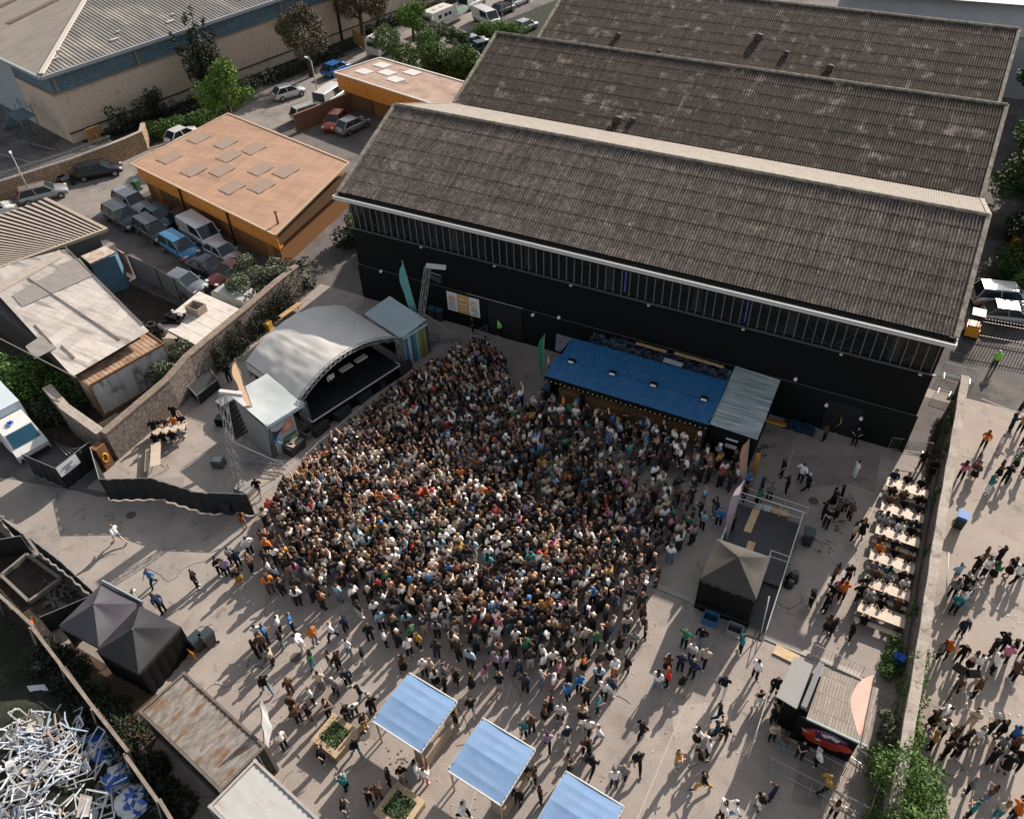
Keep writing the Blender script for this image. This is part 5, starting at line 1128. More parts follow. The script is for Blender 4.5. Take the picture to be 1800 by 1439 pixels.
# equipment behind stage
t = thing('bench', 'orange timber bench behind the stage near the stone wall', 'bench', tuple(G(510,560,0)))
p, q = G(493,557,.45), G(528,532,.45); m_ = MB(); m_.beam(p,q,.45,.06); m_.build('seat', WOOD, t)
for r_ in (.15,.85):
    c = p.lerp(q,r_); m_ = MB(); m_.tube((c.x,c.y,0),(c.x,c.y,.42),.04); m_.build('leg', DARK, t)
p = G(471,578,0); m_ = MB(); m_.obox(p+Vector((0,0,.3)),(.65,.55,.6),.2); m_.obox(p+Vector((0,0,.62)),(.7,.6,.05),.2); m_.build('box', flat('mustard_box',(.42,.24,.03)), None, P('mustard box standing behind the stage','box'))
t = thing('cage_trolley', 'steel framed cage with dark mesh lying against the rubble wall', 'cage', tuple(G(358,690,0)))
cg = [G(332,690,0),G(352,712,0),G(388,682,0),G(372,660,0)]; m_ = MB()
for i in range(4):
    a, b = cg[i], cg[(i+1)%4]; m_.beam(a,b,.05,.05); m_.beam(a+z*.9,b+z*.9,.05,.05); m_.beam(a,a+z*.9,.05,.05)
for i in range(9):
    a, b = cg[0].lerp(cg[1],0)+z*.9, cg[3]+z*.9; o_ = (cg[1]-cg[0])*(i/8); m_.beam(a+o_,b+o_,.03,.03)
m_.build('frame', STEEL, t); m_ = MB(); m_.prism([(v_.x,v_.y) for v_ in cg],.05,.82); m_.build('mesh', flat('mesh_dark',(.02,.02,.02)), t)
for k_,(px,py,l) in enumerate(((386,818,'grey flight case with pale lid left of the mast foot'),(392,745,'black stage lamp case near the hanging speakers'))):
    p = G(px,py,0); m_ = MB(); m_.obox(p+Vector((0,0,.3)),(.75,.6,.6),.3); m_.obox(p+Vector((0,0,.62)),(.6,.45,.05),.3,1); m_.build('flight_case', [flat('case_grey',(.10,.10,.11)) if k_ == 0 else BLK, flat('case_lid',(.30,.34,.36)) if k_ == 0 else DARK], None, P(l,'case'))
# fenced pit
hoarding([(-9,-36.6),(-5.0,-37.7),(-3.05,-37.95)],1.7,['dark fence panel at the left edge above the fenced pit','short dark fence panel by the gap above the pit'],'pit fence panels')
hoarding([(-3.0,-38.1),(-5.4,-40.0)],1.7,['dark fence panel running down from the gap beside the pit'],'pit fence panels')
hoarding([(-2.6,-37.9),(0.4,-38.3),(4.0,-39.0)],1.5,['ivy draped mesh fence panel right of the gap','mesh fence panel between the pit and the left gazebo'],'pit fence panels')
hoarding([(4.0,-39.0),(2.4,-41.4)],1.5,['dark fence panel between the pit and the left gazebo side'],'pit fence panels')
t = thing('raised_bed', 'low square timber kerb around a dark soil bed in the fenced corner', 'planter', (-.8,-39.8,0))
fr = [G(3,1012,.3),G(48,975,.3),G(108,1018,.3),G(52,1058,.3)]
m_ = MB()
for a,b in zip(fr, fr[1:]+fr[:1]): m_.beam(a,b,.16,.3)
m_.build('kerb_board', flat('grey_timber',(.22,.20,.18)), t); m_ = MB(); m_.prism([(v_.x,v_.y) for v_ in fr],.02,.1); m_.build('soil', SOIL, t)
m_ = MB()
for i in range(60):
    p = G(rnd.uniform(75,135),rnd.uniform(1020,1065),.1); m_.obox(p,(rnd.uniform(.1,.5),rnd.uniform(.03,.2),.03),rnd.uniform(0,3),0,rnd.uniform(-.4,.4),rnd.uniform(-.3,.3))
m_.build('scrap', flat('dark_scrap',(.09,.085,.08)), None, dict(kind='stuff'))
sheet('soil_patch', [(-8,-37.6),(3.6,-39.2),(2.2,-41.9),(-9,-41.5)], .02, SOIL); sheet('soil_patch', [(4.2,-41.4),(11.5,-41.6),(12.3,-44.0),(6,-43.2)], .02, mat('brown_mud',(.10,.065,.04),(.05,.033,.022),1.5,1))
# boundary fence along the waste ground
t = thing('boundary_fence', 'leaning grey sheet fence along the waste ground, lower left', 'fence', (6,-43,0))
bf = [(-10,-39.6),(-4.2,-40.6),(-0.8,-41.3),(3,-42.1),(6.2,-42.9),(9.5,-43.9),(12.6,-44.8),(15.5,-45.7),(18,-46.6),(21,-47.8)]
m_ = MB()
for k_, (a,b) in enumerate(zip(bf,bf[1:])):
    m_.corr((a[0],a[1]-.1*(k_%2),0),(b[0],b[1]-.1*(k_%2),0),(b[0],b[1]+.1*(k_%3)-.1,1.9+.1*(k_%2)),(a[0],a[1]+.1*(k_%3)-.1,1.95),.2,.03,1,0)
m_.build('sheet', mat('weathered_sheet',(.13,.115,.10),(.08,.07,.06),2.5,.85), t)
m_ = MB()
for k_, (a,b) in enumerate(zip(bf,bf[1:])):
    dz = .05*math.sin(k_*2); m_.beam((a[0],a[1]-.12+.1*(k_%2),2.0+dz),(b[0],b[1]-.1+.08*(k_%3),1.95+.05*(k_%2)),.16,.06); m_.tube((b[0]-.1,b[1]-.5,0),(b[0]-.1,b[1]-.1,2.0),.05)
m_.build('coping_board', mat('brown_grey_board',(.27,.225,.185),(.17,.14,.115),2.5,.9), t)
# timber planks and orange items
for k_,(px,py,l) in enumerate(((232,1275,'orange safety cone lying by the rusty container'),(248,1297,'orange and white safety cone lying near the boundary fence'),(58,1098,'small orange cone at the corner of the pit fence'))):
    p = G(px,py,.02); t = thing('traffic_cone', l, 'cone', tuple(p)); m_ = MB(); m_.tube(p+Vector((-.2,.05,.08)),p+Vector((.22,-.1,.1)),.11,10,r2=.03); m_.build('cone_body', flat('cone_orange',(.85,.16,.02),.5), t); m_ = MB(); m_.obox(p+Vector((-.21,.05,.1)),(.03,.28,.28),-.3); m_.build('cone_foot', flat('cone_orange',(.85,.16,.02)), t)
# scrap heap of window frames
rr = random.Random(21)
m_ = MB()
HC = [(80,1290,70,1.6),(50,1360,80,2.0),(120,1330,60,1.3),(110,1400,90,1.2),(30,1300,50,1.4),(180,1400,60,.7),(40,1430,60,1.3)]
for i in range(900):
    c = rr.choice(HC); px = c[0]+rr.gauss(0,c[2]*.5); py = c[1]+rr.gauss(0,c[2]*.35); 
    if px > 240 or py < 1225+px*.25 or (px > 140 and rr.random() < .7): continue
    z_ = rr.random()*c[3]; p = G(px,py,z_); R = Matrix.Translation(p) @ Matrix.Rotation(rr.uniform(0,6.3),4,'Z') @ Matrix.Rotation(rr.gauss(0,.5),4,'X') @ Matrix.Rotation(rr.gauss(0,.4),4,'Y')
    a, b = rr.uniform(.2,.62), rr.uniform(.15,.45); mi = rr.choice((0,0,1,1,2,2,4)); wd_ = rr.uniform(.03,.075)
    if rr.random() < .10: q = [R @ Vector((-a*.8,-b*.7,0)),R @ Vector((a*.8,-b*.6,.05)),R @ Vector((a*.7,b*.8,0)),R @ Vector((-a*.6,b*.7,.12))]; m_.plate(q,.02,rr.choice((1,2,4,5)))
    elif rr.random() < .45:
        q = [R @ Vector(v_) for v_ in ((-a,-b,0),(a,-b,0),(a,b,0),(-a,b,0))]
        for u,v in zip(q,q[1:]+q[:1]): m_.beam(u,v,wd_,.05,mi)
    else: m_.beam(R @ Vector((-a*1.9,0,0)),R @ Vector((a*.2,0,.05)),wd_,.04,mi if rr.random()<.8 else 3); m_.beam(R @ Vector((a*.2,0,.05)),R @ Vector((a*1.5,rr.uniform(-.2,.2),.0)),wd_,.04,mi)
m_.build('scrap_heap', [flat('upvc_white',(.68,.70,.74),.4,var=.9),flat('upvc_blueish',(.50,.57,.68),.4),flat('upvc_grey',(.45,.45,.45)),flat('scrap_timber',(.33,.22,.13)),mat('dirty_upvc',(.42,.40,.37),(.25,.22,.19),3,.7),flat('scrap_dark',(.08,.085,.09))], None, dict(kind='stuff'))
m_ = MB(); vs = []; NX_=40
for j in range(NX_+1):
    for i in range(NX_+1):
        px, py = -60+300*i/NX_, 1200+300*j/NX_; g = G(px,py,0); h = sum(c[3]*.7*math.exp(-((px-c[0])/c[2])**2-((py-c[1])/c[2])**2) for c in HC[:5]); vs.append((g.x,g.y,.0+min(1.5,h)*.8+.1*noise.noise(Vector((g.x*2,g.y*2,0)))-.05))
m_.add(vs,[(j*(NX_+1)+i,j*(NX_+1)+i+1,(j+1)*(NX_+1)+i+1,(j+1)*(NX_+1)+i) for j in range(NX_) for i in range(NX_)],0,True); m_.build('rubble_mound', GRASS, None, dict(kind='structure'))
t = thing('window_unit', 'white plastic window unit with two grey panes lying above the scrap heap', 'window', tuple(G(72,1222,.1)), .0)
q = [G(47,1205,.35),G(78,1202,.35),G(98,1232,.35),G(70,1250,.35)]; m_ = MB(); m_.plate(q,.15); m_.build('frame', flat('upvc_white',(.68,.70,.74)), t)
def bl4(q,u,v): return q[0].lerp(q[1],u).lerp(q[3].lerp(q[2],u),v)
for (u0,u1) in ((.15,.45),(.55,.85)): m_ = MB(); m_.plate([bl4(q,u0,.5)+z*.01,bl4(q,u1,.5)+z*.01,bl4(q,u1,.9)+z*.01,bl4(q,u0,.9)+z*.01],.005); m_.build('pane', flat('pane_grey',(.10,.11,.11)), t)
def sack(px,py,s_,c,label,mc2=None):
    p = G(px,py,0); me_ = bmesh.new(); bmesh.ops.create_icosphere(me_, subdivisions=3, radius=1); m_ = MB()
    vs = [(p.x+v.co.x*s_*(1+.6*noise.noise(v.co*1.6+Vector((px,0,0)))+.25*noise.noise(v.co*5)), p.y+v.co.y*s_*(1+.6*noise.noise(v.co*1.9+Vector((py,0,0)))+.25*noise.noise(v.co*6)), max(0,.35*s_+v.co.z*s_*.6*(1+.7*noise.noise(v.co*3)+.3*noise.noise(v.co*7)))) for v in me_.verts]
    m_.add(vs,[tuple(v.index for v in f.verts) for f in me_.faces],0,False)
    if mc2:
        for i in range(len(m_.m)):
            if noise.noise(Vector(vs[m_.f[i][0]])*4.5) > .08: m_.m[i] = 1
    me_.free(); m_.build('rubble_sack', [c,mc2 or c], None, P(label,'sack','sacks by the scrap heap'))
SW = flat('sack_white',(.66,.68,.70),.5); SBl = flat('sack_blue',(.03,.13,.48),.4)
sack(168,1325,.95,SW,'large white and blue sack right of the window frame heap',SBl); sack(210,1372,.7,SBl,'blue and white sack below the large white one',SW); sack(238,1412,.8,SW,'white and blue sack nearest the bottom edge',SBl); sack(68,1172,.3,flat('sack_grey',(.25,.25,.25)),'small grey bundle alone on the dark grass'); sack(200,1335,.5,SW,'small white sack between the larger ones')
# right yard bits
t = thing('light_pole', 'black pole with double floodlight and white umbrella at the dividing wall', 'lamp', tuple(G(1660,1240,0)))
p = G(1658,1240,0); m_ = MB(); m_.tube(p,p+z*3.2,.04); m_.build('pole', DARK, t)
for s_ in (-1,1): m_ = MB(); m_.obox(p+Vector((s_*.3,0,3.3)),(.5,.35,.3),s_*.4,0,.4); m_.build('flood_head', BLK, t)
t = thing('string_lights', 'string of white bulbs sagging across the right hand yard', 'lights', tuple(G(1680,1000,2.8)))
pts = [G(1702,1000,3.0),G(1745,1062,2.6),G(1800,1100,2.8),G(1850,1130,3.0)]; pt2 = [p+z*3.1]+[G(x,1240+ (x-1660)*.13,2.9) for x in (1700,1750,1800,1850)]
m_ = MB(); m_.path(pts,.012,4); m_.path(pt2,.012,4); m_.build('wire', flat('wire_grey',(.4,.4,.38)), t); m_ = MB()
for P_ in (pts,pt2):
    for a,b in zip(P_,P_[1:]):
        for i in range(3): c = a.lerp(b,(i+.5)/3); m_.tube(c-z*.12,c,.045,6)
m_.build('bulbs', flat('bulb_white',(.85,.83,.78)), t)
for k_,(q,l) in enumerate((((1695,900),'thin wall post with cable by the blue lidded bin'),)):
    a = G(1680,985,1.2); m_ = MB(); m_.tube(G(1663,1045,2.2),G(1668,970,2.4),.03); m_.build('cable', flat('wire_grey',(.4,.4,.38)), None, P('pale cable lying along the wall edge by the blue lidded bin','cable'))
# rails at the top of the right wall
barrier_run([G(1652,658),G(1713,672)],['pale blue rail across the gap behind the hall corner'],m=flat('mint_rail',(.42,.58,.58)),group='rails at the wall end')
barrier_run([G(1646,685),G(1674,694)],['pale rail between the hall corner and the wall end'],m=PALE,group='rails at the wall end')
m_ = MB(); q0 = (42.4,-.9,0); 
t = thing('picket_fence', 'dark railing casting a comb shaped shadow across the right hand yard', 'fence', (52,6.0,0))
m_ = MB()
for i in range(110): m_.box(44.6+.2*i-.03,44.6+.2*i+.03,6.0+.02*i,6.06+.02*i,.1,1.9)
m_.build('pickets', DARK, t, dict(kind='stuff')); m_ = MB()
for zz in (.4,1.6): m_.beam((44.6,6.03,zz),(66.6,8.23,zz),.05,.06)
m_.build('rail', DARK, t)
# lamp posts
def lamp(px,py,h,rz,label):
    p = G(px,py,0); t = thing('street_lamp', label, 'lamp', tuple(p), rz); M_ = W[t.name]
    m_ = MB(); m_.tube(p,p+z*h,.09,8,r2=.05); m_.build('column', flat('lamp_grey',(.34,.35,.35)), t)
    m_ = MB(); m_.tube(p+z*h,M_ @ Vector((.7,0,h+.15)),.035); m_.build('arm', flat('lamp_grey',(.34,.35,.35)), t)
    m_ = MB(); m_.obox(M_ @ Vector((.95,0,h+.17)),(.6,.22,.12),rz); m_.build('lantern', flat('lantern_pale',(.6,.6,.58)), t)
lamp(563,188,5.2,rad(160),'grey street lamp beside the road in front of the ochre units'); lamp(60,355,4.6,rad(150),'grey street lamp in front of the white estate car')
# ------------------------------------------------------------ vehicles
TYRE = flat('tyre_black',(.018,.018,.018),.85); RIM = flat('wheel_alloy',(.35,.35,.36),.3,.7); GL = glassm('car_glass',(.018,.03,.036),.05)
HL = flat('headlight_glass',(.62,.64,.66),.15); TL = flat('tail_light_red',(.42,.015,.012),.25); TRIM = flat('black_trim',(.02,.02,.022),.5)
def paint(key, c, metal=.15): return mat('paint_'+key, c, tuple(x*.93 for x in c), 1.5, .28, metal, coat=.3)
KIND = {'hatch':(4.0,1.72,1.50,.95,.8,.6,.08),'estate':(4.6,1.8,1.52,1.1,.75,.35,.0),'suv':(4.6,1.86,1.72,1.1,.65,.35,.0),'saloon':(4.5,1.76,1.42,1.15,.8,.75,.75),'van':(4.9,1.9,1.95,.55,.7,.1,.0),'mpv':(4.3,1.8,1.65,.75,.85,.3,.0)}
def car(tail, nose, kind, pm, label, group=None, zc=.6, roof=None, cat='car', bars=False, name='parked_car'):
    a, b = G(*tail,zc), G(*nose,zc); c = (a+b)/2; h = math.atan2((b-a).y,(b-a).x)
    L_, Wd, H_, bon, ws, rs, boot = KIND[kind]
    t = thing(name, label, cat, (c.x,c.y,.012), h, group); M_ = W[t.name]; q = lambda x,y,z: M_ @ Vector((x,y,z))
    hw, belt = Wd/2, .92 if kind not in ('van','suv') else 1.05
    xr, xf = -L_/2, L_/2
    st_ = [(xr,.82,.38,.62),(xr+.06,.93,.3,.86),(xr+.5,.99,.25,belt),(xr+1.2,1,.22,belt),(0,1,.22,belt),(xf-bon-.2,1,.22,belt),(xf-bon*.55,.98,.24,belt-.07),(xf-.25,.92,.26,belt-.2),(xf-.05,.82,.3,.62),(xf,.74,.36,.5)]
    m_ = MB(); vs = []
    for x,wf,zb,zt in st_:
        w_ = hw*wf; vs += [q(x,-w_*.92,zb),q(x,-w_,(zb+zt)*.5),q(x,-w_*.97,zt-.06),q(x,-w_*.88,zt),q(x,0,zt+.03),q(x,w_*.88,zt),q(x,w_*.97,zt-.06),q(x,w_,(zb+zt)*.5),q(x,w_*.92,zb)]
    n_ = 9; fs = []
    for i in range(len(st_)-1):
        for k_ in range(n_): fs.append((i*n_+k_, i*n_+(k_+1)%n_, (i+1)*n_+(k_+1)%n_, (i+1)*n_+k_))
    m_.add(vs, fs, 0, True); e0 = (len(st_)-1)*n_; m_.add(vs, [tuple(range(n_))[::-1], tuple(e0+k_ for k_ in range(n_))], 0)
    m_.build('body', pm, t)
    gx0, gx1 = xr+.12+boot, xf-bon; rx0, rx1 = gx0+rs, gx1-ws; gw, rw = hw*.92, hw*.74
    if kind == 'van': rw = hw*.88
    m_ = MB(); vs = [q(gx0,-gw,belt-.03),q(gx1,-gw*.96,belt-.03),q(gx1,gw*.96,belt-.03),q(gx0,gw,belt-.03),q(rx0,-rw,H_-.05),q(rx1,-rw,H_-.05),q(rx1,rw,H_-.05),q(rx0,rw,H_-.05)]
    m_.add(vs,[(0,1,5,4),(1,2,6,5),(2,3,7,6),(3,0,4,7)]); m_.build('window', GL, t)
    m_ = MB(); o_ = .03; vs = []
    for (z_, f_) in ((H_-.06,1.0),(H_,.93)):
        vs += [q(rx0-o_*f_+.0,-rw*f_-.015,z_),q(rx1+o_*f_,-rw*f_-.015,z_),q(rx1+o_*f_,rw*f_+.015,z_),q(rx0-o_*f_,rw*f_+.015,z_)]
    vs += [q((rx0+rx1)/2,0,H_+.03)]
    m_.add(vs,[(0,1,5,4),(1,2,6,5),(2,3,7,6),(3,0,4,7),(4,5,8),(5,6,8),(6,7,8),(7,4,8)],0,False); m_.build('roof', roof or pm, t)
    mx_ = (gx0+gx1)/2
    for s_ in (-1,1):
        for (p0,p1,w0,w1) in ((q(gx0+.02,s_*gw,belt-.02),q(rx0,s_*(rw+.01),H_-.03),.1,.05),(q(gx1-.02,s_*gw*.96,belt-.02),q(rx1,s_*(rw+.01),H_-.03),.07,.05),(q(mx_,s_*(gw+.004),belt-.02),q((rx0+rx1)/2,s_*(rw+.012),H_-.04),.08,.03)):
            m_ = MB(); m_.beam(p0,p1,w0,w1); m_.build('pillar', pm, t)
    if kind in ('van',):
        for s_ in (-1,1): m_ = MB(); m_.add([q(gx0+.05,s_*(gw+.012),belt),q(mx_-.1,s_*(gw+.012),belt),q((rx0+rx1)/2-.1,s_*(rw+.022),H_-.06),q(rx0+.03,s_*(rw+.022),H_-.06)],[(0,1,2,3)]); m_.build('side_panel', pm, t)
    for sx_ in (xr+.8, xf-.8):
        for s_ in (-1,1):
            m_ = MB(); m_.tube(q(sx_,s_*(hw-.16),.32),q(sx_,s_*(hw+.02),.32),.33,14); wh = m_.build('wheel', TYRE, t)
            m_ = MB(); m_.tube(q(sx_,s_*(hw+.01),.32),q(sx_,s_*(hw+.035),.32),.2,10); m_.build('rim', RIM, wh)
    for s_ in (-1,1):
        m_ = MB(); m_.obox(q(xf-.14,s_*hw*.68,.66),(.22,.34,.14),h+s_*.3); m_.build('headlight', HL, t)
        m_ = MB(); m_.obox(q(xr+.05,s_*hw*.8,.82),(.1,.2,.26),h); m_.build('tail_light', TL, t)
        m_ = MB(); m_.obox(q(gx1-.25,s_*(hw+.08),belt+.04),(.12,.2,.13),h); m_.build('mirror', pm, t)
        if bars: m_ = MB(); m_.beam(q(rx0+.05,s_*rw*.95,H_+.04),q(rx1-.05,s_*rw*.95,H_+.04),.04,.04); m_.build('roof_bar', RIM, t)
    m_ = MB(); m_.obox(q(xf-.02,0,.5),(.05,1.0,.16),h); m_.build('grille', TRIM, t)
    m_ = MB(); m_.obox(q(xr+.01,0,.6),(.05,.5,.12),h); m_.build('number_plate', flat('plate_yellow',(.55,.45,.1)), t)
    return t
PW_ = paint('white',(.62,.62,.62)); PS = paint('silver',(.36,.37,.38),.5); PB = paint('black',(.018,.02,.024)); PG = paint('grey',(.05,.062,.072),.2); PBL = paint('blue',(.04,.20,.36),.3); PRB = paint('royal',(.02,.14,.42),.2)
PT = paint('teal',(.02,.09,.10),.2); PN = paint('navy',(.015,.018,.04)); PM = paint('maroon',(.20,.035,.03)); PR = paint('rust_red',(.40,.07,.025)); PGR = paint('green',(.08,.14,.125)); PDR = paint('dull_red',(.26,.05,.04))
pk = 'parked cars'
car((40,348),(110,331),'estate',PS,'silver white estate car with dark roof panel, parked below the buff block wall',pk,roof=paint('bronze',(.20,.16,.13)),bars=True)
car((138,306),(208,293),'estate',PB,'black estate car parked against the end of the buff block wall',pk)
car((-32,380),(8,364),'hatch',PW_,'white car with orange light cut off by the left photo edge',pk)
LC = 'cars packed beside the ochre unit'
car((209,344),(258,371),'suv',PS,'silver car with sunroof, topmost against the ochre unit corner',LC,bars=True)
car((191,367),(241,398),'suv',PG,'dark grey estate, first of the outer column beside the ochre unit',LC,bars=True)
car((243,388),(294,422),'mpv',PG,'grey car with pale reflections, second of the outer column',LC)
car((263,370),(300,393),'hatch',PT,'dark teal hatchback squeezed between silver and black vehicles by the ochre wall',LC)
car((288,418),(345,452),'mpv',PBL,'bright blue people carrier, third of the outer column',LC)
car((333,398),(374,424),'van',PW_,'white van with black rear window surround, beside the ochre wall',LC,cat='van',name='parked_van')
car((366,430),(420,460),'hatch',paint('pearl',(.46,.45,.44),.3),'pearl white hatchback below the white van',LC)
car((337,456),(394,482),'saloon',PN,'dark navy car with dull bonnet, fourth of the outer column',LC)
car((432,460),(380,494),'saloon',PM,'old dull maroon saloon near the sage green bush',LC)
car((300,488),(352,508),'hatch',paint('slate',(.16,.18,.21),.4),'slate silver car behind the grey corrugated fence',LC)
car((448,482),(408,506),'hatch',PGR,'dull green car half hidden under the sage green bush',LC)
def boxvan(tail,nose,L_,Wd,H_,label,cat,name,m,cabm,group=None,z0=.5,win=True,domed=True):
    a, b = G(*tail,1.2), G(*nose,1.2); c = (a+b)/2; h = math.atan2((b-a).y,(b-a).x); t = thing(name,label,cat,(c.x,c.y,.01),h,group); M_ = W[t.name]; q = lambda x,y,z: M_ @ Vector((x,y,z))
    prof = [(-L_/2,z0),(-L_/2-.02,z0+.5),(-L_/2+.12,H_-.25),(-L_/2+.45,H_-.04),(0,H_),(L_/2-.55,H_-.03),(L_/2-.2,H_-.3),(L_/2,z0+.8),(L_/2-.05,z0)]
    m_ = MB(); vs = []
    for s_ in (-1,1): vs += [q(x,s_*Wd/2*(1 if z < H_-.1 else .93),z) for x,z in prof]
    n_ = len(prof); m_.add(vs,[(i,i+1,n_+i+1,n_+i) for i in range(n_-1)]+[(n_-1,0,n_,2*n_-1),tuple(range(n_))[::-1],tuple(n_+i for i in range(n_))]); m_.build('shell', m, t)
    if win:
        m_ = MB(); m_.obox(q(-L_/2+.02,0,H_-.75),(.12,Wd*.62,.5),h); m_.build('window', GL, t)
        for s_ in (-1,1):
            for x in (-.9,.3,1.1): m_ = MB(); m_.obox(q(x,s_*(Wd/2+.005),H_-.75),(.55,.03,.42),h); m_.build('window', GL, t)
        for x in (-.8,.6): m_ = MB(); m_.obox(q(x,0,H_+.02),(.5,.5,.07),h); m_.build('roof_hatch', cabm, t)
    for s_ in (-1,1):
        m_ = MB(); m_.tube(q(0,s_*(Wd/2-.2),.32),q(0,s_*(Wd/2),.32),.32,12); m_.build('wheel', TYRE, t)
    m_ = MB(); m_.beam(q(L_/2,0,.45),q(L_/2+.9,0,.45),.1,.1); m_.build('tow_bar', DARK, t)
    return t
CRM = flat('caravan_cream',(.52,.49,.43),.5)
boxvan((652,88),(694,66),4.6,2.2,2.5,'white caravan with dark end window beside the timber fence','caravan','caravan',mat('caravan_white',(.58,.57,.54),(.50,.48,.44),1,.5),CRM,'caravans')
boxvan((748,42),(795,22),5.2,2.2,2.5,'long white caravan parked beyond the bright green bushes','caravan','caravan',mat('caravan_white',(.58,.57,.54),(.50,.48,.44)),CRM,'caravans')
boxvan((388,512),(448,534),4.0,1.8,1.9,'small pale rounded trailer roof behind the white cabin','trailer','trailer',mat('trailer_grey',(.44,.45,.43),(.32,.33,.31),1.5,.6),CRM,None,.4,False)
a = G(800,24,.9); t = thing('boat', 'boat under a dark green cover between the long caravan and the white van', 'boat', (a.x,a.y,0), rad(75)); M_ = W[t.name]; m_ = MB()
for (x0,x1,w0,w1,z0,z1) in ((-2.4,0,.9,1.0,.9,1.5),(0,1.6,1.0,.7,1.5,1.4),(1.6,2.5,.7,.1,1.4,1.1)):
    m_.add([M_ @ Vector(v) for v in ((x0,-w0,.95),(x0,w0,.95),(x1,w1,.95),(x1,-w1,.95),(x0,-w0*.3,z0+.2),(x0,w0*.3,z0+.2),(x1,w1*.3,z1+.2),(x1,-w1*.3,z1+.2))],[(0,4,7,3),(1,2,6,5),(4,5,6,7),(0,1,5,4),(3,7,6,2)])
m_.build('cover', flat('boat_green',(.05,.12,.09),.7), t); m_ = MB()
m_.add([M_ @ Vector(v) for v in ((-2.4,-.95,.95),(-2.4,.95,.95),(1.6,.75,.95),(2.6,0,1.0),(1.6,-.75,.95),(-2.2,-.3,.4),(-2.2,.3,.4),(1.4,.1,.4),(1.4,-.1,.4))],[(0,1,6,5),(1,2,7,6),(2,3,7),(3,4,8,7),(4,0,5,8),(5,6,7,8)]); m_.build('hull', WHITE, t)
SR = 'cars along the far street'
car((486,168),(529,156),'hatch',PW_,'small white hatchback on the verge side under the brown tree',SR)
car((520,206),(568,190),'mpv',paint('pale_silver',(.48,.49,.49),.4),'pale silver car with open sunroof outside the brick screen wall',SR,bars=True)
car((568,181),(598,162),'van',PW_,'white van with blue tinted windows behind the brick screen wall',SR,cat='van',name='parked_van')
car((573,129),(608,113),'hatch',PRB,'bright blue hatchback parked beside the verge trees',SR)
car((604,199),(574,228),'hatch',PR,'orange red hatchback in the recess beside the silver one',SR)
car((600,229),(639,211),'hatch',PS,'silver hatchback parked outside the ochre unit with white shutter',SR)
car((300,247),(342,228),'hatch',PW_,'white car half hidden by the hedge behind the tan roof',SR)
car((812,14),(848,-4),'van',PW_,'white van at the top edge of the far street',SR,cat='van',name='parked_van')
car((843,28),(868,40),'van',PW_,'small boxy white van facing the hedge, right side of the street',SR,cat='van',name='parked_van')
car((870,22),(898,10),'hatch',PB,'black hatchback behind the small boxy white van',SR)
car((893,8),(925,-6),'estate',PW_,'white estate at the very top right of the street',SR)
car((908,52),(938,40),'hatch',PS,'silver hatchback between the clipped hedge and the far hall roof',SR)
car((818,78),(848,70),'hatch',PS,'silver hatchback above the red one beside the second hall roof',SR)
car((816,98),(842,108),'hatch',PDR,'dark red hatchback tucked by the second hall roof edge',SR)
car((838,86),(862,80),'hatch',PG,'grey car just behind the second hall roof verge',SR)
car((1722,520),(1808,528),'suv',PW_,'white four wheel drive car right of the hall, at the photo edge',None)
car((1738,549),(1815,558),'hatch',PS,'silver white car nearer than the white four wheel drive, right edge',None)
p = G(1705,588,0); t = thing('forklift','small orange and black forklift in the shade right of the hall gable','forklift',(p.x,p.y,0)); m_ = MB(); m_.obox(p+Vector((0,0,.55)),(.9,1.3,.6)); m_.obox(p+Vector((0,-.4,1.0)),(.8,.4,.4)); m_.build('body', flat('forklift_orange',(.75,.30,.03),.5), t)
m_ = MB(); m_.obox(p+Vector((0,.1,1.95)),(.9,1.0,.06)); [m_.tube(p+Vector((x,y,.8)),p+Vector((x,y,1.95)),.03) for x in (-.4,.4) for y in (-.4,.6)]; m_.build('cage', DARK, t)
for x in (-.42,.42):
    for y in (-.4,.45): m_ = MB(); m_.tube(p+Vector((x-.07,y,.25)),p+Vector((x+.07,y,.25)),.25,10); m_.build('wheel', TYRE, t)
p = G(1795,422,1.0); t = thing('skip','yellow skip under the trees at the right photo edge','skip',(p.x+1,p.y,0)); m_ = MB(); m_.prism([(p.x-.6,p.y-1),(p.x+2.6,p.y-1),(p.x+2.6,p.y+.8),(p.x-.6,p.y+.8)],.1,1.3); m_.build('shell', flat('skip_yellow',(.72,.42,.03),.6), t)
# black pickup in the lot
a, b = G(345,398,.6), G(298,378,.6); c = (a+b)/2; h = math.atan2((b-a).y,(b-a).x); t = thing('pickup_truck','black pickup with open load bed against the ochre wall','pickup',(c.x,c.y,.012),h,LC); M_ = W[t.name]; q = lambda x,y,z: M_ @ Vector((x,y,z)); m_ = MB()
m_.obox(q(0,0,.6),(4.9,1.75,.5),h); m_.obox(q(1.9,0,.88),(1.1,1.7,.12),h)
for s_ in (-1,1): m_.obox(q(-1.5,s_*.83,1.0),(1.9,.07,.35),h)
m_.obox(q(-2.42,0,1.0),(.07,1.7,.35),h); m_.build('body', PB, t)
m_ = MB(); m_.add([q(-.45,-.82,.85),q(1.4,-.82,.85),q(1.4,.82,.85),q(-.45,.82,.85),q(-.25,-.65,1.55),q(.75,-.65,1.55),q(.75,.65,1.55),q(-.25,.65,1.55)],[(0,1,5,4),(1,2,6,5),(2,3,7,6),(3,0,4,7)]); m_.build('window', GL, t)
m_ = MB(); m_.obox(q(.25,0,1.58),(1.05,1.35,.06),h); m_.build('roof', PB, t)
m_ = MB(); m_.obox(q(-1.5,0,.87),(1.8,1.55,.03),h); m_.build('load_bed', DARK, t)
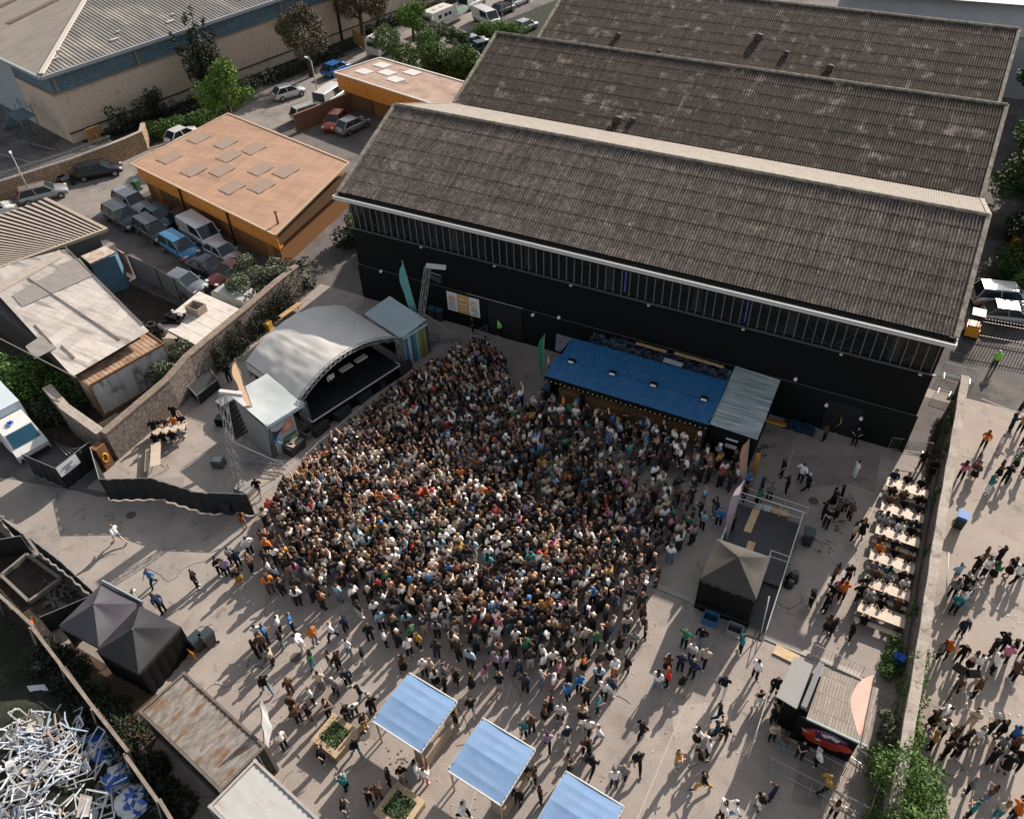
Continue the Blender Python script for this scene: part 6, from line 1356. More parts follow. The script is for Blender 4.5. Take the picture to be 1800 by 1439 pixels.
for x in (-1.5,1.5):
    for s_ in (-1,1): m_ = MB(); m_.tube(q(x,s_*.72,.35),q(x,s_*.9,.35),.35,12); m_.build('wheel', TYRE, t)
# ambulance at the left edge
a, b = G(-55,742,1.6), G(52,778,1.2); h = math.atan2((b-a).y,(b-a).x)
nosep = G(58,790,.9); t = thing('ambulance','white ambulance with blue star on the cab roof, at the left photo edge','ambulance',(nosep.x,nosep.y,0),0)
dv = (G(45,790,1.0)-G(-5,735,1.0)); h = math.atan2(dv.y,dv.x); t.rotation_euler = (0,0,h); W[t.name] = Matrix.Translation((nosep.x,nosep.y,0)) @ Matrix.Rotation(h,4,'Z'); M_ = W[t.name]; q = lambda x,y,z: M_ @ Vector((x,y,z))
VW = mat('ambulance_white',(.66,.66,.65),(.60,.60,.59),1,.4)
m_ = MB(); hw = 1.05; pr_ = [(-.0,.4),(.0,.95),(-.45,1.25),(-1.05,2.15),(-2.6,2.3),(-2.6,.4)]
vs = [q(x,-hw*(1 if z<1.4 else .9),z) for x,z in pr_]+[q(x,hw*(1 if z<1.4 else .9),z) for x,z in pr_]; m_.add(vs,[(i,i+1,7+i,6+i) for i in range(5)]+[(5,0,6,11),(5,4,3,2,1,0),(6,7,8,9,10,11)]); m_.build('cab', VW, t)
m_ = MB(); m_.add([q(-.44,-.88,1.31),q(-.44,.88,1.31),q(-1.0,.84,2.12),q(-1.0,-.84,2.12)],[(0,1,2,3)]); m_.build('windscreen', mat('blue_windscreen',(.02,.10,.16),(.015,.07,.12),1,.08), t)
m_ = MB(); m_.obox(q(-4.9,0,1.75),(4.4,2.25,2.3),h); m_.build('box_body', mat('ambulance_blue_white',(.50,.57,.62),(.46,.53,.58),1,.5), t)
m_ = MB()
for k_ in range(3): m_.obox(q(-1.75,-.15,2.345),(.5,.13,.02),h+k_*math.pi/3+.5)
m_.build('star_emblem', flat('emblem_blue',(.02,.12,.50)), t)
for s_ in (-1,1):
    m_ = MB(); m_.obox(q(-.03,s_*.8,.8),(.12,.35,.2),h); m_.build('headlight', HL, t); m_ = MB(); m_.tube(q(-.95,s_*.85,.38),q(-.95,s_*1.06,.38),.38,12); m_.build('wheel', TYRE, t)
m_ = MB(); m_.obox(q(.03,0,.5),(.12,1.9,.25),h); m_.build('bumper', TRIM, t)
m_ = MB()
for k_ in range(7): a = G(95+k_*7,775+k_*3,.1); b = G(118+k_*5,800-k_*3,1.6); m_.tube(a,b,.025)
m_.build('tube_bundle', STEEL, None, P('bundle of steel tubes leaning behind the white notice board','poles'))
# motor cycles
for k_,(px,py,c,l) in enumerate(((128,300,(.04,.22,.45),'blue covered motorcycle between the black estate and block wall'),(118,322,(.3,.3,.3),'silver scooter behind the silver white estate'),(138,320,(.03,.03,.03),'black scooter right of the silver scooter'))):
    p = G(px,py,0); t = thing('motorcycle', l, 'motorcycle', (p.x,p.y,0), .9+k_*.4); M_ = W[t.name]; q = lambda x,y,z: M_ @ Vector((x,y,z))
    for x in (-.65,.65): m_ = MB(); m_.tube(q(x,-.06,.3),q(x,.06,.3),.3,14); m_.build('wheel', TYRE, t)
    m_ = MB(); m_.obox(q(0,0,.6),(.9,.28,.35),t.rotation_euler.z); m_.obox(q(.3,0,.85),(.4,.3,.2),t.rotation_euler.z,0,0,.3); m_.build('body', flat('moto%d'%k_,c,.4), t)
    m_ = MB(); m_.obox(q(-.3,0,.86),(.7,.26,.09),t.rotation_euler.z); m_.build('seat', BLK, t); m_ = MB(); m_.tube(q(.45,-.35,1.05),q(.45,.35,1.05),.02); m_.tube(q(.65,0,.3),q(.45,0,1.05),.03); m_.build('handlebar', DARK, t)
# ------------------------------------------------------------ vegetation
def leafm(key, a, b, c=None): 
    m = mat(key, a, b, 1.3, .75, c3=c, sc3=7, th3=.56, w3=.1, det=8) if c else mat(key, a, b, 1.3, .75, det=8)
    return m
LF = {'bright':leafm('leaf_bright',(.10,.19,.022),(.05,.11,.013),(.20,.31,.05)),'mid':leafm('leaf_mid',(.05,.11,.016),(.022,.055,.009),(.10,.18,.03)),'dark':leafm('leaf_dark',(.016,.026,.010),(.008,.014,.006),(.035,.045,.018)),
      'brown':leafm('leaf_brown',(.085,.075,.035),(.05,.04,.022),(.15,.13,.07)),'sage':leafm('leaf_sage',(.12,.14,.08),(.06,.08,.04),(.2,.22,.14)),'ivy':leafm('leaf_ivy',(.055,.125,.016),(.022,.058,.009),(.14,.24,.035))}
BARK = mat('bark',(.09,.065,.045),(.05,.035,.025),6,.95)
def leaves(m, cl, n, size, r_, flatn=.0, mi=0):
    tot = sum(c[3]**2 for c in cl)
    vs = []; fs = []; 
    for (x,y,z,R,sz) in [(c[0],c[1],c[2],c[3],c[4] if len(c)>4 else 1) for c in cl]:
        k_ = int(1.45*n*R*R/tot)
        for i in range(k_):
            while True:
                a = Vector((r_.uniform(-1,1),r_.uniform(-1,1),r_.uniform(-1,1)))
                if .15 < a.length < 1: break
            a = a.normalized()*(a.length**.45)*R*(.8+.35*noise.noise(a*2.5+Vector((x,y,z)))); p = Vector((x,y,z))+Vector((a.x,a.y,a.z*sz))
            if p.z < .05: p.z = .05+r_.random()*.2
            s_ = size*.8*r_.uniform(.6,1.5); u = Vector((r_.gauss(0,1),r_.gauss(0,1),r_.gauss(0,.6))).normalized(); v = u.cross(Vector((r_.gauss(0,1),r_.gauss(0,1),r_.gauss(0,1)))).normalized()
            b = len(vs); vs += [p-u*s_,p+v*s_*.45,p+u*s_,p-v*s_*.45]; fs.append((b,b+1,b+2,b+3))
    m.add(vs, fs, mi)
def tree(px, py, h, r, kind, label, n=3500, size=.16, name='broadleaf_tree', shape='round', seed=0, cat='tree', xy=None, trunk=True, group=None):
    g = G(px,py,0) if xy is None else Vector((xy[0],xy[1],0)); r_ = random.Random(seed+int(px)); t = thing(name, label, cat, tuple(g), 0, group)
    cl = []
    tips = []
    if shape == 'round':
        for i in range(16):
            a = r_.uniform(0,6.28); e = r_.uniform(-.5,1.3); rr_ = r*r_.uniform(.35,.75); cl.append((g.x+math.cos(a)*rr_*math.cos(e),g.y+math.sin(a)*rr_*math.cos(e),h*.62+math.sin(e)*h*.3,r*r_.uniform(.26,.46)))
    elif shape == 'spiky':
        for i in range(15):
            a = r_.uniform(0,6.28); rr_ = r*r_.uniform(.1,.8); zt = h*r_.uniform(.6,1.05)*(1.1-.3*rr_/r)
            for k_ in range(4): cl.append((g.x+math.cos(a)*rr_*(.6+.15*k_),g.y+math.sin(a)*rr_*(.6+.15*k_),zt*(.4+.19*k_),r*(.26-.045*k_),2.0))
    elif shape == 'bush':
        for i in range(14):
            a = r_.uniform(0,6.28); rr_ = r*math.sqrt(r_.random())*.8; cl.append((g.x+math.cos(a)*rr_,g.y+math.sin(a)*rr_,h*r_.uniform(.3,.72),r*r_.uniform(.22,.4),.85))
    if trunk:
        m_ = MB(); top = Vector((g.x,g.y,h*.45)); m_.tube(g,top,r*.07+.05,8,r2=r*.045+.03)
        for c in cl[:9]: m_.tube(top.lerp(g,r_.uniform(0,.3)),Vector(c[:3]),r*.03+.02,5,r2=.02)
        m_.build('trunk', BARK, t)
    m_ = MB(); leaves(m_, cl, n, size, r_); m_.build('crown' if trunk else 'foliage', LF[kind], t)
    return t
def hedge(pts, w_, h, kind, label, n=4000, size=.13, seed=1, name='hedge', cat='hedge', hv=.25, z0=0, group=None):
    r_ = random.Random(seed); c0 = pts[0]; t = thing(name, label, cat, (c0[0],c0[1],z0), 0, group); cl = []
    for a, b in zip(pts, pts[1:]):
        a, b = Vector(a), Vector(b); L_ = (b-a).length; k_ = max(1,int(L_/(w_*.22)))
        for i in range(k_):
            p = a.lerp(b,(i+r_.random())/k_); hh = h*r_.uniform(1-hv,1+hv*.4); rr_ = w_*r_.uniform(.3,.55)
            for s_ in range(max(1,int(hh/(rr_*1.3)))): cl.append((p.x+r_.uniform(-.25,.25)*w_,p.y+r_.uniform(-.25,.25)*w_,z0+min(hh-rr_*.5,rr_*.6+s_*rr_*1.2),rr_,.9))
    m_ = MB(); leaves(m_, cl, n, size, r_); m_.build('foliage', LF[kind], t)
    m_ = MB()
    for c in cl[::3]: m_.tube((c[0],c[1],z0),(c[0]+r_.uniform(-.2,.2),c[1]+r_.uniform(-.2,.2),c[2]),.025,4)
    m_.build('stem', BARK, t)
    return t
tree(375,180,9.5,2.9,'dark','dark spiky conifer against the pale factory wall',5200,.2,'conifer','spiky',2)
tree(415,235,7.6,3.2,'bright','bright green leafy tree beside the back corner of the tan roofed unit',7500,.17,seed=3)
tree(548,135,8.2,3.6,'brown','brownish olive tree on the verge by the blue hatchback',6500,.17,seed=4)
tree(640,75,9.0,4.2,'brown','large dark olive tree behind the white caravan by the factory wall',6500,.18,seed=5)
tree(612,60,7.0,2.8,'dark','dark tree left of the large olive tree at the factory wall',4000,.18,seed=7)
tree(728,72,4.6,2.6,'bright','small bright green tree beside the long caravan',4200,.17,seed=6)
tree(660,20,7,3,'brown','olive tree at the top edge by the factory wall end',3000,.2,seed=9)
tree(740,16,5,2.5,'mid','dark green tree at the top edge above the long caravan',2500,.2,seed=10)
hedge([tuple(G(*q,2.0))[:2] for q in ((698,92),(730,90),(765,99),(795,111),(818,120))],5.4,6.2,'ivy','large dense dark green hedge mass beside the pink roofed ochre unit',24000,.15,3,'shrub_mass')
tree(765,80,3.4,2.3,'sage','grey green shrub between the dense hedge and the far street',2800,.15,'shrub','bush',3,'shrub',trunk=False)
tree(800,90,3.0,2.2,'mid','mid green shrub right of the grey green shrub by the street',2600,.15,'shrub','bush',4,'shrub',trunk=False)
hedge([tuple(G(830,62,0))[:2],tuple(G(880,62,0))[:2],tuple(G(925,66,0))[:2]],2.4,2.3,'bright','clipped bright green hedge behind the parked silver car at the street end',5000,.14,5,hv=.1)
hedge([(-43.4,6.5),(-42.0,9.5),(-41.2,12.5)],2.0,3.6,'dark','dark straggly shrubs against the factory wall corner',3800,.16,6,'shrub',hv=.6)
hedge([(-38.6,7.6),(-36.6,9.8),(-35.6,13),(-35.8,17)],2.6,2.6,'ivy','mid green hedge between the block wall end and the bright tree',7000,.14,7)
hedge([(-42.3,13),(-39.6,17),(-37.2,22),(-36.2,28),(-35,35)],4.2,1.0,'dark','low dark undergrowth along the foot of the factory wall',6000,.15,8,'undergrowth','shrub')
hedge([(-34.4,44),(-32.5,50),(-30.4,58)],2.2,1.6,'dark','dark undergrowth behind the long caravan at the factory wall',2500,.16,18,'undergrowth','shrub')
tree(478,508,3.6,3.1,'sage','sage green straggly bush at the corner of the ochre unit above the stone wall',6500,.14,'shrub','bush',5,'shrub',xy=(-7.9,-11.0))
tree(302,650,3.0,2.2,'sage','dusty green bush between the rusty container and the white cabin',3200,.12,'shrub','bush',6,'shrub',xy=(-6.2,-22.0),trunk=False)
hedge([(-5.7,-15.6),(-5.9,-12.5),(-6.2,-9.6),(-4.9,-8.2)],1.6,2.9,'dark','dark ivy and brush heaped over the end of the rubble wall behind the stage',5500,.13,9,'ivy','ivy')
hedge([(-5.2,-3.2),(-4.6,.2),(-3.5,3.4)],3.2,3.6,'dark','dark shrub between the ochre unit and the black hall',4200,.16,10,'shrub','shrub')
hedge([(-4.7,-1.8),(-4.2,0)],1.6,4.1,'bright','sunlit green shoots between the ochre unit and hall corner',1200,.15,11,'shrub','shrub')
hedge([(-18,-29.5),(-14.5,-27.6),(-12,-27.6),(-10.6,-28.2)],4.4,3.6,'ivy','large yellow green ivy bank behind the ambulance at the left edge',11000,.15,12,'ivy','ivy',hv=.5)
hedge([(-14.5,-31.2),(-12.5,-30.0),(-9.4,-28.4)],2.6,2.2,'dark','dark ivy trailing behind the steel tubes near the ambulance',3500,.14,13,'ivy','ivy')
t = tree(355,540,2.0,1.3,'brown','dry brown twiggy bush at the end of the grey sheet fence',500,.1,'shrub','bush',8,'shrub',xy=(-11.6,-15.2))
for k_,(x,y,h,r,l) in enumerate(((47.5,24,6.5,4.2,'tall green tree right of the first hall roof end'),(46.8,33.5,6.5,3.6,'green tree beside the middle hall roof end'),(47.2,46,7.5,3.4,'bright topped tree by the far hall roof corner'),(49.5,39.5,6,3.3,'darker tree behind the middle hall roof end'),(47.2,17.2,5,2.8,'dark green tree overhanging the car park beside the hall'))):
    tree(1700+k_*7,100,h,r,['mid','bright','mid','brown','dark'][k_],l,5500,.19,seed=30+k_,xy=(x,y))
hedge([(44.25,-24.0),(44.3,-25.6),(44.35,-27),(44.45,-28.6),(44.2,-30)],1.1,2.9,'ivy','ivy climbing over the coping of the dividing wall by the food stall',5200,.09,14,'ivy','ivy',hv=.15)
hedge([(44.5,-29.8),(44.7,-31.2),(44.9,-33),(45.0,-35),(44.8,-37.5)],3.0,4.2,'ivy','thick ivy bush swallowing the dividing wall at the bottom right',20000,.10,15,'ivy','ivy',hv=.3)
hedge([(43.1,-35),(42.9,-38.5)],1.6,1.4,'dark','dark nettles at the foot of the dividing wall, bottom right',3000,.1,16,'undergrowth','shrub')
tree(1600,1220,2.7,1.0,'sage','grey green shrub sprouting from the dividing wall beside the food stall',1600,.1,'shrub','bush',19,'shrub',xy=(43.7,-28.0),trunk=False)
hedge([(43.4,-22.6),(43.3,-24.8)],1.0,1.1,'mid','weeds at the wall foot beyond the nearest picnic table',1600,.08,17,'weeds','shrub')
for k_,y in enumerate((-3.4,-5.0,-6.2,-8.6,-12.3,-16.6,-21.0)):
    tree(1660,700,2.75,.5,'mid',['sprawling weed sprouting at the hall end of the dividing wall','second weed along the dividing wall from the hall end','third weed along the dividing wall from the hall end','fourth weed along the dividing wall, above the first tables','weed on the dividing wall beside the farthest picnic tables','weed on the dividing wall beside the middle picnic tables','weed on the dividing wall beside the nearest picnic table'][k_],420,.09,'weed','bush',40+k_,'weed',xy=(43.95+.2*(k_%2),y),trunk=False)
hedge([(43.45,-4),(43.4,-12),(43.4,-22)],.5,.5,'brown','dry brown weeds along the foot of the dividing wall behind the tables',4500,.06,20,'weeds','shrub')

hedge([(47.5,14),(47.8,20),(48.5,27)],4.5,4.6,'mid','dense green trees bordering the car park right of the first hall roof',12000,.17,31,'tree_belt','trees',hv=.5)
hedge([(48.2,29),(48.2,36),(48.6,42)],4.5,5.2,'ivy','dense green trees right of the middle and far hall roofs',12000,.17,32,'tree_belt','trees',hv=.5)
hedge([(-4.25,-20.5),(-4.5,-16),(-4.6,-11)],1.0,2.75,'dark','dark ivy hanging over the rubble wall directly behind the stage',6000,.10,33,'ivy','ivy',hv=.4)

a, b_ = G(622,74,0), G(643,90,0); t = thing('timber_fence','short yellowish timber fence beside the white caravan','fence',tuple(a))
m_ = MB(); m_.beam((a.x,a.y,.9),(b_.x,b_.y,.9),.06,1.7); m_.build('board_panel', flat('fence_ochre',(.42,.26,.09)), t); m_ = MB(); m_.tube((b_.x,b_.y,0),(b_.x,b_.y,1.9),.06); m_.build('post', WOOD, t)

hedge([tuple(G(*q,.2))[:2] for q in ((60,1130),(120,1180),(190,1260),(255,1340),(310,1410))],2.2,.8,'dark','dark weeds and brambles between the boundary fence and the scrap heap',9000,.12,41,'undergrowth','shrub',hv=.5)
# ------------------------------------------------------------ people
def joints(pose, k=0):
    r_ = random.Random(k*7+len(pose)); J = {}
    def A(n,p,r): J[n] = (Vector(p), r)
    A('pelvis',(0,0,.95),.125); A('waist',(0,.0,1.1),.112); A('chest',(0,.01,1.31),.135); A('neck',(0,.0,1.475),.052); A('jaw',(0,.02,1.56),.075); A('crown',(0,.0,1.665),.088)
    for s,n in ((-1,'l'),(1,'r')):
        A('hip'+n,(s*.09,0,.88),.09); A('knee'+n,(s*.11,.02,.50),.063); A('ankle'+n,(s*.12,-.01,.10),.042); A('toe'+n,(s*.14,.14,.045),.04)
        A('sho'+n,(s*.17,0,1.395),.062); A('elb'+n,(s*.25,-.03,1.13),.042); A('wri'+n,(s*.23,.1,.90),.030); A('hand'+n,(s*.22,.14,.82),.034); A('tip'+n,(s*.215,.165,.755),.018)
    def arm(n,e,w_,h_=None):
        s = -1 if n=='l' else 1; e=Vector((e[0]*s,e[1],e[2])); w_=Vector((w_[0]*s,w_[1],w_[2])); d=(w_-e).normalized()
        J['elb'+n]=(e,.042); J['wri'+n]=(w_,.030); J['hand'+n]=(w_+d*.08,.034); J['tip'+n]=(w_+d*.15+Vector((0,0,-.01)),.018)
    if pose=='drink': arm('r',(.25,.02,1.15),(.12,.24,1.28))
    if pose=='phone': arm('r',(.24,.03,1.13),(.07,.28,1.2)); arm('l',(.24,.03,1.13),(.07,.27,1.18))
    if pose=='cross': arm('r',(.24,.06,1.14),(-.02,.22,1.15)); arm('l',(.24,.06,1.14),(-.02,.2,1.2))
    if pose=='hips': arm('r',(.36,-.06,1.15),(.16,.04,1.0)); arm('l',(.36,-.06,1.15),(.16,.04,1.0))
    if pose=='up': arm('r',(.27,.06,1.6),(.22,.1,1.85)); arm('l',(.25,-.02,1.14),(.2,.2,1.2))
    if pose=='up2': arm('r',(.28,.05,1.58),(.2,.12,1.82)); arm('l',(.28,.05,1.58),(.2,.12,1.82))
    if pose in ('walk','run'):
        f = 1 if pose=='walk' else 1.5
        J['kneel']=(Vector((-.1,.2*f,.53)),.063); J['anklel']=(Vector((-.11,.22*f,.12)),.042); J['toel']=(Vector((-.12,.36*f,.06)),.04)
        J['kneer']=(Vector((.1,-.04*f,.5)),.063); J['ankler']=(Vector((.11,-.33*f,.16)),.042); J['toer']=(Vector((.12,-.24*f,.04)),.04)
        arm('l',(.25,-.14,1.16),(.22,-.06,.93)); arm('r',(.25,.08,1.14),(.2,.27,1.0))
    if pose=='lean':
        for n in ('waist','chest','neck','jaw','crown','shol','shor','elbl','elbr','wril','wrir','handl','handr','tipl','tipr'):
            p,r=J[n]; dz=p.z-.95; a=rad(28); J[n]=(Vector((p.x,p.y*math.cos(a)+dz*math.sin(a),.95+dz*math.cos(a)-p.y*math.sin(a))),r)
    if pose=='sit':
        for n in list(J):
            p,r=J[n]
            if not n.startswith(('knee','ankle','toe')): J[n]=(p-Vector((0,0,.42)),r)
        for s,n in ((-1,'l'),(1,'r')):
            J['knee'+n]=(Vector((s*.13,.42,.52)),.066); J['ankle'+n]=(Vector((s*.13,.42,.10)),.042); J['toe'+n]=(Vector((s*.14,.56,.045)),.04)
        arm('l',(.24,.1,.75),(.12,.36,.80)); arm('r',(.24,.1,.75),(.12,.36,.80))
    return J
BON = [('pelvis','waist','hip'),('waist','chest','torso'),('chest','neck','neckb'),('neck','jaw','neckb'),('jaw','crown','head')]
for n in 'lr': BON += [('pelvis','hip'+n,'hip'),('hip'+n,'knee'+n,'thigh'),('knee'+n,'ankle'+n,'shin'),('ankle'+n,'toe'+n,'foot'),('chest','sho'+n,'torso'),('sho'+n,'elb'+n,'uparm'),('elb'+n,'wri'+n,'forearm'),('wri'+n,'hand'+n,'hand'),('hand'+n,'tip'+n,'hand')]
def body(pose, sub, k=0):
    J = joints(pose,k); names = list(J); me = bpy.data.meshes.new('tmp'); me.from_pydata([J[n][0] for n in names], [(names.index(a),names.index(b)) for a,b,_ in BON], [])
    o = bpy.data.objects.new('tmp', me); C.objects.link(o); sk = o.modifiers.new('s','SKIN'); sk.use_smooth_shade = True; sk.branch_smoothing = .6
    for i,n in enumerate(names):
        d = me.skin_vertices[0].data[i]; r = J[n][1]; d.radius = (r,r) if n not in ('pelvis','waist','chest') else (r*1.12,r*.9); d.use_root = (n=='pelvis')
    if sub: sb = o.modifiers.new('b','SUBSURF'); sb.levels = sub; sb.render_levels = sub
    dg = bpy.context.evaluated_depsgraph_get(); ev = o.evaluated_get(dg); m = ev.to_mesh()
    V = [v.co.copy() for v in m.vertices]; F = [tuple(p.vertices) for p in m.polygons]; Nn = [v.normal.copy() for v in m.vertices]
    ev.to_mesh_clear(); bpy.data.objects.remove(o); bpy.data.meshes.remove(me)
    R = []
    for f in F:
        c = sum((V[i] for i in f), Vector())/len(f); best = None
        for a,b,lab in BON:
            pa,ra = J[a]; pb,rb = J[b]; ab = pb-pa; t = max(0,min(1,(c-pa).dot(ab)/ab.length_squared)); d = (c-(pa+ab*t)).length-lerp(ra,rb,t)
            if best is None or d < best[0]: best = (d,lab,t)
        R.append(best[1])
    return J, V, F, Nn, R
POSES = ['stand','drink','phone','cross','hips','up','up2','walk','run','lean','sit']
BD = {p: body(p,1) for p in POSES}
LO = {p: body(p,0) for p in ('stand','drink','phone','up','up2','cross')}
SK = [flat('skin_light',(.60,.37,.27),.55,var=.93),flat('skin_tan',(.40,.23,.16),.55,var=.93),flat('skin_brown',(.18,.09,.06),.55,var=.93)]
TC = dict(w=('white',(.84,.83,.80)),k=('black',(.009,.009,.010)),g=('grey',(.22,.22,.23)),b=('blue',(.05,.18,.42)),n=('navy',(.015,.03,.07)),t=('teal',(.03,.22,.24)),q=('pale blue',(.30,.48,.60)),o=('orange',(.68,.17,.03)),y=('mustard',(.50,.29,.06)),
    r=('red',(.48,.04,.03)),m=('brown',(.12,.065,.04)),p=('pink',(.55,.20,.30)),l=('lilac',(.36,.27,.42)),e=('green',(.04,.18,.09)),c=('cream',(.52,.44,.34)),d=('light denim',(.16,.26,.36)),s=('skimpy',(.02,.02,.02)),u=('rust',(.34,.10,.04)),v=('hi-vis green',(.22,.75,.10)))
HC_ = dict(k=('black',(.008,.007,.007)),m=('brown',(.038,.020,.011)),y=('blond',(.27,.17,.075)),o=('ginger',(.15,.055,.02)),w=('white capped',(.6,.6,.58)),h=('light brown',(.10,.054,.026)))
def cm(code): return flat('cloth_'+TC[code][0].replace(' ','_'), TC[code][1], .85, var=.78, sc_=6, spec=.2)
def hm(code): return flat('hair_'+HC_[code][0].replace(' ','_'), HC_[code][1], .6, var=.7)
SHOE = {'w':flat('shoe_white',(.55,.55,.54)),'k':flat('shoe_black',(.02,.02,.02))}
def shell(pose, labs, off, key, extra=None, keep=None):
    kk = (pose, key)
    if kk in shell.c: return shell.c[kk]
    J,V,F,Nn,R = BD[pose]; idx = {}; vs = []; fs = []
    for f,lab in zip(F,R):
        c = sum((V[i] for i in f), Vector())/len(f)
        if lab in labs and (keep is None or keep(c,J)):
            q = []
            for i in f:
                if i not in idx: idx[i] = len(vs); vs.append(V[i]+Nn[i]*off)
                q.append(idx[i])
            fs.append(tuple(q))
    if extra: extra(vs, fs, J)
    me = bpy.data.meshes.new(key); me.from_pydata([tuple(v) for v in vs],[],fs); me.materials.append(SK[0]); me.polygons.foreach_set('use_smooth',[True]*len(me.polygons)); me.update(); shell.c[kk] = me
    return me
shell.c = {}
def tube_into(vs, fs, p, q, r1, r2, n=8, sy=1.0):
    b = len(vs)
    for (c,r) in ((p,r1),(q,r2)):
        for k_ in range(n): a = math.tau*k_/n; vs.append(c+Vector((math.cos(a)*r,math.sin(a)*r*sy,0)))
    fs.extend([(b+k_,b+(k_+1)%n,b+n+(k_+1)%n,b+n+k_) for k_ in range(n)]); fs.append(tuple(b+n+k_ for k_ in range(n)))
def longhair(vs,fs,J):
    c = J['crown'][0]; j = J['chest'][0]; tube_into(vs,fs,c+Vector((0,-.03,.04)),c+Vector((0,-.05,-.14)),.095,.105,8,.8); tube_into(vs,fs,c+Vector((0,-.05,-.13)),j+Vector((0,-.13,.0)),.105,.07,8,.55)
def skirt(vs,fs,J):
    p = J['pelvis'][0]; tube_into(vs,fs,p+Vector((0,0,.08)),p+Vector((0,0,-.42)),.15,.25,12,.85)
def nose(vs,fs,J): pass
def bodymesh(pose):
    kk = (pose,'body')
    if kk in shell.c: return shell.c[kk]
    J,V,F,Nn,R = BD[pose]; vs = [tuple(v) for v in V]; fs = list(F); c = J['jaw'][0]; b = len(vs)
    vs += [tuple(c+Vector(q)) for q in ((-.015,.075,.0),(.015,.075,.0),(0,.11,.005),(0,.08,.05))]; fs += [(b,b+2,b+3),(b+2,b+1,b+3),(b,b+1,b+2)]
    for s_ in (-1,1):
        b = len(vs); vs += [tuple(c+Vector((s_*.083,-.01,.0))),tuple(c+Vector((s_*.10,-.02,.05))),tuple(c+Vector((s_*.085,.02,.06)))]; fs.append((b,b+1,b+2))
    me = bpy.data.meshes.new('person_body'); me.from_pydata(vs,[],fs); me.materials.append(SK[0]); me.polygons.foreach_set('use_smooth',[True]*len(me.polygons)); me.update(); shell.c[kk] = me
    return me
def hairkeep(c,J):
    k, j = J['crown'][0], J['jaw'][0]; fw = 1 if k.y > .25 else 0
    return c.z > k.z-.015 or (c.y < k.y+.035 and c.z > j.z-.035)
def mk(name, me, m, parent=None):
    o = bpy.data.objects.new(name, me); C.objects.link(o)
    if parent: o.parent = parent
    o.material_slots[0].link = 'OBJECT'; o.material_slots[0].material = m
    return o
PEOPLE = []
def person(x, y, rz, pose, top, bot, hair, long_=False, skin=0, sc2=1.0, z=0.0, hint=None, sleeve=None, botk=None):
    o = mk('person', bodymesh(pose), SK[skin]); o.location = (x,y,z); o.rotation_euler = (0,0,rz); o.scale = (sc2,)*3
    sl_ = ('hip','torso','neckb','uparm')+(('forearm',) if sleeve else ())
    kt = lambda c,J: c.z < J['neck'][0].z+.01
    if top == 's': mk('top', shell(pose,('torso',),.016,'crop_top',None,lambda c,J: c.z < J['shol'][0].z+.01), cm('k'), o)
    else: mk('top', shell(pose,sl_,.024,'long_top' if sleeve else 'tee',None,kt), cm(top), o)
    if bot == 's': mk('shorts', shell(pose,('hip','thigh'),.02,'shorts',None,lambda c,J: c.z > J['kneel'][0].z+.1 and c.z < J['waist'][0].z), cm('d'), o)
    elif botk == 'skirt': mk('skirt', shell(pose,('hip',),.016,'skirt',skirt,lambda c,J: c.z < J['waist'][0].z), cm(bot), o)
    else: mk('trousers', shell(pose,('hip','thigh','shin'),.018,'trousers',None,lambda c,J: c.z < J['waist'][0].z), cm(bot), o)
    mk('shoes', shell(pose,('foot',),.012,'shoes'), SHOE['w' if (len(PEOPLE)*7)%10 < 5 else 'k'], o)
    mk('hair', shell(pose,('head','neckb'),.02,'long_hair' if long_ else 'short_hair',longhair if long_ else None,hairkeep), hm(hair), o)
    PEOPLE.append((o,top,bot,hair,hint,pose)); return o
PR_ = random.Random(99)
def who(ox, oy, s):
    # entries: offset pixels (4x) of the feet, top, bottom [, extras: hair letter after ., W walk, L long hair, J lean, R run, facing digit]
    for e in s.split():
        q = e.split(','); px, py = ox+float(q[0])/4, oy+float(q[1])/4; top, bot = q[2][0], q[2][1]; ex = q[2][2:] if len(q[2]) > 2 else ''
        hair = ex[ex.index('.')+1] if '.' in ex else PR_.choice('kmmmhhykm'); g = G(px,py,0)
        pose = 'walk' if 'W' in ex else 'run' if 'R' in ex else 'lean' if 'J' in ex else PR_.choice(('stand','drink','phone','cross','hips','drink','stand'))
        long_ = 'L' in ex or (PR_.random() < .38 and top in 'kmpclsouew' and hair in 'mhyo')
        fd = [c for c in ex if c.isdigit()]; rz = rad(45*int(fd[0])) if fd else PR_.uniform(0,6.28)
        person(g.x,g.y,rz,pose,top,bot,hair,long_,PR_.choice((0,0,0,1,0,1,2)),PR_.uniform(.95,1.06),0,None,PR_.random()<.3,'skirt' if long_ and PR_.random()<.3 else None)
who(0,720,'850,935,ws.yR2 1090,1240,bn.kW4 1730,845,us.mL2 1560,1160,kk.mL 1610,1165,lk 1640,1080,gk 1700,1230,ky.y 1690,1105,nk 1770,1020,wk.k 1780,1140,mk 965,1365,wc.yJ6 1160,1430,nk.kJ2 1085,100,kk 1395,1250,kk.k')
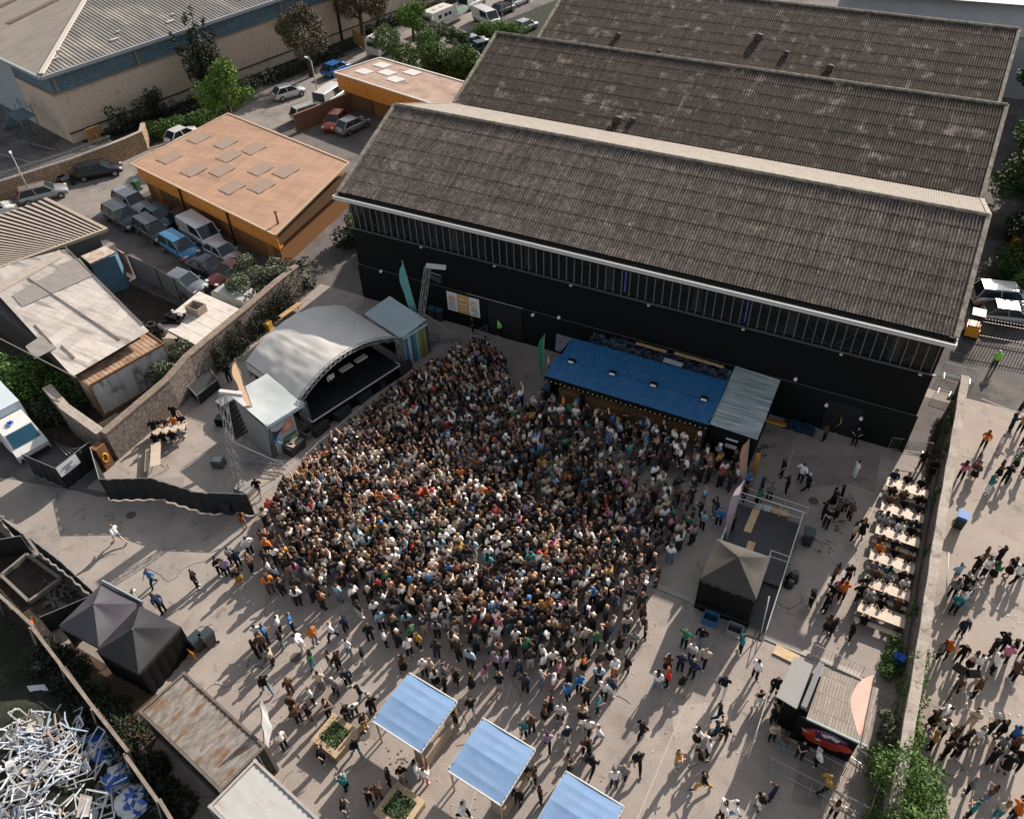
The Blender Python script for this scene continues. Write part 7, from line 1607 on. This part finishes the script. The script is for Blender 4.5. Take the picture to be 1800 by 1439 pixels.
who(450,1080,'30,190,wg.k 85,190,bn.k 180,120,wk 195,230,kd 265,110,bk 340,250,ww.kJ 420,205,og.m 545,175,wn.yW 640,120,nk 810,185,kk 890,105,qk 915,220,wk 60,265,mk 130,350,ck 410,380,ed.m 530,375,sdL.m 590,385,kk 660,285,wd.m 765,345,kw.m 90,550,kd.kW 255,560,mmL 275,685,mkL 405,625,wk 470,525,cg 570,560,gk.w 655,500,nk.o 745,605,kdR.k 310,755,mkL 390,750,km 520,720,skL.m 650,745,kn 700,705,wkJ 770,805,ky.m 830,695,kk 205,935,wk.o 480,1035,kk.y 720,985,kdW 645,1225,tkL.w 640,1400,kg 945,1195,kkL 1040,1170,kg 1140,1140,wwL.k 1195,1185,wp 810,1330,skL.m 870,1300,mm 1410,800,kgL 1520,700,ksW.y 1100,190,ek 1150,240,yk 1085,290,wk.o 1045,405,mk 1190,425,wk.w 1240,420,cd.y 1325,455,gk 1270,500,wk 1410,490,kk.y 1520,525,kk 1615,465,pw.m 1690,385,lk.y 1765,375,lk.y 1715,530,ks 1335,545,kk.h 1465,1425,wkW.k 15,300,kk')
who(900,1080,'55,440,nnW 100,290,ek 30,220,wk 215,335,wk 225,395,wk 205,515,gd.w 290,365,wk 295,530,wp.w 370,350,kd 400,500,kk 470,540,bk 500,400,okL 510,215,ck.w 590,240,ek.y 680,330,wk 750,250,kk 805,405,kk 715,425,wo.y 695,575,nw 645,590,wk 930,160,mkL 850,245,gk 230,740,mkL 270,690,skL 340,745,wk.k 395,600,bk 490,745,ck.y 520,645,kk 600,690,tk 530,845,wkW 605,890,wdW.o 85,860,tk 140,835,mk 250,940,lkW 385,900,nw.w 515,980,mk 560,1110,kkW.k 540,1000,kk 905,865,kk.kW 875,1080,kk.kR 715,1200,wn.m 775,1170,gk 1150,1080,ysL.y 400,1100,skL.m 95,1160,kkL 160,1180,mkL 200,1320,kkL.o 45,1330,kk 1185,545,ksW 1085,495,rkL 1015,520,wd.m 1085,400,mk 1175,400,nk 1260,435,nk 1340,360,ckW.h 1255,325,wn.m 1205,225,ek 1320,210,kdW.k 1600,265,tk.k 1700,445,wk.k 1475,555,kwW.m 1445,740,knW.m 1425,865,nkW 1480,890,km 1290,905,wkW 1365,990,wk.o 1305,1060,kgR 1330,1225,kyR.y 1715,655,sw.m 1730,1360,kw 1465,1430,wkL 1550,1425,wd.kW')
who(1350,1080,'35,560,kk 55,660,kkL 30,760,kk.y 90,935,mdL.m 20,880,ck 215,1000,kk 325,1055,wk.w 385,1245,ykW.y 15,1305,nk.k 445,1415,ckL 400,130,mkL 440,145,kk 565,180,kk.h 1180,305,gkL 1230,300,ok 1330,330,kk.y 1395,385,ckL.m 1440,400,wkW 1340,150,nk 1550,285,kk 1615,255,kk 1640,340,pk 1690,290,kk 1700,460,mkL 1770,300,kk 1560,405,wk 1310,545,mkL 1435,575,mkL.y 1130,790,mkL 1180,740,wkJ 1200,850,wk 1270,910,mkL 1300,1005,kk 1350,930,kk 1400,790,cc.o 1440,910,wcL.y 1530,850,kkL 1600,860,kkL 1685,905,bk 1545,1055,kk 1600,970,gk 1640,1100,kkL 1725,1070,kkW 1700,970,mkL 1130,940,yk.y 1220,1010,kkL 1390,1250,gk 1400,1420,tk.m 1520,1310,mdL.m 1600,1420,ct.y 1700,1425,ok 1745,1390,nk')
who(1350,720,'220,510,wk.k 260,575,kkW.w 600,480,ww.k 390,220,mkL 480,165,skL 600,250,kk 400,825,kk.k 470,770,mk 375,770,kk 530,720,gk.y 560,780,mk.k 585,925,ckL 640,900,kkL 500,650,kk 440,690,kkL 1060,420,kmL.k 1130,480,kkL 290,1385,kk.k 450,1215,mkL.m 545,1215,kk 620,1350,kk.k 650,1300,kk 390,1420,kk 480,1310,pkL 505,1340,ok 425,1350,kk 1500,275,ok.o 1600,300,wl.k 1340,495,pkL 1440,440,gkL 1430,500,mkL 1530,585,tw 1600,490,mkL 1650,520,kk 1720,425,ekL 1690,150,nk 1760,160,yk 1740,60,kk.o 1780,260,wk 1780,460,nkL 1300,1205,qs 1490,1095,mkL 1600,1085,kk 1430,1160,kk 1500,1175,wkL 1560,1195,ekL 1670,1175,kkL 1715,1215,wkW 1790,1160,kkL 1280,1315,gkL 1350,1290,kk 1400,1310,ckL 1350,1385,wk 1290,1430,tk')
who(1200,720,'420,650,kk 440,560,bk 545,590,nk 520,680,ek.h 600,640,gkL 690,470,kk.k 720,590,kk.k 180,1200,ek 220,1080,wd.k 130,840,qk 245,820,bk 330,880,kk')
# staff in high visibility vests and singles in the shade
def one(px,py,top,bot,hair,pose='stand',rz=3.1,hint=None,**k):
    g = G(px,py,k.pop('zz',0)); return person(g.x,g.y,rz,pose,top,bot,hair,z=g.z,hint=hint,**k)
one(1744,648,'v','k','w','stand',3.4,'person in hi-vis green vest and white cap guarding the passage right of the hall')
one(878,592,'v','k','k','hips',2.5,'person in hi-vis green vest below the posters by the hall door')
one(832,588,'k','k','k','hips',2.2,'person in black jacket with pale stripes beside the right mast outrigger')
one(585,682,'w','k','m','lean',-1.9,'person in white shirt leaning over the stage deck',zz=1.15,sleeve=True)
one(938,728,'w','k','w','stand',3.0,'person in white with white cap at the left end of the bar decking')
one(965,655,'w','g','w','stand',2.0,'person in white beside the dark green flag')
one(405,672,'k','k','k','stand',1.0,'person in black standing behind the left stage wing'); one(458,872,'k','s','m','walk',.5,'person in dark top between the hoarding end and the stage barrier')
for px,py,c in ((985,742,'wg'),(1000,738,'ek'),(1012,745,'wd'),(1025,720,'kk'),(1048,760,'wd'),(1060,750,'ck'),(1068,790,'bk'),(1085,765,'gk'),(1105,778,'kk'),(1130,785,'ck'),(1148,775,'wk'),(1168,795,'qk'),(1140,815,'kk'),(1112,850,'wk'),(1090,820,'gk')):
    g = G(px,py,.25); person(g.x,g.y,PR_.uniform(0,6.28),PR_.choice(('drink','stand','phone')),c[0],c[1],PR_.choice('kmhy'),PR_.random()<.3,0,1.0,.0 if py > 800 else .2,None)
# seated at the picnic tables
SEAT = ['nk kk kk / kk mk kk','mk kk nk / wk kk nk','gk wk kk / mk kk --','om km mk / gk tk kk','mk gk wk / wk kk mk','gk kk -- / kk -- --']
for ti,(y,row) in enumerate(zip(TABY,SEAT)):
    for side,part in zip((1,-1),row.split('/')):
        for k_,c in enumerate(part.split()):
            if c == '--': continue
            x = 42.35-.72+.72*k_+PR_.uniform(-.1,.1); person(x,y+side*.72,0 if side < 0 else math.pi,'sit',c[0],c[1],PR_.choice('kmmhy'),PR_.random()<.45,PR_.choice((0,0,1)),1.0,.02,('%s seat of the %s')%(('left','middle','right')[k_],('far side' if side>0 else 'near side')+' at the '+['farthest','second','third','fourth','fifth','nearest'][ti]+' picnic table'),PR_.random()<.4)
ct_ = G(302,768,0); ca = rad(40)
for side in (1,-1):
    for k_,c in enumerate(('kk','mk','ok','kk') if side>0 else ('kk','kd','kk','gk')):
        p = Vector((-.85+.56*k_,side*.72)); x = ct_.x+p.x*math.cos(ca)-p.y*math.sin(ca); y = ct_.y+p.x*math.sin(ca)+p.y*math.cos(ca)
        person(x,y,ca+(0 if side<0 else math.pi),'sit',c[0],c[1],PR_.choice('kmh'),False,0,1.0,.02,('%s on the %s bench of the crowded beer table')%(('first','second','third','fourth')[k_]+' from the left',('far','near')[side<0]))
one(277,768,'k','k','m','stand',.8,'person in dark jacket standing at the left end of the crowded beer table'); one(312,742,'k','k','k','stand',3.6,'person in black standing at the wall end of the crowded beer table')
# ---- the packed crowd
poly = [G(*q,1.55) for q in ((462,885),(500,845),(560,790),(635,722),(715,662),(795,612),(850,590),(880,618),(900,675),(935,700),(985,735),(1040,758),(1100,785),(1160,822),(1235,845),(1270,880))]+[G(*q) for q in ((1238,945),(1190,985),(1165,1000),(1160,1030),(1135,1110),(1100,1165),(1040,1215),(960,1235),(880,1195),(770,1165),(690,1130),(620,1075),(540,1070),(480,1050),(462,960))]
pg = [(p.x,p.y) for p in poly]
def inside(x,y,pg):
    c = False; j = len(pg)-1
    for i in range(len(pg)):
        if (pg[i][1]>y) != (pg[j][1]>y) and x < (pg[j][0]-pg[i][0])*(y-pg[i][1])/(pg[j][1]-pg[i][1])+pg[i][0]: c = not c
        j = i
    return c
def edged(x,y,pg):
    best = 99; P_ = Vector((x,y))
    for i in range(len(pg)):
        a, b = Vector(pg[i]), Vector(pg[(i+1)%len(pg)]); ab = b-a; t = max(0,min(1,(P_-a).dot(ab)/ab.length_squared)); best = min(best,(P_-a-ab*t).length)
    return best
xs = [p[0] for p in pg]; ys = [p[1] for p in pg]; grid = {}; pts = []
for o_ in PEOPLE: l = o_[0].location; grid.setdefault((int(l.x//1),int(l.y//1)),[]).append((l.x,l.y))
cr = random.Random(4242)
for it in range(90000):
    x, y = cr.uniform(min(xs),max(xs)), cr.uniform(min(ys),max(ys))
    if not inside(x,y,pg): continue
    ds = (Vector((x,y))-Vector((6,-18.5))).length; md = .33+.007*max(0,ds-8)+.2*max(0,noise.noise(Vector((x*.35,y*.35,1)))) ; ed = edged(x,y,pg)
    if ds > 12 and ed < 2.5: md += .24*(2.5-ed)/2.5+.1*cr.random()
    gx, gy = int(x//1), int(y//1); ok = True
    for i in (-1,0,1):
        for j in (-1,0,1):
            for (a,b) in grid.get((gx+i,gy+j),()):
                if (a-x)**2+(b-y)**2 < md*md: ok = False; break
            if not ok: break
        if not ok: break
    if ok: grid.setdefault((gx,gy),[]).append((x,y)); pts.append((x,y))
dpg = [(18.6,-15.6),(26.4,-16.2),(33.0,-16.2),(33.2,-14.2),(30.2,-13.9),(19.2,-13.9)]
deck = []
for it in range(4000):
    x, y = cr.uniform(18.5,33.3), cr.uniform(-16.3,-13.8)
    if x > 28.5 and cr.random() < .75: continue
    if inside(x,y,dpg) and all((x-a)**2+(y-b)**2 > .3 for a,b in deck) and all((x-l.x)**2+(y-l.y)**2 > .2 for l in [o_[0].location for o_ in PEOPLE if abs(o_[0].location.y+15)<3]): deck.append((x,y))
deck = deck[:62]
pts = [p for p in pts if all((p[0]-a)**2+(p[1]-b)**2 > .12 for a,b in deck)]
pts.sort(key=lambda p: (Vector((p[0],p[1],1))-Vector(CAM)).length)
TOPW = 'k'*100+'w'*54+'c'*14+'g'*13+'s'*12+'n'*13+'m'*12+'b'*4+'q'*5+'t'*3+'o'*3+'y'*3+'u'*2+'r'*2+'p'*3+'l'*2+'e'*3
NI = max(0, 300-len(PEOPLE))
print('people individual manual', len(PEOPLE), 'crowd', len(pts))
def facing(x,y): return math.atan2(-18.5-y,5.0-x)-math.pi/2+cr.gauss(0,.6)
for (x,y) in pts[:NI]:
    person(x,y,facing(x,y),cr.choice(('stand','drink','phone','cross','stand','up')),cr.choice(TOPW),cr.choice('kkkndgmws'),cr.choice('kkmmhhyyo'),cr.random()<.45,cr.choice((0,0,1,0,2)),cr.uniform(.94,1.06),0,None,cr.random()<.3)
BAS = {}
for p_,(J,V,F,Nn,R) in LO.items():
    vo = np.array([tuple(v) for v in V]); nn = np.array([tuple(n) for n in Nn]); off = np.full(len(V),.012)
    for f,lab in zip(F,R):
        for i in f:
            if lab in ('torso','hip','uparm'): off[i] = .03
            if lab == 'head': off[i] = .022
    vo = vo+nn*off[:,None]; reg = []
    hk = []
    for f,lab in zip(F,R):
        c = sum((V[i] for i in f), Vector())/len(f)
        reg.append(4 if lab == 'head' and hairkeep(c,J) else 0 if lab in ('head','hand','neckb') and not (lab=='neckb' and c.z < 1.42) else 5 if lab=='forearm' else 1 if lab in ('torso','uparm','neckb') else 3 if lab=='foot' else 2)
    BAS[p_] = (vo, F, np.array(reg))
lh = []; lf = []; longhair(lh, lf, LO['stand'][0]); lhv = np.array([tuple(v) for v in lh])
AV = []; AF = []; AC = []; base = 0
rgb = lambda code: np.array(TC[code][1])
for (x,y) in pts[NI:]+deck:
    ps = cr.choice(('stand','stand','drink','phone','cross','stand','up','stand','drink','up2','phone','cross') if (Vector((x,y))-Vector((8,-20))).length < 10 else ('stand','stand','drink','phone','cross','stand','drink','cross','stand','stand','phone','up')); vo, F, reg = BAS[ps]
    a = facing(x,y); s_ = cr.uniform(.92,1.07); wd = cr.uniform(.92,1.12)
    lng = cr.random() < .42; vv = np.vstack([vo,lhv]) if lng else vo
    vv = vv*np.array([s_*wd,s_*wd,s_]); R2_ = np.array([[math.cos(a),-math.sin(a)],[math.sin(a),math.cos(a)]]); w2 = vv.copy(); w2[:,:2] = vv[:,:2]@R2_.T; w2[:,0] += x; w2[:,1] += y; w2[:,2] += (.42 if 26.2<x<30.7 and y>-15.6 else .22 if y>-15.2 and 18.2<x<33.9 else 0) if (x,y) in deck else 0; AV.append(w2)
    top = cr.choice(TOPW); tcol = rgb(top)*cr.uniform(.75,1.1); bcol = rgb(cr.choice('kkkkndgmwc'))*cr.uniform(.7,1.1); sk = np.array(cr.choice(((.62,.38,.27),(.58,.35,.25),(.40,.23,.16),(.18,.09,.06)))); hc = np.array(HC_[cr.choice('kkkkkmmmmmmhhhyyo')][1])*cr.uniform(.7,1.3)
    if cr.random() < .06: hc = rgb(cr.choice('wwwkbcr'))
    if top == 's': tcol = sk if cr.random() < .5 else rgb('k')
    fore = sk if cr.random() < .7 else tcol; pal = np.array([sk,tcol,bcol,rgb(cr.choice('wk')),hc,fore])
    AF += [tuple(base+i for i in f) for f in F]; AC.append(pal[reg])
    if lng: AF += [tuple(base+len(vo)+i for i in f) for f in lf]; AC.append(np.tile(hc,(len(lf),1)))
    base += len(vv)
if AV:
    V = np.vstack(AV); me = bpy.data.meshes.new('crowd'); me.from_pydata(V.tolist(),[],AF); cc = np.vstack(AC); at = me.attributes.new('tint','FLOAT_COLOR','FACE'); at.data.foreach_set('color',np.hstack([cc,np.ones((len(cc),1))]).astype('f').ravel())
    me.materials.append(vcol('crowd_clothing')); me.polygons.foreach_set('use_smooth',[True]*len(me.polygons)); me.update(); o = bpy.data.objects.new('crowd', me); C.objects.link(o); o['kind'] = 'stuff'
    print('crowd faces', len(AF))
# ---- labels that single each person out
def proj2(p):
    d = np.array(p)-CAM; z_ = d@FX; return 900+FPX*(d@RX)/z_, 719.5-FPX*(d@UX)/z_
LM = [(722,1250,'the leftmost blue canopy'),(863,1335,'the middle blue canopy'),(1020,1400,'the rightmost blue canopy'),(592,1300,'the planter near the white flag'),(695,1405,'the bottom planter'),(460,1290,'the white flag'),(365,1280,'the rusty topped container'),(215,1110,'the dark gazebo pair'),(362,1135,'the black bins'),(1285,1030,'the platform gazebo'),(1380,930,'the viewing platform'),(1400,1020,'the platform ramp'),(1450,1230,'the food stall'),(1575,970,'the picnic tables'),(1686,920,'the blue lidded bin'),(1660,1240,'the double floodlight'),(300,768,'the crowded beer table'),(430,880,'the black hoarding end'),(1312,820,'the salmon flag'),(953,640,'the green flag'),(820,545,'the wall posters'),(1150,740,'the bar'),(1530,1240,'the pale red flag'),(1600,1390,'the ivy bush'),(1290,1100,'the blue plastic crate'),(640,1000,'the left half of the crowd'),(1000,1000,'the right half of the crowd'),(1382,1148,'the plywood sheet'),(1690,690,'the hall end of the dividing wall'),(1440,1390,'the bottom queue barriers'),(1345,1280,'the pale rail left of the stall'),(1120,1280,'the open sunlit ground'),(1790,900,'the right photo edge'),(1770,1180,'the lower right photo edge')]
groups = {}
for rec in PEOPLE:
    o,top,bot,hair,hint,pose = rec; x, y = proj2(tuple(o.location)); i = min(range(len(LM)), key=lambda k: (LM[k][0]-x)**2+(LM[k][1]-y)**2); dx, dy = x-LM[i][0], y-LM[i][1]
    rel = ('right of' if dx > 0 else 'left of') if abs(dx) > abs(dy) else ('below' if dy > 0 else 'above')
    tn = 'strappy black top' if top == 's' else TC[top][0]+' top'; bn = 'denim shorts' if bot == 's' else TC[bot][0]+(' skirt' if any(c.name.startswith('skirt') for c in o.children) else ' trousers')
    act = {'walk':'walking','run':'striding','lean':'bending','sit':'seated'}.get(pose,'')
    rec_ = (rec, (tn,bn,act,HC_[hair][0]+' hair',rel,LM[i][2]), dx*dx+dy*dy)
    if hint and hint.startswith('person'): o['label'] = hint
    elif hint: o['label'] = f"{tn} and {HC_[hair][0]} hair, {hint}"
    else: groups.setdefault((tn,bn,rel,LM[i][2]),[]).append(rec_)
    if 'label' in o and len(o['label'].split()) > 16: o['label'] = ' '.join(o['label'].replace(' and '+HC_[hair][0]+' hair','').split()[:16])
    o['category'] = 'person'; o['group'] = 'people in the yard'
NTH = ['nearest','second nearest','third nearest','fourth nearest','fifth nearest','sixth nearest','seventh nearest','eighth nearest','ninth nearest','tenth nearest']
for (tn,bn,rel,lm),L_ in groups.items():
    L_.sort(key=lambda r: r[2])
    for k_,(rec,info,_) in enumerate(L_):
        o = rec[0]; bn_ = bn; nm = f"{tn}, {bn_}, "
        if len(L_) == 1: o['label'] = f"person in {tn} and {bn_} {rel} {lm}"
        else:
            o['label'] = f"{NTH[min(k_,9)]} person in {tn} and {bn_} {rel} {lm}"
            if len(o['label'].split()) > 16: o['label'] = f"{tn}, {bn_}, {NTH[min(k_,9)]} {rel} {lm}"
        if len(o['label'].split()) > 16: print('LONG', o['label'])
